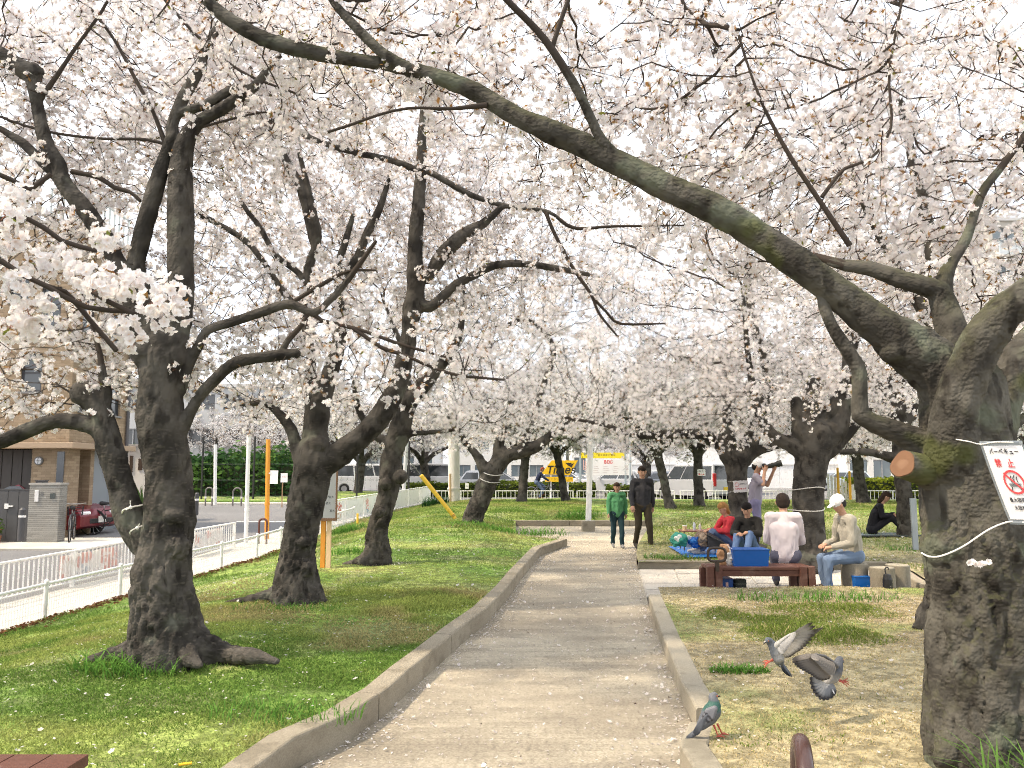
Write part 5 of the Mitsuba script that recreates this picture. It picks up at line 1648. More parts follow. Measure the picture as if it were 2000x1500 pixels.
def car(label, x, y, yaw, kind, rgb, z=None, cat_='car', name='parked_car', plate=(0.75, 0.75, 0.7)):
    k = thing(name, label, cat_)
    L, W, H, nose, hood, wsl, rear, belt = {'wagon': (4.6, 1.75, 1.5, .75, .95, .95, .45, .92), 'minivan': (4.5, 1.72, 1.85, .85, 1.05, .75, .12, 1.0), 'sedan': (4.5, 1.72, 1.45, .72, .92, .95, .75, .9),
                                            'hatch': (3.9, 1.68, 1.5, .75, .95, .85, .3, .92), 'van': (4.6, 1.72, 1.95, .95, 1.15, .4, .06, 1.1), 'truck': (4.7, 1.7, 1.95, 1.0, 1.05, .25, .1, 1.1)}[kind]
    M = mat(rgb, 0.25, 0.35, coat=1.0)
    z = float(z_street(x, y)) if z is None else z
    R, o = rot_z(yaw), np.array([x, y, z])
    # local: +x forward
    hl = {'van': .35, 'truck': .15, 'minivan': .85}.get(kind, 1.15)  # bonnet length
    prof = [(-L / 2, .32), (-L / 2, belt), (L / 2 - hl, belt), (L / 2 - .12, nose), (L / 2, nose - .18), (L / 2, .3), (L / 2 - .2, .22), (-L / 2 + .2, .22)]

    def loft(prof, w0, w1=None):
        pts = []
        for px, pz in prof:
            for s in (-1, 1):
                pts += [(px, s * (w0 / 2 - .07), pz), (px * 0.985, s * w0 / 2, pz)]
        return pts
    body = mf(hull(loft(prof, W)))
    wx = (L / 2 - .78, -L / 2 + .82)
    for a in wx:
        for s in (-1, 1):
            body = body - mf(cyl((a, s * (W / 2 - .22), .31), (a, s * (W / 2 + .1), .31), .36, 18))
    bm = tm(body)
    pl = lambda m: put(m, o, R)
    b = part(k, 'body', pl(bm), M, smooth=30)
    x0, x1 = -L / 2 + .03, L / 2 - hl + .05
    top = [(x0 + rear, H), (x1 - wsl, H)]
    cab = []
    for (px, pz, w) in ((x0, belt - .02, W - .06), (x1, belt - .02, W - .06), (top[0][0], H - .05, W - .34), (top[1][0], H - .06, W - .34), (top[0][0] + .15, H, W - .5), (top[1][0] - .15, H, W - .5)):
        cab += [(px, -w / 2, pz), (px, w / 2, pz)]
    part(k, 'cabin', pl(hull(cab)), M, smooth=25)
    zt, zb = H - .13, belt + .05
    fr = lambda zz, a, bq: a + (bq - a) * (zz - belt) / (H - belt)
    # side glass
    for s in (-1, 1):
        n = 3 if kind in ('wagon', 'minivan', 'van') else 2
        xa0, xa1 = fr(zb, x0, top[0][0]) + .12, fr(zb, x1, top[1][0]) - .12
        xb0, xb1 = fr(zt, x0, top[0][0]) + .10, fr(zt, x1, top[1][0]) - .10
        for i in range(n):
            t0, t1 = (i + .03) / n, (i + .97) / n
            q = []
            for zz, l0, l1 in ((zb, xa0, xa1), (zt, xb0, xb1)):
                w = (W - .06) / 2 + ((W - .34) / 2 - (W - .06) / 2) * (zz - belt) / (H - .05 - belt) + .012
                for t in (t0, t1):
                    q += [(l0 + (l1 - l0) * t, s * w, zz), (l0 + (l1 - l0) * t, s * (w - .03), zz)]
            part(k, 'side_window', pl(hull(q)), M_GLASS)
    for nm, xs_, sg in (('windscreen', (x1, top[1][0]), 1), ('rear_window', (x0, top[0][0]), -1)):
        q = []
        for zz in (zb, zt):
            xx = fr(zz, *xs_) + .015 * sg
            w = (W - .06) / 2 + ((W - .34) / 2 - (W - .06) / 2) * (zz - belt) / (H - belt) - .1
            for s in (-1, 1):
                q += [(xx, s * w, zz), (xx - .03 * sg, s * w, zz)]
        part(k, nm, pl(hull(q)), M_GLASS)
    for a in wx:
        for s in (-1, 1):
            w = part(k, 'wheel', pl(cyl((a, s * (W / 2 - .19), .31), (a, s * (W / 2 - .005), .31), .31, 20)), M_TYRE, smooth=40)
            part(w, 'rim', pl(cyl((a, s * (W / 2 - .05), .31), (a, s * (W / 2 + .004), .31), .19, 14)), M_RIM, smooth=40)
    for s in (-1, 1):
        part(k, 'headlight', pl(box(L / 2 - .16, L / 2 - .03, s * (W / 2 - .26) - .2, s * (W / 2 - .26) + .2, nose - .2, nose - .06, .03)), mat((0.75, 0.78, 0.8), 0.1, spec=1.0))
        part(k, 'tail_light', pl(box(-L / 2 - .012, -L / 2 + .1, s * (W / 2 - .12) - .1, s * (W / 2 - .12) + .1, belt - .3, belt + (.35 if kind in ('minivan', 'van') else -.04), .02)), mat((0.42, 0.02, 0.02), 0.2))
        part(k, 'mirror', pl(box(x1 - .35, x1 - .2, s * (W / 2 + .1) - .09, s * (W / 2 + .1) + .09, belt + .02, belt + .2, .03)), M)
    part(k, 'grille', pl(box(L / 2 - .02, L / 2 + .012, -W / 2 + .35, W / 2 - .35, .36, nose - .26, .01)), M_BLACK)
    part(k, 'number_plate', pl(box(L / 2 + .013, L / 2 + .03, -.17, .17, .38, .55)), mat(plate))
    part(k, 'number_plate', pl(box(-L / 2 - .03, -L / 2 - .005, -.17, .17, .5, .67)), mat(plate))
    return k


SILVER, WHITEC, REDC = (0.50, 0.51, 0.53), (0.78, 0.78, 0.78), (0.15, 0.012, 0.02)
c = P(176, 1008, 23.2)
car('dark red car with a black grille parked in the carport of the brick house', XR - 1.75, HY + 1.2, -0.12, 'wagon', REDC, z=-0.15)
car('silver estate car parked behind the hedge, left of the yellow sign', -0.9, 49.6, 0.0, 'wagon', SILVER)
car('silver hatchback parked nose to the left under the price board', 6.6, 55.5, math.pi - 0.25, 'hatch', (0.62, 0.63, 0.64))
car('white car parked just right of the yellow sign', 4.2, 60, -0.4, 'sedan', WHITEC)
car('dark-windowed grey car half hidden by the walking people', 9.2, 55.0, -2.6, 'sedan', (0.30, 0.32, 0.35))
car('silver minivan with red tail lights behind the thin trunk with the red and white notice', 9.6, 43.5, math.pi / 2 + 0.55, 'minivan', SILVER, plate=(0.75, 0.55, 0.05))
car('white car front behind the stumped trunk, seen to its left', 15.0, 53, -1.9, 'minivan', WHITEC)
car('pale green-grey car parked in the bay far right', 24.5, 62, math.pi + .1, 'wagon', (0.55, 0.62, 0.63))
car('white flatbed truck cab behind the yellow stay wire tube', -5.6, 52.5, 0.05, 'truck', WHITEC, cat_='truck', name='parked_truck')
car('white van behind the knobbly tree and the grey steel pole', -9.7, 55.5, 0.1, 'van', WHITEC, cat_='van', name='parked_van')
car('pale van furthest left behind the net fence', -13.2, 58.5, math.pi, 'van', (0.6, 0.63, 0.62), cat_='van', name='parked_van')

# ---------------------------------------------------------------- bicycles
def bicycle(label, o, yaw, rgb=(0.02, 0.02, 0.022)):
    k = thing('bicycle', label, 'bicycle')
    R = rot_z(yaw)
    pl = lambda m: put(m, o, R)
    an = np.linspace(0, 2 * np.pi, 29)
    r = 0.33
    for cx in (-0.52, 0.52):
        ring = [(cx + r * math.cos(a), 0, r + r * math.sin(a)) for a in an]
        w = part(k, 'wheel', pl(tube(ring, 0.016, 6)), M_TYRE, smooth=60)
        part(w, 'spokes', pl(cat([tube([(cx, 0, r), (cx + r * math.cos(a), 0, r + r * math.sin(a))], 0.003, 3) for a in an[:-1:2]])), M_RIM)
    M = mat(rgb, 0.35)
    part(k, 'frame', pl(cat([tube(p, .016, 6) for p in ([(-.52, 0, r), (-.12, 0, .28), (.36, 0, .72)], [(-.52, 0, r), (-.22, 0, .72), (-.12, 0, .28)], [(-.2, 0, .66), (.34, 0, .74)], [(.52, 0, r), (.4, 0, .62), (.34, 0, .86)])])), M)
    part(k, 'saddle', pl(hull(np.vstack([ball((-.3, 0, .86), .06, 1), ball((-.1, 0, .86), .03, 1)]))), M_BLACK)
    part(k, 'seat_post', pl(tube([(-.22, 0, .72), (-.235, 0, .85)], .014, 6)), M_RIM)
    part(k, 'handlebar', pl(tube([(.25, -.26, .95), (.34, -.12, .93), (.34, .12, .93), (.25, .26, .95)], .013, 6)), M_RIM)
    b = []
    for i in range(7):
        t = i / 6
        b += [tube([(.42 + .3 * t, -.16, .62), (.42 + .33 * t, -.18, .86)], .005, 3), tube([(.42 + .3 * t, .16, .62), (.42 + .33 * t, .18, .86)], .005, 3)]
    for z in (.64, .72, .8, .86):
        b.append(tube([(.42, -.17, z), (.74, -.17, z), (.74, .17, z), (.42, .17, z), (.42, -.17, z)], .005, 3))
    part(k, 'basket', pl(cat(b)), M_BLACK)
    part(k, 'mudguard', pl(tube([(-.52 + (r + .03) * math.cos(a), 0, r + (r + .03) * math.sin(a)) for a in np.linspace(0.3, 2.8, 9)], .02, 5)), M)
    return k


c = P(205, 1015, 22.6)
bicycle('black city bicycle standing side-on right of the red car', (c[0] + 0.05, 22.9, -0.12), 0.1)
c = P(133, 1030, 20.9)
bicycle('bicycle seen end-on between the stone gatepost and the red car', (c[0], 21.1, -0.15), 1.97)

# ---------------------------------------------------------------- car park signs
def c_plain(p, n, uv):
    return mi.Color3f(0.86, 0.53, 0.02) * (0.92 + 0.12 * fbm_c(p, 2.0, 3))


proc_mat('sign_yellow', c_plain, 0.5)
y = 44.5
sx = lambda u: (u - 1000) / FOC * y * CP
sz = lambda v: float(P(1000, v, y)[2])
t = thing('car_park_sign', 'slanted yellow car park sign with black lettering on two white posts', 'sign')
q = [(sx(1057), sz(926)), (sx(1078), sz(899)), (sx(1129), sz(899)), (sx(1113), sz(928))]
part(t, 'board', hull([(a, y + s, b) for a, b in q for s in (0, .08)]), 'sign_yellow')
part(t, 'lower_board', box(sx(1065), sx(1119), y, y + .06, sz(941), sz(931.5)), 'sign_yellow')
part(t, 'lettering', put(trimesh.Trimesh(meshkit.text_mesh('Times', 0.40, 0.01, True).vertices @ np.array([[1.0, 0, 0], [0.22, 0, 1], [0, -1, 0]]), meshkit.text_mesh('Times', 0.40, 0.01, True).faces), (sx(1066), y - .004, sz(924.5))), mat((0.03, 0.025, 0.02)))
part(t, 'emblem', cat([hull([(sx(a), y - s, sz(b)) for a, b in tri for s in (.002, .012)]) for tri in (((1104, 904), (1117, 904), (1112, 911)), ((1112, 909), (1121, 904), (1116, 914)))]), mat((0.03, 0.025, 0.02)))
part(t, 'print', put(word(['box', 'dai', 'kin', 'shi', 'ka', 'gen', 'box', 'sai'], 0.17, gap=0.02, w=0.014), (sx(1069), y - .002, sz(939))), mat((0.35, 0.22, 0.02)))
for u in (1076, 1109):
    part(t, 'post', cyl((sx(u), y + .12, 0), (sx(u), y + .12, sz(905)), .05, 10), 'worn_white', smooth=40)
y = 47.5
t = thing('price_board', 'large white price board with a yellow head and red 800 on grey posts', 'sign')
part(t, 'board', box(sx(1135) * 47.5 / 44.5, sx(1220) * 47.5 / 44.5, y, y + .1, float(P(1000, 928, y)[2]), float(P(1000, 895, y)[2])), mat((0.80, 0.79, 0.77)))
sx = lambda u: (u - 1000) / FOC * y * CP
sz = lambda v: float(P(1000, v, y)[2])
part(t, 'head', box(sx(1135), sx(1220), y - .004, y + .1, sz(895) + .004, sz(884)), mat((0.85, 0.68, 0.03)))
tmn = lambda s_, h_: trimesh.Trimesh(meshkit.text_mesh(s_, h_, 0.01, True).vertices @ np.array([[1.0, 0, 0], [0, 0, 1], [0, -1, 0]]), meshkit.text_mesh(s_, h_, 0.01, True).faces)
part(t, 'price', put(tmn('800', 0.20), (sx(1179), y - .002, sz(905.5))), mat((0.65, 0.06, 0.05)))
part(t, 'heading', put(word(['sai', 'dai', 'box', 'gen', 'ka', 'kin', 'box'], 0.14, gap=0.05, w=0.018), (sx(1168), y - .006, sz(891))), mat((0.25, 0.18, 0.02)))
rng = np.random.default_rng(4)
ms = []
for i in range(16):
    u, v = 1140 + (i % 4) * 19 + rng.uniform(-2, 2), 911 + (i // 4) * 4
    ms.append(box(sx(u), sx(u + rng.uniform(7, 12)), y - .006, y - .002, sz(v) - .02, sz(v) + .02))
part(t, 'small_print', cat(ms), mat((0.62, 0.55, 0.52)))
part(t, 'red_print', cat([box(sx(1139 + 4 * i), sx(1141 + 4 * i), y - .006, y - .002, sz(918), sz(898 + (i % 2) * 3)) for i in range(5)]), mat((0.72, 0.42, 0.38)))
for u in (1133.5, 1222):
    part(t, 'post', box(sx(u) - .05, sx(u) + .05, y + .0, y + .1, 0, sz(882)), mat((0.35, 0.42, 0.44)))
pole('grey_pole', 1230, 985, 1231, 848, 47, 0.07, mat((0.42, 0.47, 0.5), 0.5), 'blue-grey steel pole right of the price board', 'pole')

# ---------------------------------------------------------------- notices tied to the trees, cords and wires
def cord(name, pts, r, rgb, label, cat_='cord'):
    t = thing(name, label, cat_)
    c = catmull([[*p, r] for p in pts], 0.02)
    part(t, 'strand', tube(c[:, :3], c[:, 3], 7), mat(rgb, 0.6), smooth=60)
    return t


def wrap(name, u0, v0, u1, v1, y, bulge, sag, r, rgb, label, ext=0.12):
    """A cord round the front of a trunk, from its left outline to its right one."""
    a, b = P(u0, v0, y), P(u1, v1, y)
    pts = []
    for t in np.linspace(-0.0, 1.0, 11):
        p = a + (b - a) * t
        p = p + np.array([0, -bulge * math.sin(math.pi * t) ** 0.7 + ext * (1 - math.sin(math.pi * t)), -sag * math.sin(math.pi * t)])
        pts.append(p)
    return cord(name, pts, r, rgb, label)


ROPE = (0.72, 0.70, 0.66)
ct = wrap('cord', 232, 1010, 290, 985, 6.3, 0.13, -0.02, 0.006, ROPE, 'upper white cord tied round the low stem of the front tree')
p = P(255, 991, 6.17)
part(ct, 'knot', cat([hull(ball(p, 0.014, 1)), tube([p, p + [0.0, -0.01, 0.05]], .004, 5), tube([p, p + [-0.03, -0.01, -0.02]], .004, 5)]), mat(ROPE))
ct = wrap('cord', 249, 1051, 290, 1022, 6.28, 0.10, -0.01, 0.005, ROPE, 'lower white cord tied round the low stem of the front tree')
p = P(268, 1031, 6.17)
part(ct, 'knot', cat([hull(ball(p, 0.013, 1)), tube([p, p + [0.02, -0.01, 0.03]], .004, 5)]), mat(ROPE))
wrap('wire', 942, 922, 983, 927, 21.3, 0.32, 0.05, 0.012, (0.45, 0.44, 0.42), 'upper wire round the leaning tree on the mound')
wrap('wire', 936, 934, 976, 942, 21.3, 0.32, 0.05, 0.012, (0.45, 0.44, 0.42), 'lower wire round the leaning tree on the mound')
wrap('wire', 1546, 958, 1614, 956, 13.3, 0.36, -0.05, 0.008, (0.5, 0.49, 0.46), 'upper wire round the stumped trunk behind the paving')
wrap('wire', 1544, 996, 1614, 992, 13.3, 0.36, 0.02, 0.008, (0.5, 0.49, 0.46), 'lower wire round the stumped trunk behind the paving')


def notice(name, u, v, y, w, h, label, tilt=0.0, cat_='notice'):
    t = thing(name, label, cat_)
    c = P(u, v, y)
    R = np.array([[math.cos(tilt), 0, -math.sin(tilt)], [0, 1, 0], [math.sin(tilt), 0, math.cos(tilt)]])
    part(t, 'sheet', put(box(-w / 2, w / 2, -.004, .004, -h / 2, h / 2), c, R), mat((0.80, 0.79, 0.77), 0.35))
    return t, c, R


def ring(r, w, n=32, d=0.0015):
    an = np.linspace(0, 2 * np.pi, n + 1)
    return cat([hull([(q * math.cos(a), s, q * math.sin(a)) for a in (an[i], an[i + 1]) for q in (r, r - w) for s in (0, -d)]) for i in range(n)])


t, c, R = notice('laminated_notice', 1447, 950, 15.95, 0.285, 0.225, 'white laminated notice with a red circle, tied to the wide V tree', 0.05)
part(t, 'ring', put(ring(0.042, 0.008), c + R @ [-.075, -.005, .035], R), mat((0.62, 0.10, 0.10)))
part(t, 'print', put(word(['box', 'gen', 'dai', 'ka'], 0.032, w=0.005), c + R @ [-.02, -.005, .03], R), mat((0.15, 0.15, 0.15)))
part(t, 'red_print', put(word(['ka', 'kin', 'box', 'gen', 'shi', 'dai'], 0.032, w=0.005), c + R @ [-.115, -.005, -.06], R), mat((0.62, 0.12, 0.12)))
part(t, 'tie', cat([tube([c + [-.14, 0, .09], c + [-.2, .15, .1]], .003, 5), tube([c + [-.14, 0, -.1], c + [-.24, .2, -.12]], .003, 5)]), mat(ROPE))
t, c, R = notice('laminated_notice', 1370, 923, 31.55, 0.30, 0.26, 'small red and white notice on the thin straight trunk', 0.0)
part(t, 'red_print', put(word(['kin', 'shi', 'dai'], 0.07, w=0.013), c + R @ [-.12, -.005, -.10], R), mat((0.6, 0.1, 0.1)))
part(t, 'print', put(word(['box', 'gen', 'ka'], 0.06, w=0.011), c + R @ [-.12, -.005, .03], R), mat((0.15, 0.15, 0.15)))
c = P(64 + 910 - 11, 948, 40.2)
t = thing('paper_notice', 'small white card on the far fence left of the leaning tree', 'notice')
c = P(912, 949, 40.2)
part(t, 'sheet', box(c[0] - .09, c[0] + .09, 40.2, 40.21, c[2] - .14, c[2] + .14), mat((0.8, 0.8, 0.78)))
part(t, 'line', box(c[0] - .05, c[0] + .05, 40.19, 40.199, c[2] - .02, c[2] + .01), mat((0.4, 0.4, 0.4)))

# the no-barbecue poster bent round the big trunk, in a clear sleeve
U0 = P(1912, 862, 3.86)
PO = thing('poster', 'laminated Japanese no-barbecue poster in a clear sleeve tied to the big right-hand trunk', 'poster')
rad, CX = 0.27, None


def bend(s, zz):
    """A sheet point: s metres to the right of its left edge, zz metres below its top; it wraps round the trunk and leans with it."""
    a0 = -1.12
    a = a0 + s / rad
    lean = 0.27 * zz + 0.12 * zz * zz
    return np.array([U0[0] + rad * (math.sin(a) - math.sin(a0)) * 0.82 + lean, U0[1] + 0.0 - rad * (math.cos(a) - math.cos(a0)) * 0.55, U0[2] - zz])


def bent(s0, s1, z0, z1, off, n=10, m=8):
    S, Z = np.meshgrid(np.linspace(s0, s1, n), np.linspace(z0, z1, m))
    V = np.array([bend(s, z) for s, z in zip(S.ravel(), Z.ravel())])
    V = V + np.array([-0.4, -0.9, 0]) * off
    i, j = np.meshgrid(np.arange(m - 1), np.arange(n - 1), indexing='ij')
    a = i * n + j
    f = np.stack([a, a + n, a + n + 1, a + 1], -1).reshape(-1, 4)
    return trimesh.Trimesh(V, np.vstack([f[:, [0, 1, 2]], f[:, [0, 2, 3]]]), process=False)


def bend_mesh(mesh, s0, z0, off, fine=0.012):
    """Flat lettering (x right, z up) laid on the bent sheet at s0, z0 (its lower left corner)."""
    v, f = trimesh.remesh.subdivide_to_size(np.array(mesh.vertices), np.array(mesh.faces), fine)
    V = np.array([bend(s0 + p[0], z0 - p[2]) + np.array([-0.4, -0.9, 0]) * (off - p[1]) for p in v])
    return trimesh.Trimesh(V, f, process=False)


PW, PH = 0.245, 0.385
scene['clear_film'] = {'type': 'blendbsdf', 'weight': 0.78, 'a': {'type': 'twosided', 'b': {'type': 'roughplastic', 'diffuse_reflectance': {'type': 'rgb', 'value': [0.55, 0.62, 0.68]}, 'alpha': 0.1}}, 'b': {'type': 'null'}}
scene['clear_film']['weight'] = 0.62
part(PO, 'sleeve', bent(0, PW, 0, PH, 0.002), 'clear_film', smooth=True)
part(PO, 'sheet', bent(0.017, PW - 0.01, 0.022, PH - 0.024, 0.006), mat((0.80, 0.80, 0.82), 0.25), smooth=True)
part(PO, 'hem', cat([bent(0, PW, 0, 0.008, 0.004, m=2), bent(0, PW, PH - 0.014, PH - 0.007, 0.004, m=2)]), mat((0.30, 0.34, 0.38), 0.2), smooth=True)
part(PO, 'heading', bend_mesh(word(['ba', '-', 'be', 'ki', 'yu', '-'], 0.026, gap=0.06, w=0.0036), 0.045, 0.062, 0.008), mat((0.03, 0.03, 0.035)))
part(PO, 'red_print', cat([bend_mesh(strokes(KANA['kin'], 0.0045, (0.036, 0.04)), 0.056, 0.122, 0.008), bend_mesh(strokes(KANA['shi'], 0.0045, (0.036, 0.04)), 0.125, 0.122, 0.008)]), mat((0.62, 0.07, 0.08)))
part(PO, 'ban_ring', cat([bend_mesh(ring(0.056, 0.010), 0.125, 0.19, 0.009), bend_mesh(strokes([[(-.04, .04), (.04, -.04)]], 0.009, (1, 1)), 0.125, 0.19, 0.0095)]), mat((0.62, 0.07, 0.08)))
part(PO, 'grill_drawing', cat([bend_mesh(strokes([[(-.03, -.004), (.032, -.004)], [(-.026, -.012), (.028, -.012)], [(-.02, -.018), (-.03, -.04)], [(.02, -.018), (.03, -.04)], [(-.012, .004), (-.016, .02), (-.006, .034)], [(.004, .004), (.0, .022), (.012, .036)], [(.02, .004), (.018, .02), (.024, .03)]], 0.005, (1, 1)), 0.125, 0.195, 0.0088)]), mat((0.08, 0.09, 0.09)))
part(PO, 'small_print', cat([bend_mesh(word(['sai', 'dai', 'box', 'box', 'kin'], 0.021, gap=0.08, w=0.0026), 0.062, 0.282, 0.008), bend_mesh(word(['ka', 'box', 'gen', 'kin'], 0.021, gap=0.08, w=0.0026), 0.072, 0.318, 0.008)]), mat((0.05, 0.05, 0.055)))
part(PO, 'red_small_print', bend_mesh(word(['ka', 'gen'], 0.019, w=0.0026), 0.180, 0.283, 0.008), mat((0.6, 0.1, 0.1)))
a = bend(0.0, 0.01)
ct = cord('cord', [a + [-0.10, 0.02, 0.02], a + [-0.05, -0.005, 0.008], a + [0.0, -0.005, -0.004], bend(0.1, 0.006) + [-.01, -.012, 0], bend(0.2, 0.008) + [-.01, -.012, 0]], 0.0028, (0.78, 0.77, 0.74), 'short white cord at the top of the no-barbecue poster')
b = bend(0.0, PH - 0.01)
cord('cord', [P(1800, 1080, 4.15), P(1815, 1087, 3.93), P(1838, 1086, 3.88), P(1880, 1068, 3.83), P(1930, 1035, 3.80), b + [-.02, -.014, 0.0], b + [0.03, -.02, 0.002], bend(0.12, PH - 0.01) + [-.01, -.014, 0], bend(0.22, PH - 0.01) + [-.01, -.014, 0]], 0.004, (0.78, 0.77, 0.74), 'long white cord sagging across the big trunk below the poster')
# blossoms sprouting from the bark below it
for i, (u, v) in enumerate(((1897, 1099), (1913, 1102), (1922, 1100))):
    s = Soup()
    rng = np.random.default_rng(50 + i)
    c = P(u, v, 3.93)
    for j in range(3):
        flower(s, c + rng.normal(size=3) * [.012, .006, .008] - [0, .01, 0], np.array([0, -1, 0.2]) + rng.normal(size=3) * .5, 0.016, rng, 0)
    v_, f_, c_ = s.get()
    part(TR, 'flower_cluster', (v_, f_), 'blossom', color=c_)
# ---------------------------------------------------------------- people
SKIN = (0.50, 0.30, 0.21)


def c_cloth(rgb):
    key = 'cloth_%d_%d_%d' % tuple(int(c * 200) for c in rgb)
    if key not in scene:
        scene[key] = {'type': 'twosided', 'b': {'type': 'principled', 'base_color': {'type': 'rgb', 'value': list(rgb)}, 'roughness': 0.9, 'sheen': 0.4, 'specular': 0.2}}
    return key


def bones(pairs, cell, smooth=6):
    ms = [m3.Manifold.hull_points(np.vstack([ball(a, ra, 1), ball(b, rb, 1)])) for a, ra, b, rb in pairs]
    m = tm(m3.Manifold.batch_boolean(ms, m3.OpType.Add).refine_to_length(cell))
    m.merge_vertices()
    trimesh.smoothing.filter_taubin(m, lamb=0.5, nu=0.52, iterations=smooth)
    return m


def person(label, at, yaw, J, top, legs, shoes, hair, hair_len=0.0, cap=None, sleeve=1.0, skirt=None, H=1.0, hand_curl=0.5, group=None, folds=0.019):
    """J: joints in metres, x to the person's right hand side being -x, facing -y; scaled by H."""
    k = thing('person', label, 'person', group)
    J = {a: np.asarray(b, float) * H for a, b in J.items()}
    R, o = rot_z(yaw), np.asarray(at, float)
    pl = lambda m: put(m, o, R)
    h = H
    hip, ch, nk, hd = J['hip'], J['chest'], J['neck'], J['head']
    side = J.get('side', np.array([1.0, 0, 0]))
    side = side / np.linalg.norm(side)
    sh = {s: J.get('sh' + s, nk + side * (0.175 * h * (1 if s == 'l' else -1)) - (nk - ch) * 0.22) for s in 'lr'}
    hp = {s: hip + side * (0.095 * h * (1 if s == 'l' else -1)) for s in 'lr'}
    fwd = J.get('face', np.array([0, -1.0, 0]))
    fwd = fwd / np.linalg.norm(fwd)
    up = hd - nk
    up /= np.linalg.norm(up)
    fr_ = np.cross(side, up) if False else fwd - up * (fwd @ up)
    fr_ /= np.linalg.norm(fr_)
    hs = np.cross(up, fr_)
    torso = lambda g: [(hip + side * .07 * h, .105 * h + g, hip - side * .07 * h, .105 * h + g), (hip, .12 * h + g, ch, .115 * h + g), (ch + side * .085 * h, .10 * h + g, ch - side * .085 * h, .10 * h + g),
                       (hip + side * .06 * h, .10 * h + g, ch + side * .08 * h, .095 * h + g), (hip - side * .06 * h, .10 * h + g, ch - side * .08 * h, .095 * h + g),
                       (ch, .10 * h + g, nk - (nk - ch) * .25, .075 * h + g), (sh['l'], .06 * h + g, sh['r'], .06 * h + g)]
    leg = lambda s, g: [(hp[s], .088 * h + g, J['knee' + s], .056 * h + g), (J['knee' + s], .056 * h + g, J['ankle' + s], .038 * h + g)]
    arm = lambda s, g: [(sh[s], .052 * h + g, J['elb' + s], .042 * h + g), (J['elb' + s], .042 * h + g, J['wr' + s], .028 * h + g)]
    body = torso(0) + leg('l', 0) + leg('r', 0) + arm('l', 0) + arm('r', 0) + [(nk - (nk - ch) * .15, .055 * h, hd - up * .03 * h, .05 * h)]
    # head
    c = hd
    body += [(c + up * .03 * h, .088 * h, c - up * .035 * h + fr_ * .012 * h, .072 * h), (c - up * .075 * h + fr_ * .03 * h, .042 * h, c, .07 * h), (c + fr_ * .085 * h - up * .02 * h, .013 * h, c + fr_ * .07 * h + up * .015 * h, .011 * h)]
    for s in (-1, 1):
        body.append((c + hs * s * .083 * h + up * .01 * h, .016 * h, c + hs * s * .083 * h - up * .02 * h, .013 * h))
    for s in 'lr':
        w = J['wr' + s]
        d = w - J['elb' + s]
        d /= np.linalg.norm(d)
        d = J.get('hand' + s, d)
        a, b, _ = frame(np.asarray(d, float))
        pm = w + d * .075 * h
        body.append((w, .024 * h, pm, .030 * h))
        body += [(w + a * .015 * h, .02 * h, pm + a * .026 * h, .018 * h), (w - a * .015 * h, .02 * h, pm - a * .026 * h, .018 * h)]
        for i, L in enumerate((.068, .078, .074, .058)):
            q = pm + a * (.030 - .020 * i) * h
            k1 = q + (d * .75 + b * hand_curl * .5) * L * .55 * h
            k2 = k1 + (d * (1 - hand_curl) + b * hand_curl) * L * .5 * h
            body += [(q, .0095 * h, k1, .0088 * h), (k1, .0088 * h, k2, .0075 * h)]
        q = w + d * .03 * h + a * .03 * h
        k1 = q + (a * .8 + d * .6 + b * .3) * .038 * h
        body += [(q, .0115 * h, k1, .0095 * h), (k1, .0095 * h, k1 + (d + b * .4) * .026 * h, .008 * h)]
    part(k, 'body', pl(bones(body, .022 * h)), c_cloth(SKIN), smooth=True)
    # clothes
    def cloth(name, pairs, rgb, cell=.028):
        m = bones(pairs, cell * h, 5)
        v = np.array(m.vertices)
        nz = meshkit.fbm(v * [16, 16, 8] / h, 3, int(abs(rgb[0] * 100))) - 0.5
        m.vertices = v + np.array(m.vertex_normals) * (np.maximum(nz, -0.12) * folds * 2.2)[:, None]
        return part(k, name, pl(m), c_cloth(rgb), smooth=True)
    g = .013 * h
    slv = []
    for s in 'lr':
        e = J['elb' + s] + (J['wr' + s] - J['elb' + s]) * (.9 * sleeve if sleeve > .5 else 0)
        slv += [(sh[s], .056 * h + g, J['elb' + s], .044 * h + g)] if sleeve > .5 else [(sh[s], .056 * h + g, sh[s] + (J['elb' + s] - sh[s]) * .7, .05 * h + g)]
        if sleeve > .5:
            slv.append((J['elb' + s], .044 * h + g, e, .034 * h + g))
    cloth('top', torso(g) + slv, top)
    if skirt is not None:
        cloth('trousers', leg('l', g * .8) + leg('r', g * .8) + [(hp['l'], .1 * h, hp['r'], .1 * h)], legs)
    else:
        cloth('trousers', [(hp['l'] - [0, 0, .0], .104 * h + g, hp['r'], .104 * h + g)] + leg('l', g) + leg('r', g), legs)
    for s in 'lr':
        a = J['ankle' + s]
        t = J.get('toe' + s, a + np.array([0, -.17, -.03]) * h)
        heel = a + (a - t) * .28 * np.array([1, 1, 0]) + [0, 0, -.035 * h]
        part(k, 'shoe', pl(bones([(a + [0, 0, -.01 * h], .043 * h, heel, .036 * h), (heel, .036 * h, t, .032 * h), (a, .04 * h, t, .03 * h), ], .02 * h, 3)), c_cloth(shoes), smooth=True)
    hp_ = [(c + up * .045 * h - fr_ * .012 * h, .094 * h, c + up * .01 * h - fr_ * .035 * h, .084 * h), (c + up * .06 * h + fr_ * .02 * h, .075 * h, c + up * .05 * h, .09 * h)]
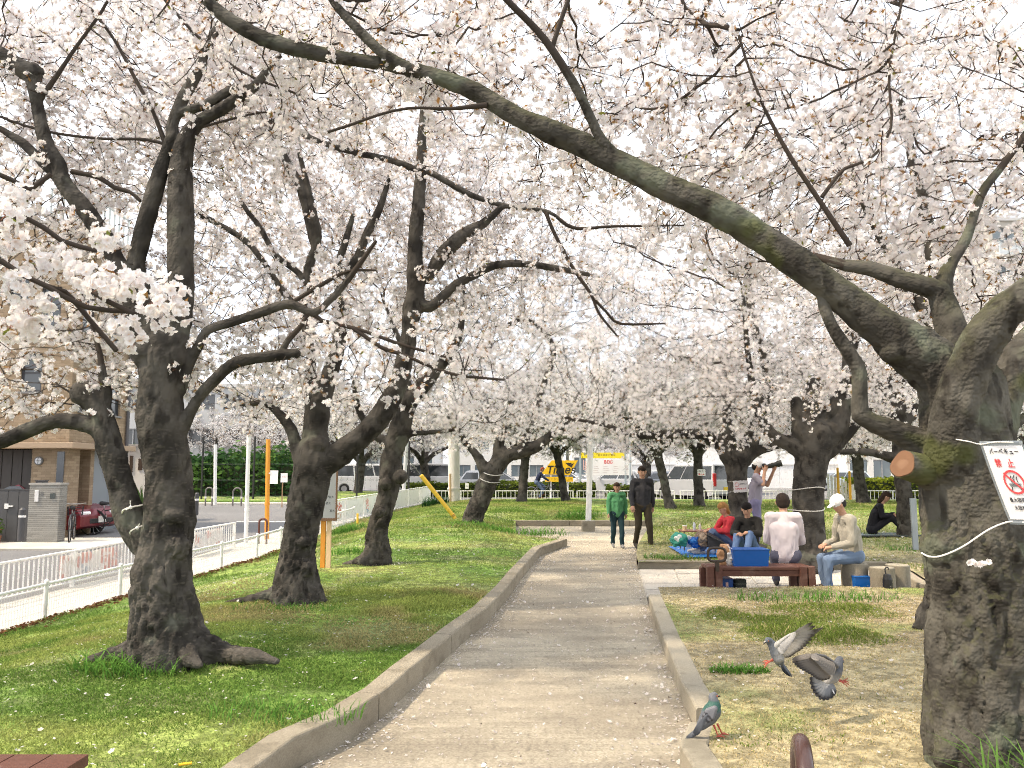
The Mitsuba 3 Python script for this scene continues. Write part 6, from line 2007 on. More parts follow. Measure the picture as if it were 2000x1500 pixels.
    if hair_len > 0:
        hp_ += [(c - fr_ * .04 * h + hs * .05 * h, .05 * h, c - fr_ * .05 * h - up * hair_len * h + hs * .04 * h, .04 * h), (c - fr_ * .04 * h - hs * .05 * h, .05 * h, c - fr_ * .05 * h - up * hair_len * h - hs * .04 * h, .04 * h), (c - fr_ * .05 * h, .06 * h, c - fr_ * .06 * h - up * hair_len * h, .045 * h)]
    if cap is None or hair_len > 0 or True:
        part(k, 'hair', pl(bones(hp_, .025 * h, 3)), c_cloth(hair), smooth=True)
    if cap is not None:
        cp = part(k, 'cap', pl(bones([(c + up * .065 * h - fr_ * .015 * h, .098 * h, c + up * .055 * h + fr_ * .01 * h, .098 * h)], .025 * h, 3)), c_cloth(cap), smooth=True)
        q = c + up * .045 * h + fr_ * .08 * h
        part(cp, 'brim', pl(hull(np.vstack([ball(q + hs * .06 * h, .008, 1), ball(q - hs * .06 * h, .008, 1), ball(q + fr_ * .075 * h + hs * .03 * h - up * .015, .007, 1), ball(q + fr_ * .075 * h - hs * .03 * h - up * .015, .007, 1)]))), c_cloth(cap))
    for s in (-1, 1):
        e = c + fr_ * .078 * h + hs * s * .032 * h + up * .012 * h
        part(k, 'eye', pl(hull(ball(e, .010 * h, 1))), M_BLACK)
    m_ = c + fr_ * .074 * h - up * .062 * h
    part(k, 'mouth', pl(hull(np.vstack([ball(m_ + hs * .018 * h, .006 * h, 1), ball(m_ - hs * .018 * h, .006 * h, 1)]))), c_cloth((0.35, 0.13, 0.11)))
    return k, J, pl


def walking(stride=0.22, sw=0.16):
    return {'hip': (0, 0, .90), 'chest': (0, -.01, 1.24), 'neck': (0, -.01, 1.45), 'head': (0, -.03, 1.60), 'kneel': (.10, -.16 * stride / .22, .49), 'anklel': (.10, -stride, .085), 'kneer': (-.10, -.03, .48), 'ankler': (-.10, stride, .13),
            'elbl': (.24, .09 * sw / .16, 1.12), 'wrl': (.25, sw * .6, .88), 'elbr': (-.24, -.03, 1.12), 'wrr': (-.25, -sw, .90), 'toer': (-.10, stride - .15, .04)}


# two walkers where the path ends
y = 17.2
c = P(1256, 1074, y)
person('adult walking up the path in a charcoal jacket and dark brown trousers', (c[0], y, 0.0), 0.12, walking(), (0.045, 0.045, 0.05), (0.055, 0.045, 0.03), (0.05, 0.045, 0.04), (0.03, 0.022, 0.018), H=1.0)
c = P(1206, 1070, 17.6)
J = walking(0.15, 0.12)
person('shorter person walking beside the charcoal jacket, in a green jacket and dark teal trousers', (c[0], 17.6, 0.0), 0.05, J, (0.10, 0.30, 0.14), (0.02, 0.045, 0.055), (0.2, 0.2, 0.2), (0.04, 0.025, 0.018), hair_len=0.12, H=0.80)

# the photographer with the white cap
y = 15.6
c = P(1478, 1075, y)
zf = float(h_right(c[0], y))
J = {'hip': (0, 0, .92), 'chest': (.02, -.02, 1.27), 'neck': (.03, -.03, 1.47), 'head': (.03, -.06, 1.62), 'kneel': (.11, -.04, .49), 'anklel': (.13, 0, .085), 'kneer': (-.11, -.06, .49), 'ankler': (-.13, .02, .085),
     'elbl': (.17, -.24, 1.27), 'wrl': (.075, -.37, 1.555), 'elbr': (-.19, -.16, 1.28), 'wrr': (-.085, -.20, 1.54), 'handl': (-.35, -.3, .8), 'handr': (.25, -.3, .9), 'face': (0, -1, .2)}
ph, Jp, pl_ = person('photographer in a white cap and grey-lilac clothes aiming a long black lens to the right', (c[0], y, zf), 1.25, J, (0.30, 0.28, 0.34), (0.21, 0.20, 0.32), (0.12, 0.11, 0.1), (0.02, 0.018, 0.016), cap=(0.8, 0.8, 0.8), sleeve=0.3, H=0.95)
q = np.array(Jp['head']) + [0, -.125, -.0]
t = thing('photo_camera', 'black camera with a long telephoto lens held up by the photographer in the white cap', 'camera')
part(t, 'body', pl_(hull([q + np.array([sx_ * .07, sy_ * .035, sz_ * .05]) for sx_ in (-1, 1) for sy_ in (-1, 1) for sz_ in (-1, 1)] + [q + np.array([sx_ * .025, sy_ * .02, .075]) for sx_ in (-1, 1) for sy_ in (-1, 1)])), M_BLACK)
ax = np.array([0, -.97, .24])
part(t, 'lens', pl_(tube([q + ax * .02, q + ax * .1, q + ax * .1, q + ax * .24, q + ax * .24, q + ax * .33], [.038, .038, .046, .046, .058, .060], 18)), mat((0.03, 0.035, 0.03), 0.4), smooth=30)
part(t, 'front_glass', pl_(tube([q + ax * .31, q + ax * .332], [.048, .048], 16)), mat((0.02, 0.02, 0.03), 0.05, spec=1))


def ground_sit(lean=0.0, knee=0.42):
    return {'hip': (0, .05, .12), 'chest': (0, .06 - lean * .2, .46), 'neck': (0, .04 - lean * .35, .68), 'head': (0, -.01 - lean * .45, .83), 'kneel': (.11, -.38, knee), 'anklel': (.10, -.62, .07), 'kneer': (-.11, -.36, knee - .04), 'ankler': (-.12, -.60, .07),
            'elbl': (.23, -.16, .42), 'wrl': (.10, -.36, .44), 'elbr': (-.23, -.16, .42), 'wrr': (-.08, -.38, .42), 'toel': (.10, -.79, .045), 'toer': (-.12, -.77, .045)}


def chair_sit(lean=0.0, seat=.42):
    return {'hip': (0, .02, seat + .11), 'chest': (0, .02 - lean * .2, seat + .46), 'neck': (0, -.01 - lean * .35, seat + .67), 'head': (0, -.06 - lean * .42, seat + .82), 'kneel': (.11, -.42, seat + .06), 'anklel': (.10, -.42, .085), 'kneer': (-.11, -.40, seat + .06), 'ankler': (-.12, -.36, .085),
            'elbl': (.23, -.12, seat + .30), 'wrl': (.10, -.34, seat + .24), 'elbr': (-.23, -.12, seat + .30), 'wrr': (-.08, -.35, seat + .26)}


# picnickers on the blue sheet
y = 15.0
c = P(1424, 1066, y)
z0 = float(h_right(c[0], y)) + 0.02
person('picnicker in a red top sitting on the blue sheet, facing left to the low table', (c[0], y, z0), -1.35, ground_sit(.2), (0.50, 0.045, 0.06), (0.10, 0.14, 0.24), (0.5, 0.48, 0.45), (0.30, 0.16, 0.06), hair_len=0.1, H=0.95)
c = P(1462, 1062, 14.4)
person('picnicker with black hair and a dark jacket sitting right of the red top', (c[0], 14.4, z0), -0.5, ground_sit(.1), (0.035, 0.033, 0.03), (0.13, 0.2, 0.36), (0.06, 0.06, 0.06), (0.012, 0.010, 0.010), H=0.97)

# on the paving: one person on the bench, one on a stone stool with a white hat
y = 11.35
c = P(1536, 1150, y)
person('person in a pale pinkish-white shirt sitting on the bench with back to the camera', (c[0], y, 0.0), 2.9, chair_sit(.15, .36), (0.60, 0.54, 0.56), (0.10, 0.10, 0.14), (0.05, 0.05, 0.05), (0.025, 0.018, 0.015), hair_len=0.06)
y = 11.2
c = P(1652, 1150, y)
person('person in a white cap and beige jacket sitting on a stone stool, facing left', (c[0] + 0.1, y, 0.0), -1.45, chair_sit(.25, .40), (0.34, 0.32, 0.27), (0.15, 0.21, 0.32), (0.09, 0.08, 0.07), (0.03, 0.03, 0.03), cap=(0.82, 0.82, 0.84), H=0.95)
# the person in black by the far trunk
c = P(1716, 1020, 18.6)
z0 = float(h_right(c[0], 18.6))
person('person dressed all in black sitting on the grass against a trunk', (c[0] - .1, 18.6, z0), 1.2, ground_sit(.55, .44), (0.012, 0.012, 0.016), (0.016, 0.016, 0.02), (0.55, 0.42, 0.36), (0.035, 0.02, 0.014), hair_len=0.16, H=1.02)
c = P(1735, 1024, 18.3)
t = thing('picnic_mat', 'dark flat mat under the person in black', 'mat')
part(t, 'sheet', hull([(c[0] + a, 18.5 + b, z0 + h) for a, b in ((-.75, -.4), (.65, -.4), (.65, .45), (-.75, .45)) for h in (.012, .03)]), mat((0.10, 0.13, 0.13)))
part(t, 'hem', cat([box(c[0] - .75, c[0] + .65, 18.5 - .43, 18.5 - .401, z0 + .01, z0 + .035)]), mat((0.05, 0.06, 0.06)))
# the cyclist behind the far fence
y = 41.6
c = P(1052, 985, y)
zc = 0.16
bicycle('bicycle with a basket ridden past behind the far fence', (c[0] + .15, y, zc), 0.0, (0.25, 0.26, 0.28))
J = {'hip': (0, .10, .93), 'chest': (0, -.04, 1.24), 'neck': (0, -.13, 1.42), 'head': (0, -.20, 1.56), 'kneel': (.1, -.30, .72), 'anklel': (.1, -.18, .33), 'kneer': (-.1, -.20, .55), 'ankler': (-.1, -.05, .18),
     'elbl': (.23, -.30, 1.14), 'wrl': (.22, -.50, 1.02), 'elbr': (-.23, -.30, 1.14), 'wrr': (-.22, -.50, 1.02)}
person('cyclist with reddish hair in a dark navy coat riding to the right', (c[0], y, zc), math.pi / 2, J, (0.022, 0.028, 0.06), (0.12, 0.16, 0.25), (0.2, 0.1, 0.05), (0.22, 0.055, 0.03), hair_len=0.05)

# ---------------------------------------------------------------- bench with the iron armrest, boxes, flask, stools
def c_redwood(p, n, uv):
    g = mikit.fbm(p.x * 5, p.y * 40, p.z * 40, 3)
    w = mikit.smoothstep(0.5, 0.75, fbm_c(p, 6.0, 3))
    return mikit.mix(mikit.mix((0.135, 0.062, 0.044), (0.085, 0.036, 0.027), g), (0.22, 0.14, 0.11), w * 0.5)


proc_mat('red_wood', c_redwood, 0.55)
yb = 10.75
bx0, bx1 = P(1382, 1150, yb)[0], P(1382, 1150, yb)[0] + 1.38
BN = thing('bench', 'reddish-brown timber bench with an oval iron armrest at its left end', 'bench')
seat = float(P(1400, 1108, yb)[2])
for i in range(4):
    part(BN, 'seat_board', box(bx0 + 0.03, bx1, yb + 0.02 + i * 0.115, yb + 0.127 + i * 0.115, seat - 0.04, seat, 0.006), 'red_wood')
part(BN, 'apron', box(bx0 + 0.06, bx1 - 0.03, yb + 0.035, yb + 0.075, seat - 0.12, seat - 0.042, 0.004), 'red_wood')
for x in (bx0, bx1 - 0.18):
    for dy in (0.0, 0.40):
        for dx in (0.0, 0.105):
            part(BN, 'leg', box(x + dx, x + dx + 0.09, yb + dy - 0.012, yb + dy + 0.075, 0.0, seat - 0.043 if dy else seat + 0.012, 0.008), 'red_wood')
xa = bx0 + 0.13
ov = []
for a in np.linspace(-math.pi / 2, 1.5 * math.pi, 33):
    cx_, sx_ = math.cos(a), math.sin(a)
    ov.append((xa + 0.115 * np.sign(cx_) * abs(cx_) ** 0.55, yb + 0.0, seat + 0.16 + 0.085 * np.sign(sx_) * abs(sx_) ** 0.6))
part(BN, 'armrest', cat([tube(ov, 0.018, 10), tube([(xa, yb, seat - 0.05), (xa, yb, seat + 0.09)], [0.028, 0.03], 10)]), mat((0.045, 0.03, 0.022), 0.4), smooth=50)


def crate(name, label, x0, x1, y0, y1, z0, z1, rgb, lid=None, cat_='box', detail=None):
    t = thing(name, label, cat_)
    w = 0.02
    dx, dy = (x1 - x0) * .03, (y1 - y0) * .03
    m = hull([(x0 + dx, y0 + dy, z0), (x1 - dx, y0 + dy, z0), (x1 - dx, y1 - dy, z0), (x0 + dx, y1 - dy, z0), (x0, y0, z1), (x1, y0, z1), (x1, y1, z1), (x0, y1, z1)])
    part(t, 'body', m, mat(rgb, 0.4))
    part(t, 'rim', cat([box(x0 - .006, x1 + .006, y0 - .006, y1 + .006, z1 + .001, z1 + .018, .003)]), mat([c * .8 for c in rgb], 0.4))
    if lid:
        part(t, 'lid', box(x0 + .01, x1 - .01, y0 + .01, y1 - .01, z1 + .019, z1 + .035, .005), mat(lid, 0.4))
    if detail:
        part(t, 'label_plate', box(x0 + .02 + (x1 - x0) * .3, x0 + .02 + (x1 - x0) * .5, y0 - .004 + dy * .5, y0 + dy * .5, z0 + (z1 - z0) * .55, z0 + (z1 - z0) * .85), mat(detail))
    return t


ux = lambda u, y: (u - 1000) / FOC * y * 0.9945
BLUE = (0.0, 0.085, 0.36)
crate('cooler_box', 'bright blue cooler box standing on the bench', ux(1431, yb), ux(1502, yb), yb + .1, yb + .42, seat, seat + 0.20, BLUE)
crate('cooler_box', 'dark blue box with a small picture label under the bench', ux(1406, yb), ux(1431, yb), yb + .13, yb + .38, 0.015, 0.20, (0.01, 0.05, 0.20), detail=(0.45, 0.3, 0.28))
crate('cooler_box', 'blue box on the paving at the feet of the person in the white cap', ux(1664, 10.9), ux(1697, 10.9), 10.95, 11.2, 0.015, 0.22, (0.0, 0.10, 0.38))
t = thing('camp_roll', 'dark strapped roll standing under the bench right of the blue box', 'roll')
c = (ux(1447, yb), yb + .22)
part(t, 'roll', tube([(*c, .012), (*c, .2)], .085, 18), mat((0.02, 0.025, 0.02), 0.7), smooth=40)
for h in (.05, .1, .15):
    part(t, 'strap', tube([(*c, h - .008), (*c, h + .008)], .09, 18), mat((0.07, 0.075, 0.06)))
t = thing('paper_bag', 'crumpled tan paper bag on the left end of the bench', 'bag')
m = trimesh.creation.icosphere(3)
v = np.array(m.vertices) * [.10, .09, .15]
v += np.array(m.vertex_normals) * ((meshkit.fbm(v * 16, 3, 2) - .5) * .09)[:, None]
m.vertices = v + [ux(1412, yb + .3), yb + .3, seat + .11]
part(t, 'bag', m, mat((0.45, 0.25, 0.13), 0.8))
part(t, 'fold', put(box(-.06, .06, -.02, .02, .0, .05, .01), (ux(1411, yb + .3), yb + .3, seat + .22)), mat((0.5, 0.29, 0.16), 0.8))
t = thing('clear_bag', 'white plastic bag between the paper bag and the blue cooler box', 'bag')
m = trimesh.creation.icosphere(3)
v = np.array(m.vertices) * [.09, .07, .12]
v += np.array(m.vertex_normals) * ((meshkit.fbm(v * 20, 3, 5) - .5) * .1)[:, None]
m.vertices = v + [ux(1424, yb + .25), yb + .25, seat + .09]
part(t, 'bag', m, mat((0.66, 0.64, 0.6), 0.3))
part(t, 'handle', tube([(ux(1422, yb), yb + .25, seat + .2), (ux(1426, yb), yb + .25, seat + .26), (ux(1432, yb), yb + .24, seat + .2)], .008, 5), mat((0.7, 0.7, 0.7), 0.3))
yf = 10.72
t = thing('flask', 'black flask with a carrying loop on its lid at the right of the paving', 'flask')
c = (ux(1723, yf), yf)
part(t, 'body', tube([(*c, .012), (*c, .02), (*c, .23), (*c, .25)], [.055, .06, .06, .052], 18), mat((0.012, 0.012, 0.014), 0.35), smooth=40)
part(t, 'lid', tube([(*c, .251), (*c, .29), (*c, .30)], [.05, .046, .03], 18), mat((0.02, 0.02, 0.022), 0.4), smooth=40)
part(t, 'loop', tube([(c[0] - .02, c[1], .30), (c[0] - .025, c[1], .36), (c[0] - .01, c[1], .385), (c[0] + .015, c[1], .38), (c[0] + .02, c[1], .355)], .009, 6), M_BLACK, smooth=50)
for (u, y, r, h, lb) in ((1743, 11.15, .155, .37, 'pale round concrete stool right of the black flask'), (1713, 10.95, .16, .36, 'concrete stool behind the black flask, mostly hidden by the flask and the seated person'), (1660, 11.2, .17, .39, 'concrete stool under the person in the white cap')):
    t = thing('stone_stool', lb, 'stool')
    c = (ux(u, y), y)
    part(t, 'block', tube([(*c, .0), (*c, h - .015), (*c, h)], [r * 1.02, r, r - .012], 24), 'concrete', smooth=40)
    part(t, 'foot', tube([(*c, .0), (*c, .018)], [r * 1.1, r * 1.08], 24), 'concrete', smooth=40)

# low table, blue sheet and picnic things
y = 15.2
zl = float(h_right(ux(1360, y), y))
t = thing('blue_sheet', 'crumpled blue plastic ground sheet under the picnickers', 'ground sheet')
X, Y = np.meshgrid(np.linspace(ux(1318, y), ux(1480, y), 40), np.linspace(14.35, 16.0, 26))
Z = np.array(h_right(X, Y)) + .018 + .03 * meshkit.fbm(np.stack([X, Y, 0 * X], -1) * 4, 3, 3)
part(t, 'sheet', grid_mesh(X, Y, Z), mat((0.01, 0.14, 0.50), 0.35), smooth=True)
part(t, 'hem', tube(np.stack([X[0], Y[0], Z[0]], -1), .012, 5), mat((0.02, 0.2, 0.58), 0.35))
t = thing('low_table', 'low folding picnic table with a brown top on the blue sheet', 'table')
tx0, tx1 = ux(1330, y), ux(1398, y)
tz = float(P(1000, 1037, y)[2])
part(t, 'top', box(tx0, tx1, y, y + .45, tz - .02, tz, .004), mat((0.22, 0.10, 0.06), 0.5))
for x in (tx0 + .04, tx1 - .04):
    for d in (.04, .4):
        part(t, 'leg', cyl((x, y + d, zl), (x, y + d, tz - .02), .012, 8), mat((0.1, 0.1, 0.1)))
for (u, rgb, h, r, nm, lb) in ((1338, (0.72, 0.55, 0.33), .09, .045, 'cup', 'tan paper cup on the low table, left'), (1357, (0.55, 0.6, 0.66), .15, .028, 'bottle', 'clear bottle with a white cap on the low table'), (1368, (0.6, 0.58, 0.55), .12, .026, 'bottle', 'smaller pale bottle at the right of the low table')):
    t = thing(nm, lb, nm)
    c = (ux(u, y), y + .15)
    part(t, 'body', tube([(*c, tz), (*c, tz + h * .72), (*c, tz + h * .9)], [r * .85, r, r * (1.02 if nm == 'cup' else .45)], 12), mat(rgb, 0.2), smooth=40)
    part(t, 'rim' if nm == 'cup' else 'cap', tube([(*c, tz + h * .9), (*c, tz + h)], r * (1.05 if nm == 'cup' else .5), 12), mat((0.8, 0.8, 0.78), 0.4), smooth=40)
t = thing('paper_plate', 'white round paper plate leaning on the blue sheet below the low table', 'plate')
c = P(1345, 1058, 14.75)
part(t, 'disc', tube([c + [0, 0, 0], c + [0, .012, .004]], .105, 24), mat((0.8, 0.8, 0.8), 0.5))
part(t, 'rim', tube([c + np.array([.1 * math.cos(a), -.004, .1 * math.sin(a)]) for a in np.linspace(0, 6.283, 25)], .007, 5), mat((0.82, 0.82, 0.82)))
for u, v, s, rgb, lb, q in ((1327, 1054, .15, (0.03, 0.24, 0.18), 'green and white shopping bag slumped on the blue sheet', (0.72, 0.74, 0.72)), (1375, 1054, .16, (0.16, 0.11, 0.075), 'brown bag beside the white plate on the blue sheet', (0.25, 0.19, 0.14)), (1357, 1059, .12, (0.0, 0.07, 0.33), 'deep blue folded cloth between the plate and the brown bag', (0.02, 0.16, 0.5))):
    t = thing('bag' if 'bag' in lb else 'cloth', lb, 'bag' if 'bag' in lb else 'cloth')
    c = P(u, v, 14.7)
    m = trimesh.creation.icosphere(3)
    w = np.array(m.vertices) * [s, s * .8, s * .75]
    w += np.array(m.vertex_normals) * ((meshkit.fbm(w * 12, 3, u) - .5) * .16)[:, None]
    m.vertices = w + c
    part(t, 'bulk', m, mat(rgb, 0.5))
    m2 = trimesh.creation.icosphere(2)
    w = np.array(m2.vertices) * [s * .5, s * .4, s * .45]
    w += np.array(m2.vertex_normals) * ((meshkit.fbm(w * 18, 3, u + 1) - .5) * .1)[:, None]
    m2.vertices = w + c + [-.03, -s * .55, .03]
    part(t, 'flap', m2, mat(q, 0.5))
t = thing('cool_bag', 'dark bag leaning at the right of the brown bag', 'bag')
c = P(1393, 1062, 14.6)
part(t, 'body', hull([c + np.array(d) for d in ((-.12, -.05, .18), (-.05, .1, .2), (.3, -.05, -.06), (-.1, -.08, -.06), (.3, .1, -.06), (-.12, .12, -.06), (.1, 0, .1))]), mat((0.02, 0.02, 0.025), 0.6))
part(t, 'strap', tube([c + [-.12, -.06, .17], c + [0, -.1, .1], c + [.25, -.08, -.02]], .01, 5), mat((0.05, .05, .05)))
# grey post at the big trunk
t = thing('grey_post', 'weathered grey flat post in the grass just left of the big right-hand trunk', 'post')
a, b = P(1788, 1062, 14.2), P(1783, 975, 14.2)
part(t, 'shaft', hull([p + np.array([s * w, q, 0]) for p, w in ((a - [0, 0, .1], .045), (b, .05)) for s in (-1, 1) for q in (-.02, .02)]), mat((0.30, 0.34, 0.36), 0.6))
part(t, 'cap', hull([b + np.array([s * .053, q, h]) for s in (-1, 1) for q in (-.023, .023) for h in (.001, .015)]), mat((0.36, 0.4, 0.42)))
# bench corner in the foreground
t = thing('foreground_bench', 'corner of a red-brown plank bench seat at the bottom left edge', 'bench')
zt = 0.42
cr = on_level([(173, 1473), (-60, 1473), (60, 1560)], zt)
e0, e1 = cr[0], cr[0] + (cr[1] - cr[0])
ln = (e1 - e0) / np.linalg.norm(e1 - e0)
dep = np.array([-0.33, -0.94])
dep = on_level([(130, 1500)], zt)[0] - cr[0]
dep = dep / np.linalg.norm(dep)
for i in range(5):
    s0, s1 = i * 0.155, i * 0.155 + 0.148
    q = [e0 + ln * s0, e0 + ln * s1]
    q += [p_ + dep * 0.75 for p_ in q]
    part(t, 'plank', hull([(x, y, z) for x, y in q for z in (zt - .045, zt)]), 'red_wood')
for s in (.08, .6):
    q = e0 + ln * s + dep * .2
    part(t, 'leg', box(q[0] - .04, q[0] + .04, q[1] - .04, q[1] + .04, -.1, zt - .046), 'red_wood')
t = thing('yellow_tag', 'small yellow-orange tag lying on the kerb at the bottom left', 'tag')
c = np.array([*on_level([(362, 1493)], 0.17)[0], 0.17])
part(t, 'tag', put(box(-.03, .03, -.012, .012, .0, .006), c, rot_z(.4)), mat((0.72, 0.42, 0.02)))

# ---------------------------------------------------------------- pigeons
P_GREY, P_DARK, P_PALE, P_BAR, P_NECK = (0.10, 0.11, 0.13), (0.04, 0.045, 0.055), (0.34, 0.345, 0.35), (0.022, 0.022, 0.027), (0.03, 0.095, 0.08)
scene['feather'] = {'type': 'twosided', 'b': {'type': 'principled', 'base_color': {'type': 'mesh_attribute', 'name': 'vertex_color'}, 'roughness': 0.6, 'specular': 0.4, 'sheen': 0.3}}
M_PINK, M_BEAK = mat((0.42, 0.085, 0.06), 0.6), mat((0.03, 0.028, 0.028), 0.4)


def pbody(k, rows, colour, cell=.008):
    m = solid([np.array(rows)], cell, 8, ico=2)
    v = np.array(m.vertices)
    v = v + np.array(m.vertex_normals) * ((meshkit.fbm(v * 70, 3, 3) - .5) * .006)[:, None]
    m.vertices = v
    part(k, 'body', m, 'feather', smooth=True, color=np.array([colour(p) for p in v]))


def blade(base, tip, w, nrm, c0, c1, curve=0.0, n=7):
    """A feather: a thin pointed vane with a shaft ridge; colour runs from c0 to c1 near the tip."""
    base, tip = np.asarray(base, float), np.asarray(tip, float)
    d = tip - base
    nrm = nrm - d * (nrm @ d) / (d @ d)
    nrm = nrm / np.linalg.norm(nrm)
    s = np.cross(nrm, d / np.linalg.norm(d))
    V, C = [], []
    for i in range(n):
        t = i / (n - 1)
        ww = w * (0.35 + 0.65 * min(1, t * 3)) * (1 if t < .72 else max(0.03, math.sqrt(max(0, 1 - ((t - .72) / .29) ** 2))))
        p = base + d * t + nrm * curve * math.sin(t * 1.6)
        col = np.array(c0) + (np.array(c1) - np.array(c0)) * float(sstep(.55, .85, t))
        V += [p - s * ww, p + nrm * .0018, p + s * ww]
        C += [col, col * 1.06, col * .95]
    F_ = []
    for i in range(n - 1):
        a = i * 3
        F_ += [[a, a + 1, a + 4], [a, a + 4, a + 3], [a + 1, a + 2, a + 5], [a + 1, a + 5, a + 4]]
    return trimesh.Trimesh(np.array(V), np.array(F_), process=False), np.array(C)


def feathers(parent, name, items):
    for it in items:
        m, c = blade(*it)
        part(parent, name, m, 'feather', smooth=True, color=c)


def lerp_(a, b, t):
    return np.asarray(a, float) + (np.asarray(b, float) - np.asarray(a, float)) * t


def head_bits(k, h, fw, side, upv, r=.019):
    part(k, 'beak', tube([h + fw * r * .75 - upv * .001, h + fw * (r + .012) - upv * .002, h + fw * (r + .021) - upv * .007], [.0062, .0045, .0012], 8), M_BEAK, smooth=50)
    part(k, 'cere', hull(np.vstack([ball(h + fw * (r * .98) + upv * .003, .0048, 1), ball(h + fw * (r + .006) + upv * .001, .003, 1)])), mat((0.5, 0.48, 0.46), 0.7))
    for s in (-1, 1):
        part(k, 'eye', hull(ball(h + side * s * (r - .003) + fw * .006 + upv * .003, .0042, 1)), mat((0.45, 0.10, 0.01), 0.2))


def foot(k, knee, ankle, fw, side, spread=.022, L=.032):
    leg = [tube([knee, lerp_(knee, ankle, .5), ankle], [.007, .0045, .004], 7)]
    for s in (-1, 0, 1):
        leg.append(tube([ankle, ankle + fw * L * .55 + side * s * spread * .6 + [0, 0, .003], ankle + fw * L + side * s * spread + [0, 0, -.001]], [.0036, .003, .0018], 6))
    leg.append(tube([ankle, ankle - fw * .018], [.003, .0015], 6))
    part(k, 'leg', cat(leg), M_PINK, smooth=50)


# standing on the kerb end, seen from its right side, head up to the right
K = thing('pigeon', 'grey pigeon with a green neck standing on the end of the kerb', 'pigeon')
yp = float(on_level([(1420, 1440)], .13)[0, 1])
pp_ = lambda u, v, dy=0.0: P(u, v, yp + dy)
def col_stand(p):
    v_ = (p - EYE)[2] / (p - EYE)[1]
    hgt = p[2] - .13
    c = np.array(P_GREY)
    c = c + (np.array(P_NECK) - c) * float(sstep(.135, .16, hgt)) * 1.0
    return c + (np.array((0.12, 0.13, 0.15)) - c) * float(sstep(.192, .206, hgt))
rows = [[*pp_(1354, 1434, -.03), .008], [*pp_(1366, 1421, -.02), .020], [*pp_(1377, 1408, -.01), .036], [*pp_(1385, 1398), .048], [*pp_(1391, 1389), .049], [*pp_(1395, 1379, .005), .037], [*pp_(1394, 1368, .008), .027], [*pp_(1392, 1362, .01), .0235], [*pp_(1395, 1359, .01), .0215]]
pbody(K, rows, col_stand)
hd = np.array(rows[-1][:3])
fw = np.array([.88, .35, -.1])
fw /= np.linalg.norm(fw)
sd = np.array([-.37, .93, 0])
head_bits(K, hd, fw, sd, np.array([0, 0, 1.0]), .0215)
m = hull(np.vstack([ball(pp_(1396, 1384, -.038), .017, 1), ball(pp_(1382, 1388, -.036), .014, 1), ball(pp_(1390, 1402, -.042), .015, 1), ball(pp_(1372, 1405, -.036), .009, 1), ball(pp_(1372, 1416, -.036), .007, 1)]))
v_, f_ = trimesh.remesh.subdivide_to_size(np.array(m.vertices), np.array(m.faces), .01)
cc_ = []
for p in v_:
    t_ = (p - pp_(1398, 1382)) @ np.array([-.72, 0, -.7])
    bar = 0.9 * (abs(t_ - .062) < .006) + 0.9 * (abs(t_ - .085) < .006)
    cc_.append(np.array((0.15, 0.155, 0.175)) * (1 - bar) + np.array(P_BAR) * bar)
wg = part(K, 'wing', trimesh.Trimesh(v_, f_, process=False), 'feather', smooth=True, color=np.array(cc_))
feathers(wg, 'feather', [(pp_(1382 - i * 1.6, 1395 + i * 2.2, -.055), pp_(1354 + i * 1.4, 1432 + i * .8, -.040), .011, np.array([0, -1.0, 0.2]), (0.10, 0.11, 0.13), P_DARK, .002) for i in range(6)])
feathers(K, 'tail_feather', [(pp_(1368, 1420, -.02), pp_(1339 + i * 2.2, 1444 + i * 1.0, -.03 + .012 * i), .010, np.array([.5, -.6, .6]), (0.13, 0.14, 0.16), P_DARK, .001) for i in range(6)])
foot(K, pp_(1394, 1416, .0), np.array([*pp_(1403, 1439, -.01)[:2], .137]), np.array([.9, .3, 0]), np.array([-.3, .9, 0]))
foot(K, pp_(1401, 1414, .02), np.array([*pp_(1411, 1438, .03)[:2], .137]), np.array([.9, .3, 0]), np.array([-.3, .9, 0]))

# rising to the left, wing stretched up to the right
K = thing('pigeon', 'pigeon taking off to the left with one pale wing stretched up to the right', 'pigeon')
yq = 5.2
pp_ = lambda u, v, dy=0.0: P(u, v, yq + dy)
u2 = lambda a, b: (1440 + a * 240 / 1714, 1180 + b * 210 / 1500)  # as measured in an enlargement of the photo
Q = lambda a, b, dy=0.0: pp_(*u2(a, b), dy)


def col_a(p):
    t_ = (p - Q(500, 560)) @ (Q(620, 800) - Q(500, 560)) / np.linalg.norm(Q(620, 800) - Q(500, 560)) ** 2
    q_ = float(np.clip((p - Q(480, 700))[0] / .05, 0, 1)) * float(sstep(.05, .3, t_)) * float(sstep(1.05, .8, t_))
    c = lerp_((0.10, 0.115, 0.14), (0.40, 0.41, 0.42), q_)
    return c


rows = [[*Q(430, 505, -.01), .0205], [*Q(460, 530), .024], [*Q(505, 590), .031], [*Q(545, 665), .039], [*Q(570, 740), .038], [*Q(590, 805, .01), .026], [*Q(615, 860, .02), .012]]
pbody(K, rows, col_a)
fw = np.array([-.86, -.2, -.45])
fw /= np.linalg.norm(fw)
head_bits(K, Q(428, 505, -.01), fw, np.array([.2, -.98, 0]), np.array([-.45, 0, .88]), .0195)
sho = Q(545, 580, -.02)
m = solid([np.array([[*sho, .020], [*Q(640, 500, -.05), .013], [*Q(720, 435, -.08), .008], [*Q(795, 398, -.09), .005]]), np.array([[*sho, .016], [*Q(590, 640, -.03), .012], [*Q(630, 690, -.03), .006]])], .01, 4)
wg = part(K, 'wing', m, 'feather', smooth=True, color=np.tile((0.40, 0.40, 0.39), (len(m.vertices), 1)))
nrm = np.array([.3, -.9, -.35])
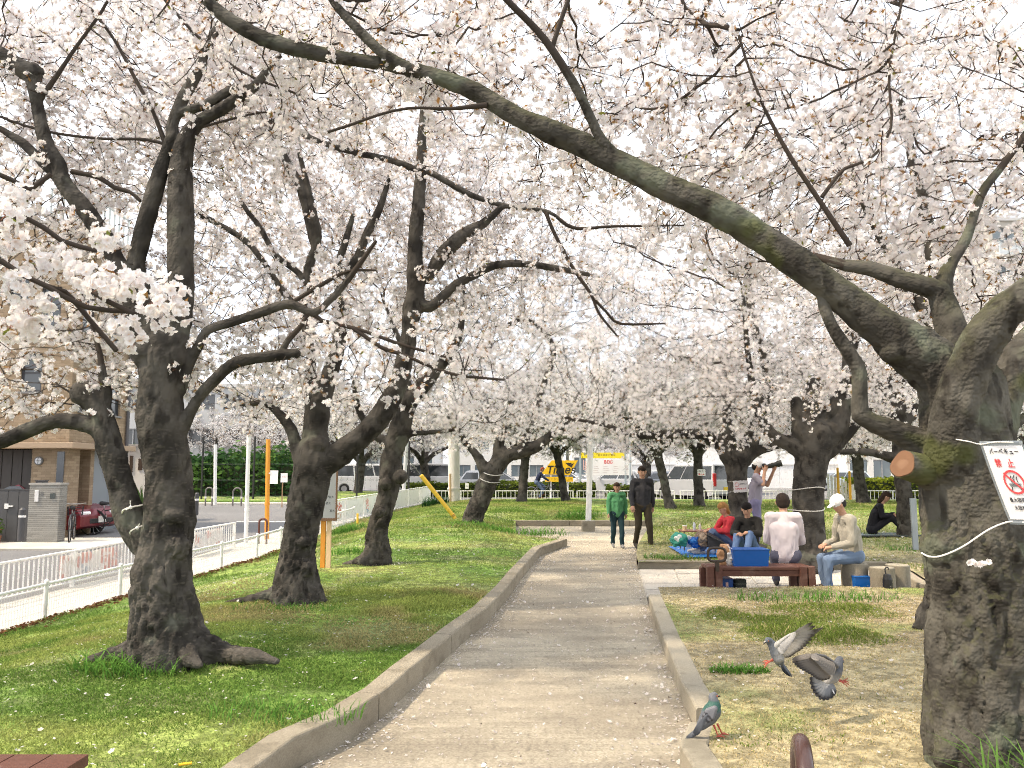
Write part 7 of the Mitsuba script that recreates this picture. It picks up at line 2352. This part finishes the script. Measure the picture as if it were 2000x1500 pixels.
tips = [(1045, 245), (1085, 290), (1120, 345), (1080, 420), (1040, 480), (1000, 530), (960, 570), (920, 610), (880, 640), (840, 660), (810, 680), (780, 705), (745, 725), (715, 735), (690, 735)]
rts = [(790, 400), (800, 420), (810, 445), (800, 470), (790, 500), (775, 520), (755, 540), (740, 560), (720, 580), (705, 600), (690, 615), (675, 630), (660, 645), (650, 655), (640, 665)]
feathers(wg, 'feather', [(Q(*a, -.09 + i * .003), Q(*b, -.13 + i * .007), .0135, nrm, (0.40, 0.385, 0.36), (0.07, 0.065, 0.06), .006) for i, (a, b) in enumerate(zip(rts, tips))])
feathers(wg, 'covert', [(Q(600 + i * 21, 555 - i * 18, -.085 - i * .003), Q(680 + i * 18, 640 - i * 22 - i * i * .6, -.085 - i * .004), .017, nrm, (0.42, 0.415, 0.405), (0.37, 0.36, 0.35), .005) for i in range(9)] + [(Q(570 + i * 12, 600 - i * 4, -.07), Q(640 + i * 12, 690 - i * 12, -.075), .014, nrm, (0.43, 0.43, 0.425), (0.40, 0.40, 0.39), .004) for i in range(5)])
wg = part(K, 'wing', hull(np.vstack([ball(Q(560, 570, .03), .012, 1), ball(Q(760, 480, .10), .006, 1), ball(Q(720, 600, .08), .004, 1)])), mat((0.14, 0.15, 0.17)))
feathers(wg, 'feather', [(Q(760 - i * 8, 490 + i * 10, .1), Q(1190 - i * 42, 325 + i * 32, .14), .013, nrm, (0.30, 0.30, 0.31), (0.10, 0.095, 0.09), .005) for i in range(7)])
feathers(K, 'tail_feather', [(Q(600 + i * 4, 800 + i * 2, .01), Q(640 + i * 24, 970 + i * 12 - (i - 3) ** 2 * 3, .01 - .004 * i), .011, np.array([.6, -.7, .3]), (0.10, 0.115, 0.14), P_DARK, .002) for i in range(6)] + [(Q(590, 790, .0), Q(600, 870, -.01), .007, np.array([.6, -.7, .3]), (.6, .6, .6), (.6, .6, .6), .0)])
foot(K, Q(505, 760), Q(420, 825, -.01), np.array([-.8, 0, -.3]), np.array([0, .6, .7]))
foot(K, Q(530, 780, .02), Q(440, 800, .02), np.array([-.8, 0, -.4]), np.array([0, .6, .7]))

# behind it, flying away to the right with its tail fanned
K = thing('pigeon', 'pigeon fluttering to the right, its grey tail fanned with a black edge', 'pigeon')
yq = 5.05


def col_b(p):
    return lerp_((0.30, 0.30, 0.30), (0.085, 0.095, 0.115), float(sstep(-.02, .05, (p - Q(1330, 1000))[2])))


rows = [[*Q(1430, 775, .03), .022], [*Q(1415, 810, .02), .026], [*Q(1395, 870, .01), .033], [*Q(1368, 945), .040], [*Q(1330, 1020), .036], [*Q(1285, 1070), .025], [*Q(1235, 1090, -.01), .012]]
pbody(K, rows, col_b)
fw = np.array([.75, .5, -.35])
fw /= np.linalg.norm(fw)
head_bits(K, Q(1433, 772, .03), fw, np.array([-.5, .8, 0]), np.array([.3, .1, .9]), .021)
m = solid([np.array([[*Q(1370, 860, -.03), .020], [*Q(1300, 790, -.055), .013], [*Q(1220, 725, -.08), .009], [*Q(1085, 695, -.10), .005]]), np.array([[*Q(1365, 880, -.03), .016], [*Q(1320, 940, -.045), .010], [*Q(1270, 960, -.05), .005]])], .01, 4)
wg = part(K, 'wing', m, 'feather', smooth=True, color=np.tile((0.13, 0.13, 0.135), (len(m.vertices), 1)))
tips = [(760, 780), (765, 815), (790, 845), (820, 875), (860, 900), (900, 925), (945, 950), (985, 970), (1025, 995), (1060, 1020), (1095, 1040), (1130, 1055), (1170, 1062), (1210, 1055), (1250, 1040)]
rts = [(1080, 700), (1080, 730), (1085, 755), (1095, 780), (1105, 800), (1120, 820), (1135, 840), (1150, 860), (1170, 880), (1190, 895), (1205, 910), (1220, 925), (1240, 935), (1260, 945), (1280, 950)]
nrm = np.array([-.2, -.9, .4])
feathers(wg, 'feather', [(Q(*a, -.10 + i * .004), Q(*b, -.14 + i * .008), .0145, nrm, (0.20, 0.18, 0.16), (0.05, 0.045, 0.042), .006) for i, (a, b) in enumerate(zip(rts, tips))])
feathers(wg, 'covert', [(Q(1330 - i * 29, 810 - i * 14, -.085 - i * .003), Q(1290 - i * 27, 990 - i * 25, -.098 - i * .005), .024, nrm, (0.175, 0.165, 0.155), (0.21, 0.195, 0.175), .005) for i in range(9)])
wg = part(K, 'wing', hull(np.vstack([ball(Q(1410, 850, .05), .010, 1), ball(Q(1440, 900, .11), .006, 1), ball(Q(1420, 960, .10), .004, 1)])), mat((0.07, 0.07, 0.075)))
feathers(wg, 'feather', [(Q(1435 - i * 3, 880 + i * 8, .1), Q(1445 - i * 6, 930 + i * 22, .2), .010, np.array([1.0, 0, 0]), (0.08, 0.08, 0.085), P_BAR, .0) for i in range(5)])
tl = [(1000, 1040), (1005, 1110), (1025, 1180), (1055, 1240), (1095, 1290), (1145, 1335), (1200, 1350), (1255, 1345), (1310, 1320), (1350, 1280), (1360, 1250)]
feathers(K, 'tail_feather', [(Q(1180 + i * 11, 1080 + (5 - abs(i - 5)) * 4, -.015), Q(*b, -.06 + .003 * abs(i - 5)), .0175, np.array([-.1, -.85, .45]), (0.20, 0.215, 0.235), (0.02, 0.02, 0.022), .004) for i, b in enumerate(tl)] + [(Q(1300, 1110, -.016), Q(1355, 1255, -.055), .004, np.array([-.1, -.9, .4]), (.75, .75, .75), (.75, .75, .75), .0)])
foot(K, Q(1385, 1040, .02), Q(1490, 1080, .04), np.array([.9, .1, -.1]), np.array([0, .5, .8]))
foot(K, Q(1380, 1050), Q(1460, 1088, .01), np.array([.9, .1, -.2]), np.array([0, .5, .8]))

# ---------------------------------------------------------------- grass, weeds, petals, leaf litter
def blades(n, xr, yr, h, ok, hgt, w, seed, dens=None, cols=None, pw=1.4):
    rng = np.random.default_rng(seed)
    # nearer ground gets more of the blades
    y = yr[0] + (yr[1] - yr[0]) * rng.random(n) ** pw
    x = rng.uniform(xr[0], xr[1], n)
    p = np.stack([x, y, 0 * x], -1)
    m = ok(x, y)
    if dens is not None:
        m &= rng.random(n) < dens(p)
    m &= np.abs(x) < 0.72 * y + 0.8
    p = p[m]
    x, y = p[:, 0], p[:, 1]
    n = len(p)
    z = np.asarray(h(x, y))
    hh = hgt(p) * rng.uniform(0.5, 1.4, n)
    ww = w * rng.uniform(0.6, 1.3, n) * (1 + 0.10 * y)
    a = rng.uniform(0, 6.283, n)
    b = rng.uniform(0, 6.283, n)
    lean = rng.uniform(0.1, 1.1, n)
    s = np.stack([np.cos(a), np.sin(a), 0 * a], -1) * ww[:, None]
    d = np.stack([np.cos(b) * lean, np.sin(b) * lean, np.ones(n)], -1)
    d /= np.linalg.norm(d, axis=1, keepdims=True)
    p[:, 2] = z - 0.004
    mid = p + d * hh[:, None] * 0.5
    tip = p + (d * [1.3, 1.3, 0.85]) * hh[:, None]
    V = np.stack([p, mid - s, mid + s, tip], 1).reshape(-1, 3)
    k = np.arange(n)[:, None] * 4
    F_ = np.concatenate([np.stack([k + 0, k + 2, k + 1], -1), np.stack([k + 1, k + 2, k + 3], -1)], 1).reshape(-1, 3)
    c = cols(p, rng)
    C = np.repeat(c, 4, axis=0)
    return V, F_, C


def n2(p, s, seed):
    return meshkit.fbm(p * [s, s, 0], 3, seed)


def cl(p, rng):
    t = sstep(.38, .62, n2(p, .9, 4))[:, None] + rng.normal(size=(len(p), 1)) * .22
    y_ = sstep(.56, .72, n2(p, .8, 14))[:, None]
    c = (1 - np.clip(t, 0, 1)) * np.array((0.13, 0.225, 0.048)) + np.clip(t, 0, 1) * np.array((0.31, 0.37, 0.105))
    c = c * (1 - y_ * .7) + np.array((0.42, 0.34, 0.18)) * y_ * .7
    return np.clip(c * rng.uniform(.7, 1.3, (len(p), 1)), .01, .6)


def cr_(p, rng):
    g = (sstep(.52, .66, n2(p, .8, 24)) * .9 + sstep(11.0, 17, p[:, 1]) * .6)[:, None]
    g = (rng.random((len(p), 1)) < np.clip(g, .08, .92)).astype(float)
    c = (1 - g) * np.array((0.50, 0.41, 0.22)) + g * np.array((0.17, 0.23, 0.05))
    return np.clip(c * rng.uniform(.65, 1.3, (len(p), 1)), .01, .7)


def in_left(x, y):
    return (x > left_edge(y) + .05) & (((y < YE) & (x < kl(y) - .17)) | ((y >= YE) & (y < YF + .1) & (x < .05)) | ((y >= YF + .2) & (x < 3)))


def in_right(x, y):
    return ((y < PY0 - .02) & (x > kr(y) + .16)) | ((y >= PY0 - .02) & (y < PY1 + .18) & (x > pad_right(y) + .16)) | ((y >= PY1 + .18) & (y < YF + .2) & (x > kr(y) + .1)) | ((y >= YF + .25) & (x > 3))


lh = lambda p: .030 + .050 * sstep(.5, .75, n2(p, 1.1, 9)) + .05 * sstep(14, 22, p[:, 1])
rh = lambda p: .020 + .06 * sstep(.58, .75, n2(p, .8, 24)) + .05 * sstep(12, 18, p[:, 1])
def two(*sets):
    b_ = np.cumsum([0] + [len(q[0]) for q in sets])
    return np.vstack([q[0] for q in sets]), np.vstack([q[1] + o for q, o in zip(sets, b_)]), np.vstack([q[2] for q in sets])


dl = lambda p: .3 + .7 * sstep(.3, .55, n2(p, 1.5, 30))
dr_ = lambda p: .35 + .6 * sstep(.45, .65, n2(p, .8, 24)) + .3 * sstep(12, 16, p[:, 1])
V, F_, C = two(blades(330000, (-6.6, -.3), (2.8, 10), h_any, in_left, lh, .0024, 1, dl, cl, 1.1), blades(150000, (-6, 3), (10, 38), h_any, in_left, lh, .0022, 3, dl, cl))
struct('grass', (V, F_), 'leafy', 'short yellow-green grass of the lawn left of the path', kind='stuff', color=C)
V, F_, C = two(blades(230000, (.8, 7.5), (2.8, 11), h_right, in_right, rh, .0022, 2, dr_, cr_, 1.1), blades(120000, (1.5, 20), (11, 38), h_right, in_right, rh, .0022, 4, dr_, cr_))
struct('grass', (V, F_), 'leafy', 'sparse straw-coloured and green grass of the lawn right of the path', kind='stuff', color=C)


def tuft(label, x, y, r, hgt, n, w, col, seed, h=h_any, sx_=1.0):
    rng = np.random.default_rng(seed)
    s = Soup()
    for i in range(n):
        a, q = rng.uniform(0, 6.283), rng.random() ** .6 * r
        px, py = x + math.cos(a) * q * sx_, y + math.sin(a) * q * .6
        p0 = np.array([px, py, float(h(px, py)) - .01])
        b = rng.uniform(0, 6.283)
        L = hgt * rng.uniform(.45, 1.15)
        ln_ = rng.uniform(.1, .75)
        d = np.array([math.cos(b) * ln_, math.sin(b) * ln_, 1.0])
        sd_ = np.array([-math.sin(b), math.cos(b), 0]) * w * rng.uniform(.7, 1.3)
        m1, m2, tp = p0 + d * L * .45, p0 + d * [1.5, 1.5, .92] * L * .78, p0 + d * [2.1, 2.1, .85] * L
        s.add([p0 - sd_, p0 + sd_, m1 + sd_, m1 - sd_, m2 + sd_ * .7, m2 - sd_ * .7, tp], [[0, 1, 2], [0, 2, 3], [3, 2, 4], [3, 4, 5], [5, 4, 6]], np.array(col) * rng.uniform(.6, 1.35))
    v, f, c = s.get()
    k = thing('grass_tuft', label, 'grass tuft')
    scene[k] = mikit.ply((v, f), 'leafy', color=c)
    return k


GRN = (0.12, 0.26, 0.05)
for (u, v, hh, n, w, r, lb, sx_) in ((245, 1315, .17, 240, .004, .34, 'long-bladed green tuft in front of the left foreground trunk', 1.2), (560, 1400, .10, 260, .003, .34, 'green tuft by the left kerb, in the lower left lawn', 1.4), (290, 1280, .16, 130, .003, .22, 'tuft growing against the base of the left foreground trunk', 1.2), (560, 1190, .10, 220, .003, .4, 'tuft in front of the second trunk on the left', 1.5),
                                (680, 1040, .3, 300, .006, .5, 'dark green clump beside the short yellow stake', 1.0), (850, 990, .5, 300, .012, .55, 'dark leafy clump under the yellow stay wire tube', 1.0), (690, 1080, .16, 220, .005, .45, 'green tuft left of the base of the knobbly tree', 1.3),
                                (935, 1030, .2, 300, .006, .55, 'bright tuft round the foot of the leaning tree', 1.4), (1040, 1045, .22, 260, .006, .7, 'overgrown tuft hanging over the far kerb', 1.2), (1130, 1012, .3, 260, .008, .6, 'weedy clump left of the white pole at the path end', 1.2),
                                (1445, 1312, .07, 380, .004, .16, 'bright green clover patch in the dry lawn left of the pigeons', 1.4), (1590, 1172, .14, 420, .004, .45, 'green tufts along the front edge of the picnic paving', 2.4), (1310, 1092, .12, 260, .004, .34, 'green tuft at the corner of the path by the blue sheet', 1.4),
                                (1800, 1075, .12, 240, .005, .6, 'dark green tuft at the foot of the grey post', 1.6)):
    hz_ = h_any if u < 1200 else h_right
    g_ = ground_at(u, v, lambda x, y: float(hz_(x, y)))
    tuft(lb, g_[0], g_[1], r, hh, n, w, GRN if u != 850 else (0.03, 0.085, 0.025), int(u), hz_, sx_)
tuft('tall green grass blades in the bottom right corner before the big trunk', 2.42, 3.72, .30, .34, 170, .005, (0.10, 0.19, 0.045), 77, h_right, 1.2)

# petals: single petals and whole fallen blossoms
rng = np.random.default_rng(12)
s = Soup()


def drop(x, y, z, r, whole):
    a = rng.uniform(0, 6.28)
    u_, w_ = np.array([math.cos(a), math.sin(a), rng.normal() * .25]), np.array([-math.sin(a), math.cos(a), rng.normal() * .25])
    c = np.array([x, y, z + .004 + rng.random() * .004])
    t = rng.uniform(.9, 1.05)
    if whole:
        flower(s, c + [0, 0, .008], np.array([rng.normal() * .5, rng.normal() * .5, 1.0]), r * 1.6, rng, 1, t)
    else:
        col = np.array((0.9, 0.86, 0.855)) * t * rng.uniform(.8, 1)
        s.add([c - u_ * r, c + w_ * r * .6, c + u_ * r, c - w_ * r * .6], [[0, 1, 2], [0, 2, 3]], col)


for i in range(3000):  # along both kerbs
    y = 3 + 16 * rng.random() ** 1.5
    if rng.random() < .55:
        x = kr(y) - abs(rng.normal()) * .16 - .01
    else:
        x = kl(y) + abs(rng.normal()) * .13 + .01
    drop(x, y, 0.0, rng.uniform(.007, .012), rng.random() < .05)
for i in range(2600):
    y = 3 + 20 * rng.random() ** 1.6
    x = rng.uniform(kl(y) + .05, kr(y) - .05)
    drop(x, y, 0.0, rng.uniform(.007, .012), rng.random() < .08)
v, f, c = s.get()
struct('fallen_petals', (v, f), 'blossom', 'white cherry petals scattered on the path, thickest along the kerbs', kind='stuff', color=c)
s = Soup()
for i in range(8000):
    y = 3.2 + 24 * rng.random() ** 1.5
    if rng.random() < .68:
        x = kr(y) + .2 + 6.5 * rng.random()
        if not in_right(np.array(x), np.array(y)):
            continue
        z = float(h_right(x, y))
    else:
        x = kl(y) - .2 - 4.5 * rng.random()
        if not in_left(np.array(x), np.array(y)) or abs(x) > .75 * y + .5:
            continue
        z = float(h_left(x, y))
    w = rng.random() < .035
    drop(x, y, z + (.012 if w else .008 + .02 * rng.random()), rng.uniform(.007, .011) * (1 + .03 * y), w)
v, f, c = s.get()
struct('fallen_petals', (v, f), 'blossom', 'white cherry petals scattered over both lawns', kind='stuff', color=c)
# brown leaf litter along the foot of the mesh fence, dark bits on the path
s = Soup()
for i in range(2200):
    y = 6.5 + 12 * rng.random()
    x = left_edge(y) + .04 + abs(rng.normal()) * .14
    z = float(h_left(x, y)) + .01 + rng.random() * .03
    a, b, _ = frame(rng.normal(size=3) + [0, 0, 1.2])
    L = rng.uniform(.012, .035)
    p = np.array([x, y, z])
    s.add([p - a * L, p + b * L * .5, p + a * L, p - b * L * .5], [[0, 1, 2], [0, 2, 3]], np.array((0.15, 0.075, 0.04)) * rng.uniform(.5, 1.5))
v, f, c = s.get()
struct('leaf_litter', (v, f), 'leafy', 'brown dead leaves along the foot of the white mesh fence', kind='stuff', color=c)
s = Soup()
for i in range(260):
    y = 3 + 14 * rng.random() ** 1.3
    x = kr(y) - abs(rng.normal()) * .2 - .02 if rng.random() < .6 else rng.uniform(kl(y), kr(y))
    a, b, _ = frame(rng.normal(size=3) + [0, 0, 1.5])
    L = rng.uniform(.005, .014)
    p = np.array([x, y, .008])
    s.add([p - a * L, p + b * L * .5, p + a * L, p - b * L * .5], [[0, 1, 2], [0, 2, 3]], np.array((0.07, 0.045, 0.03)) * rng.uniform(.5, 1.5))
v, f, c = s.get()
struct('leaf_litter', (v, f), 'leafy', 'dark crumbs of twig and leaf on the path', kind='stuff', color=c)
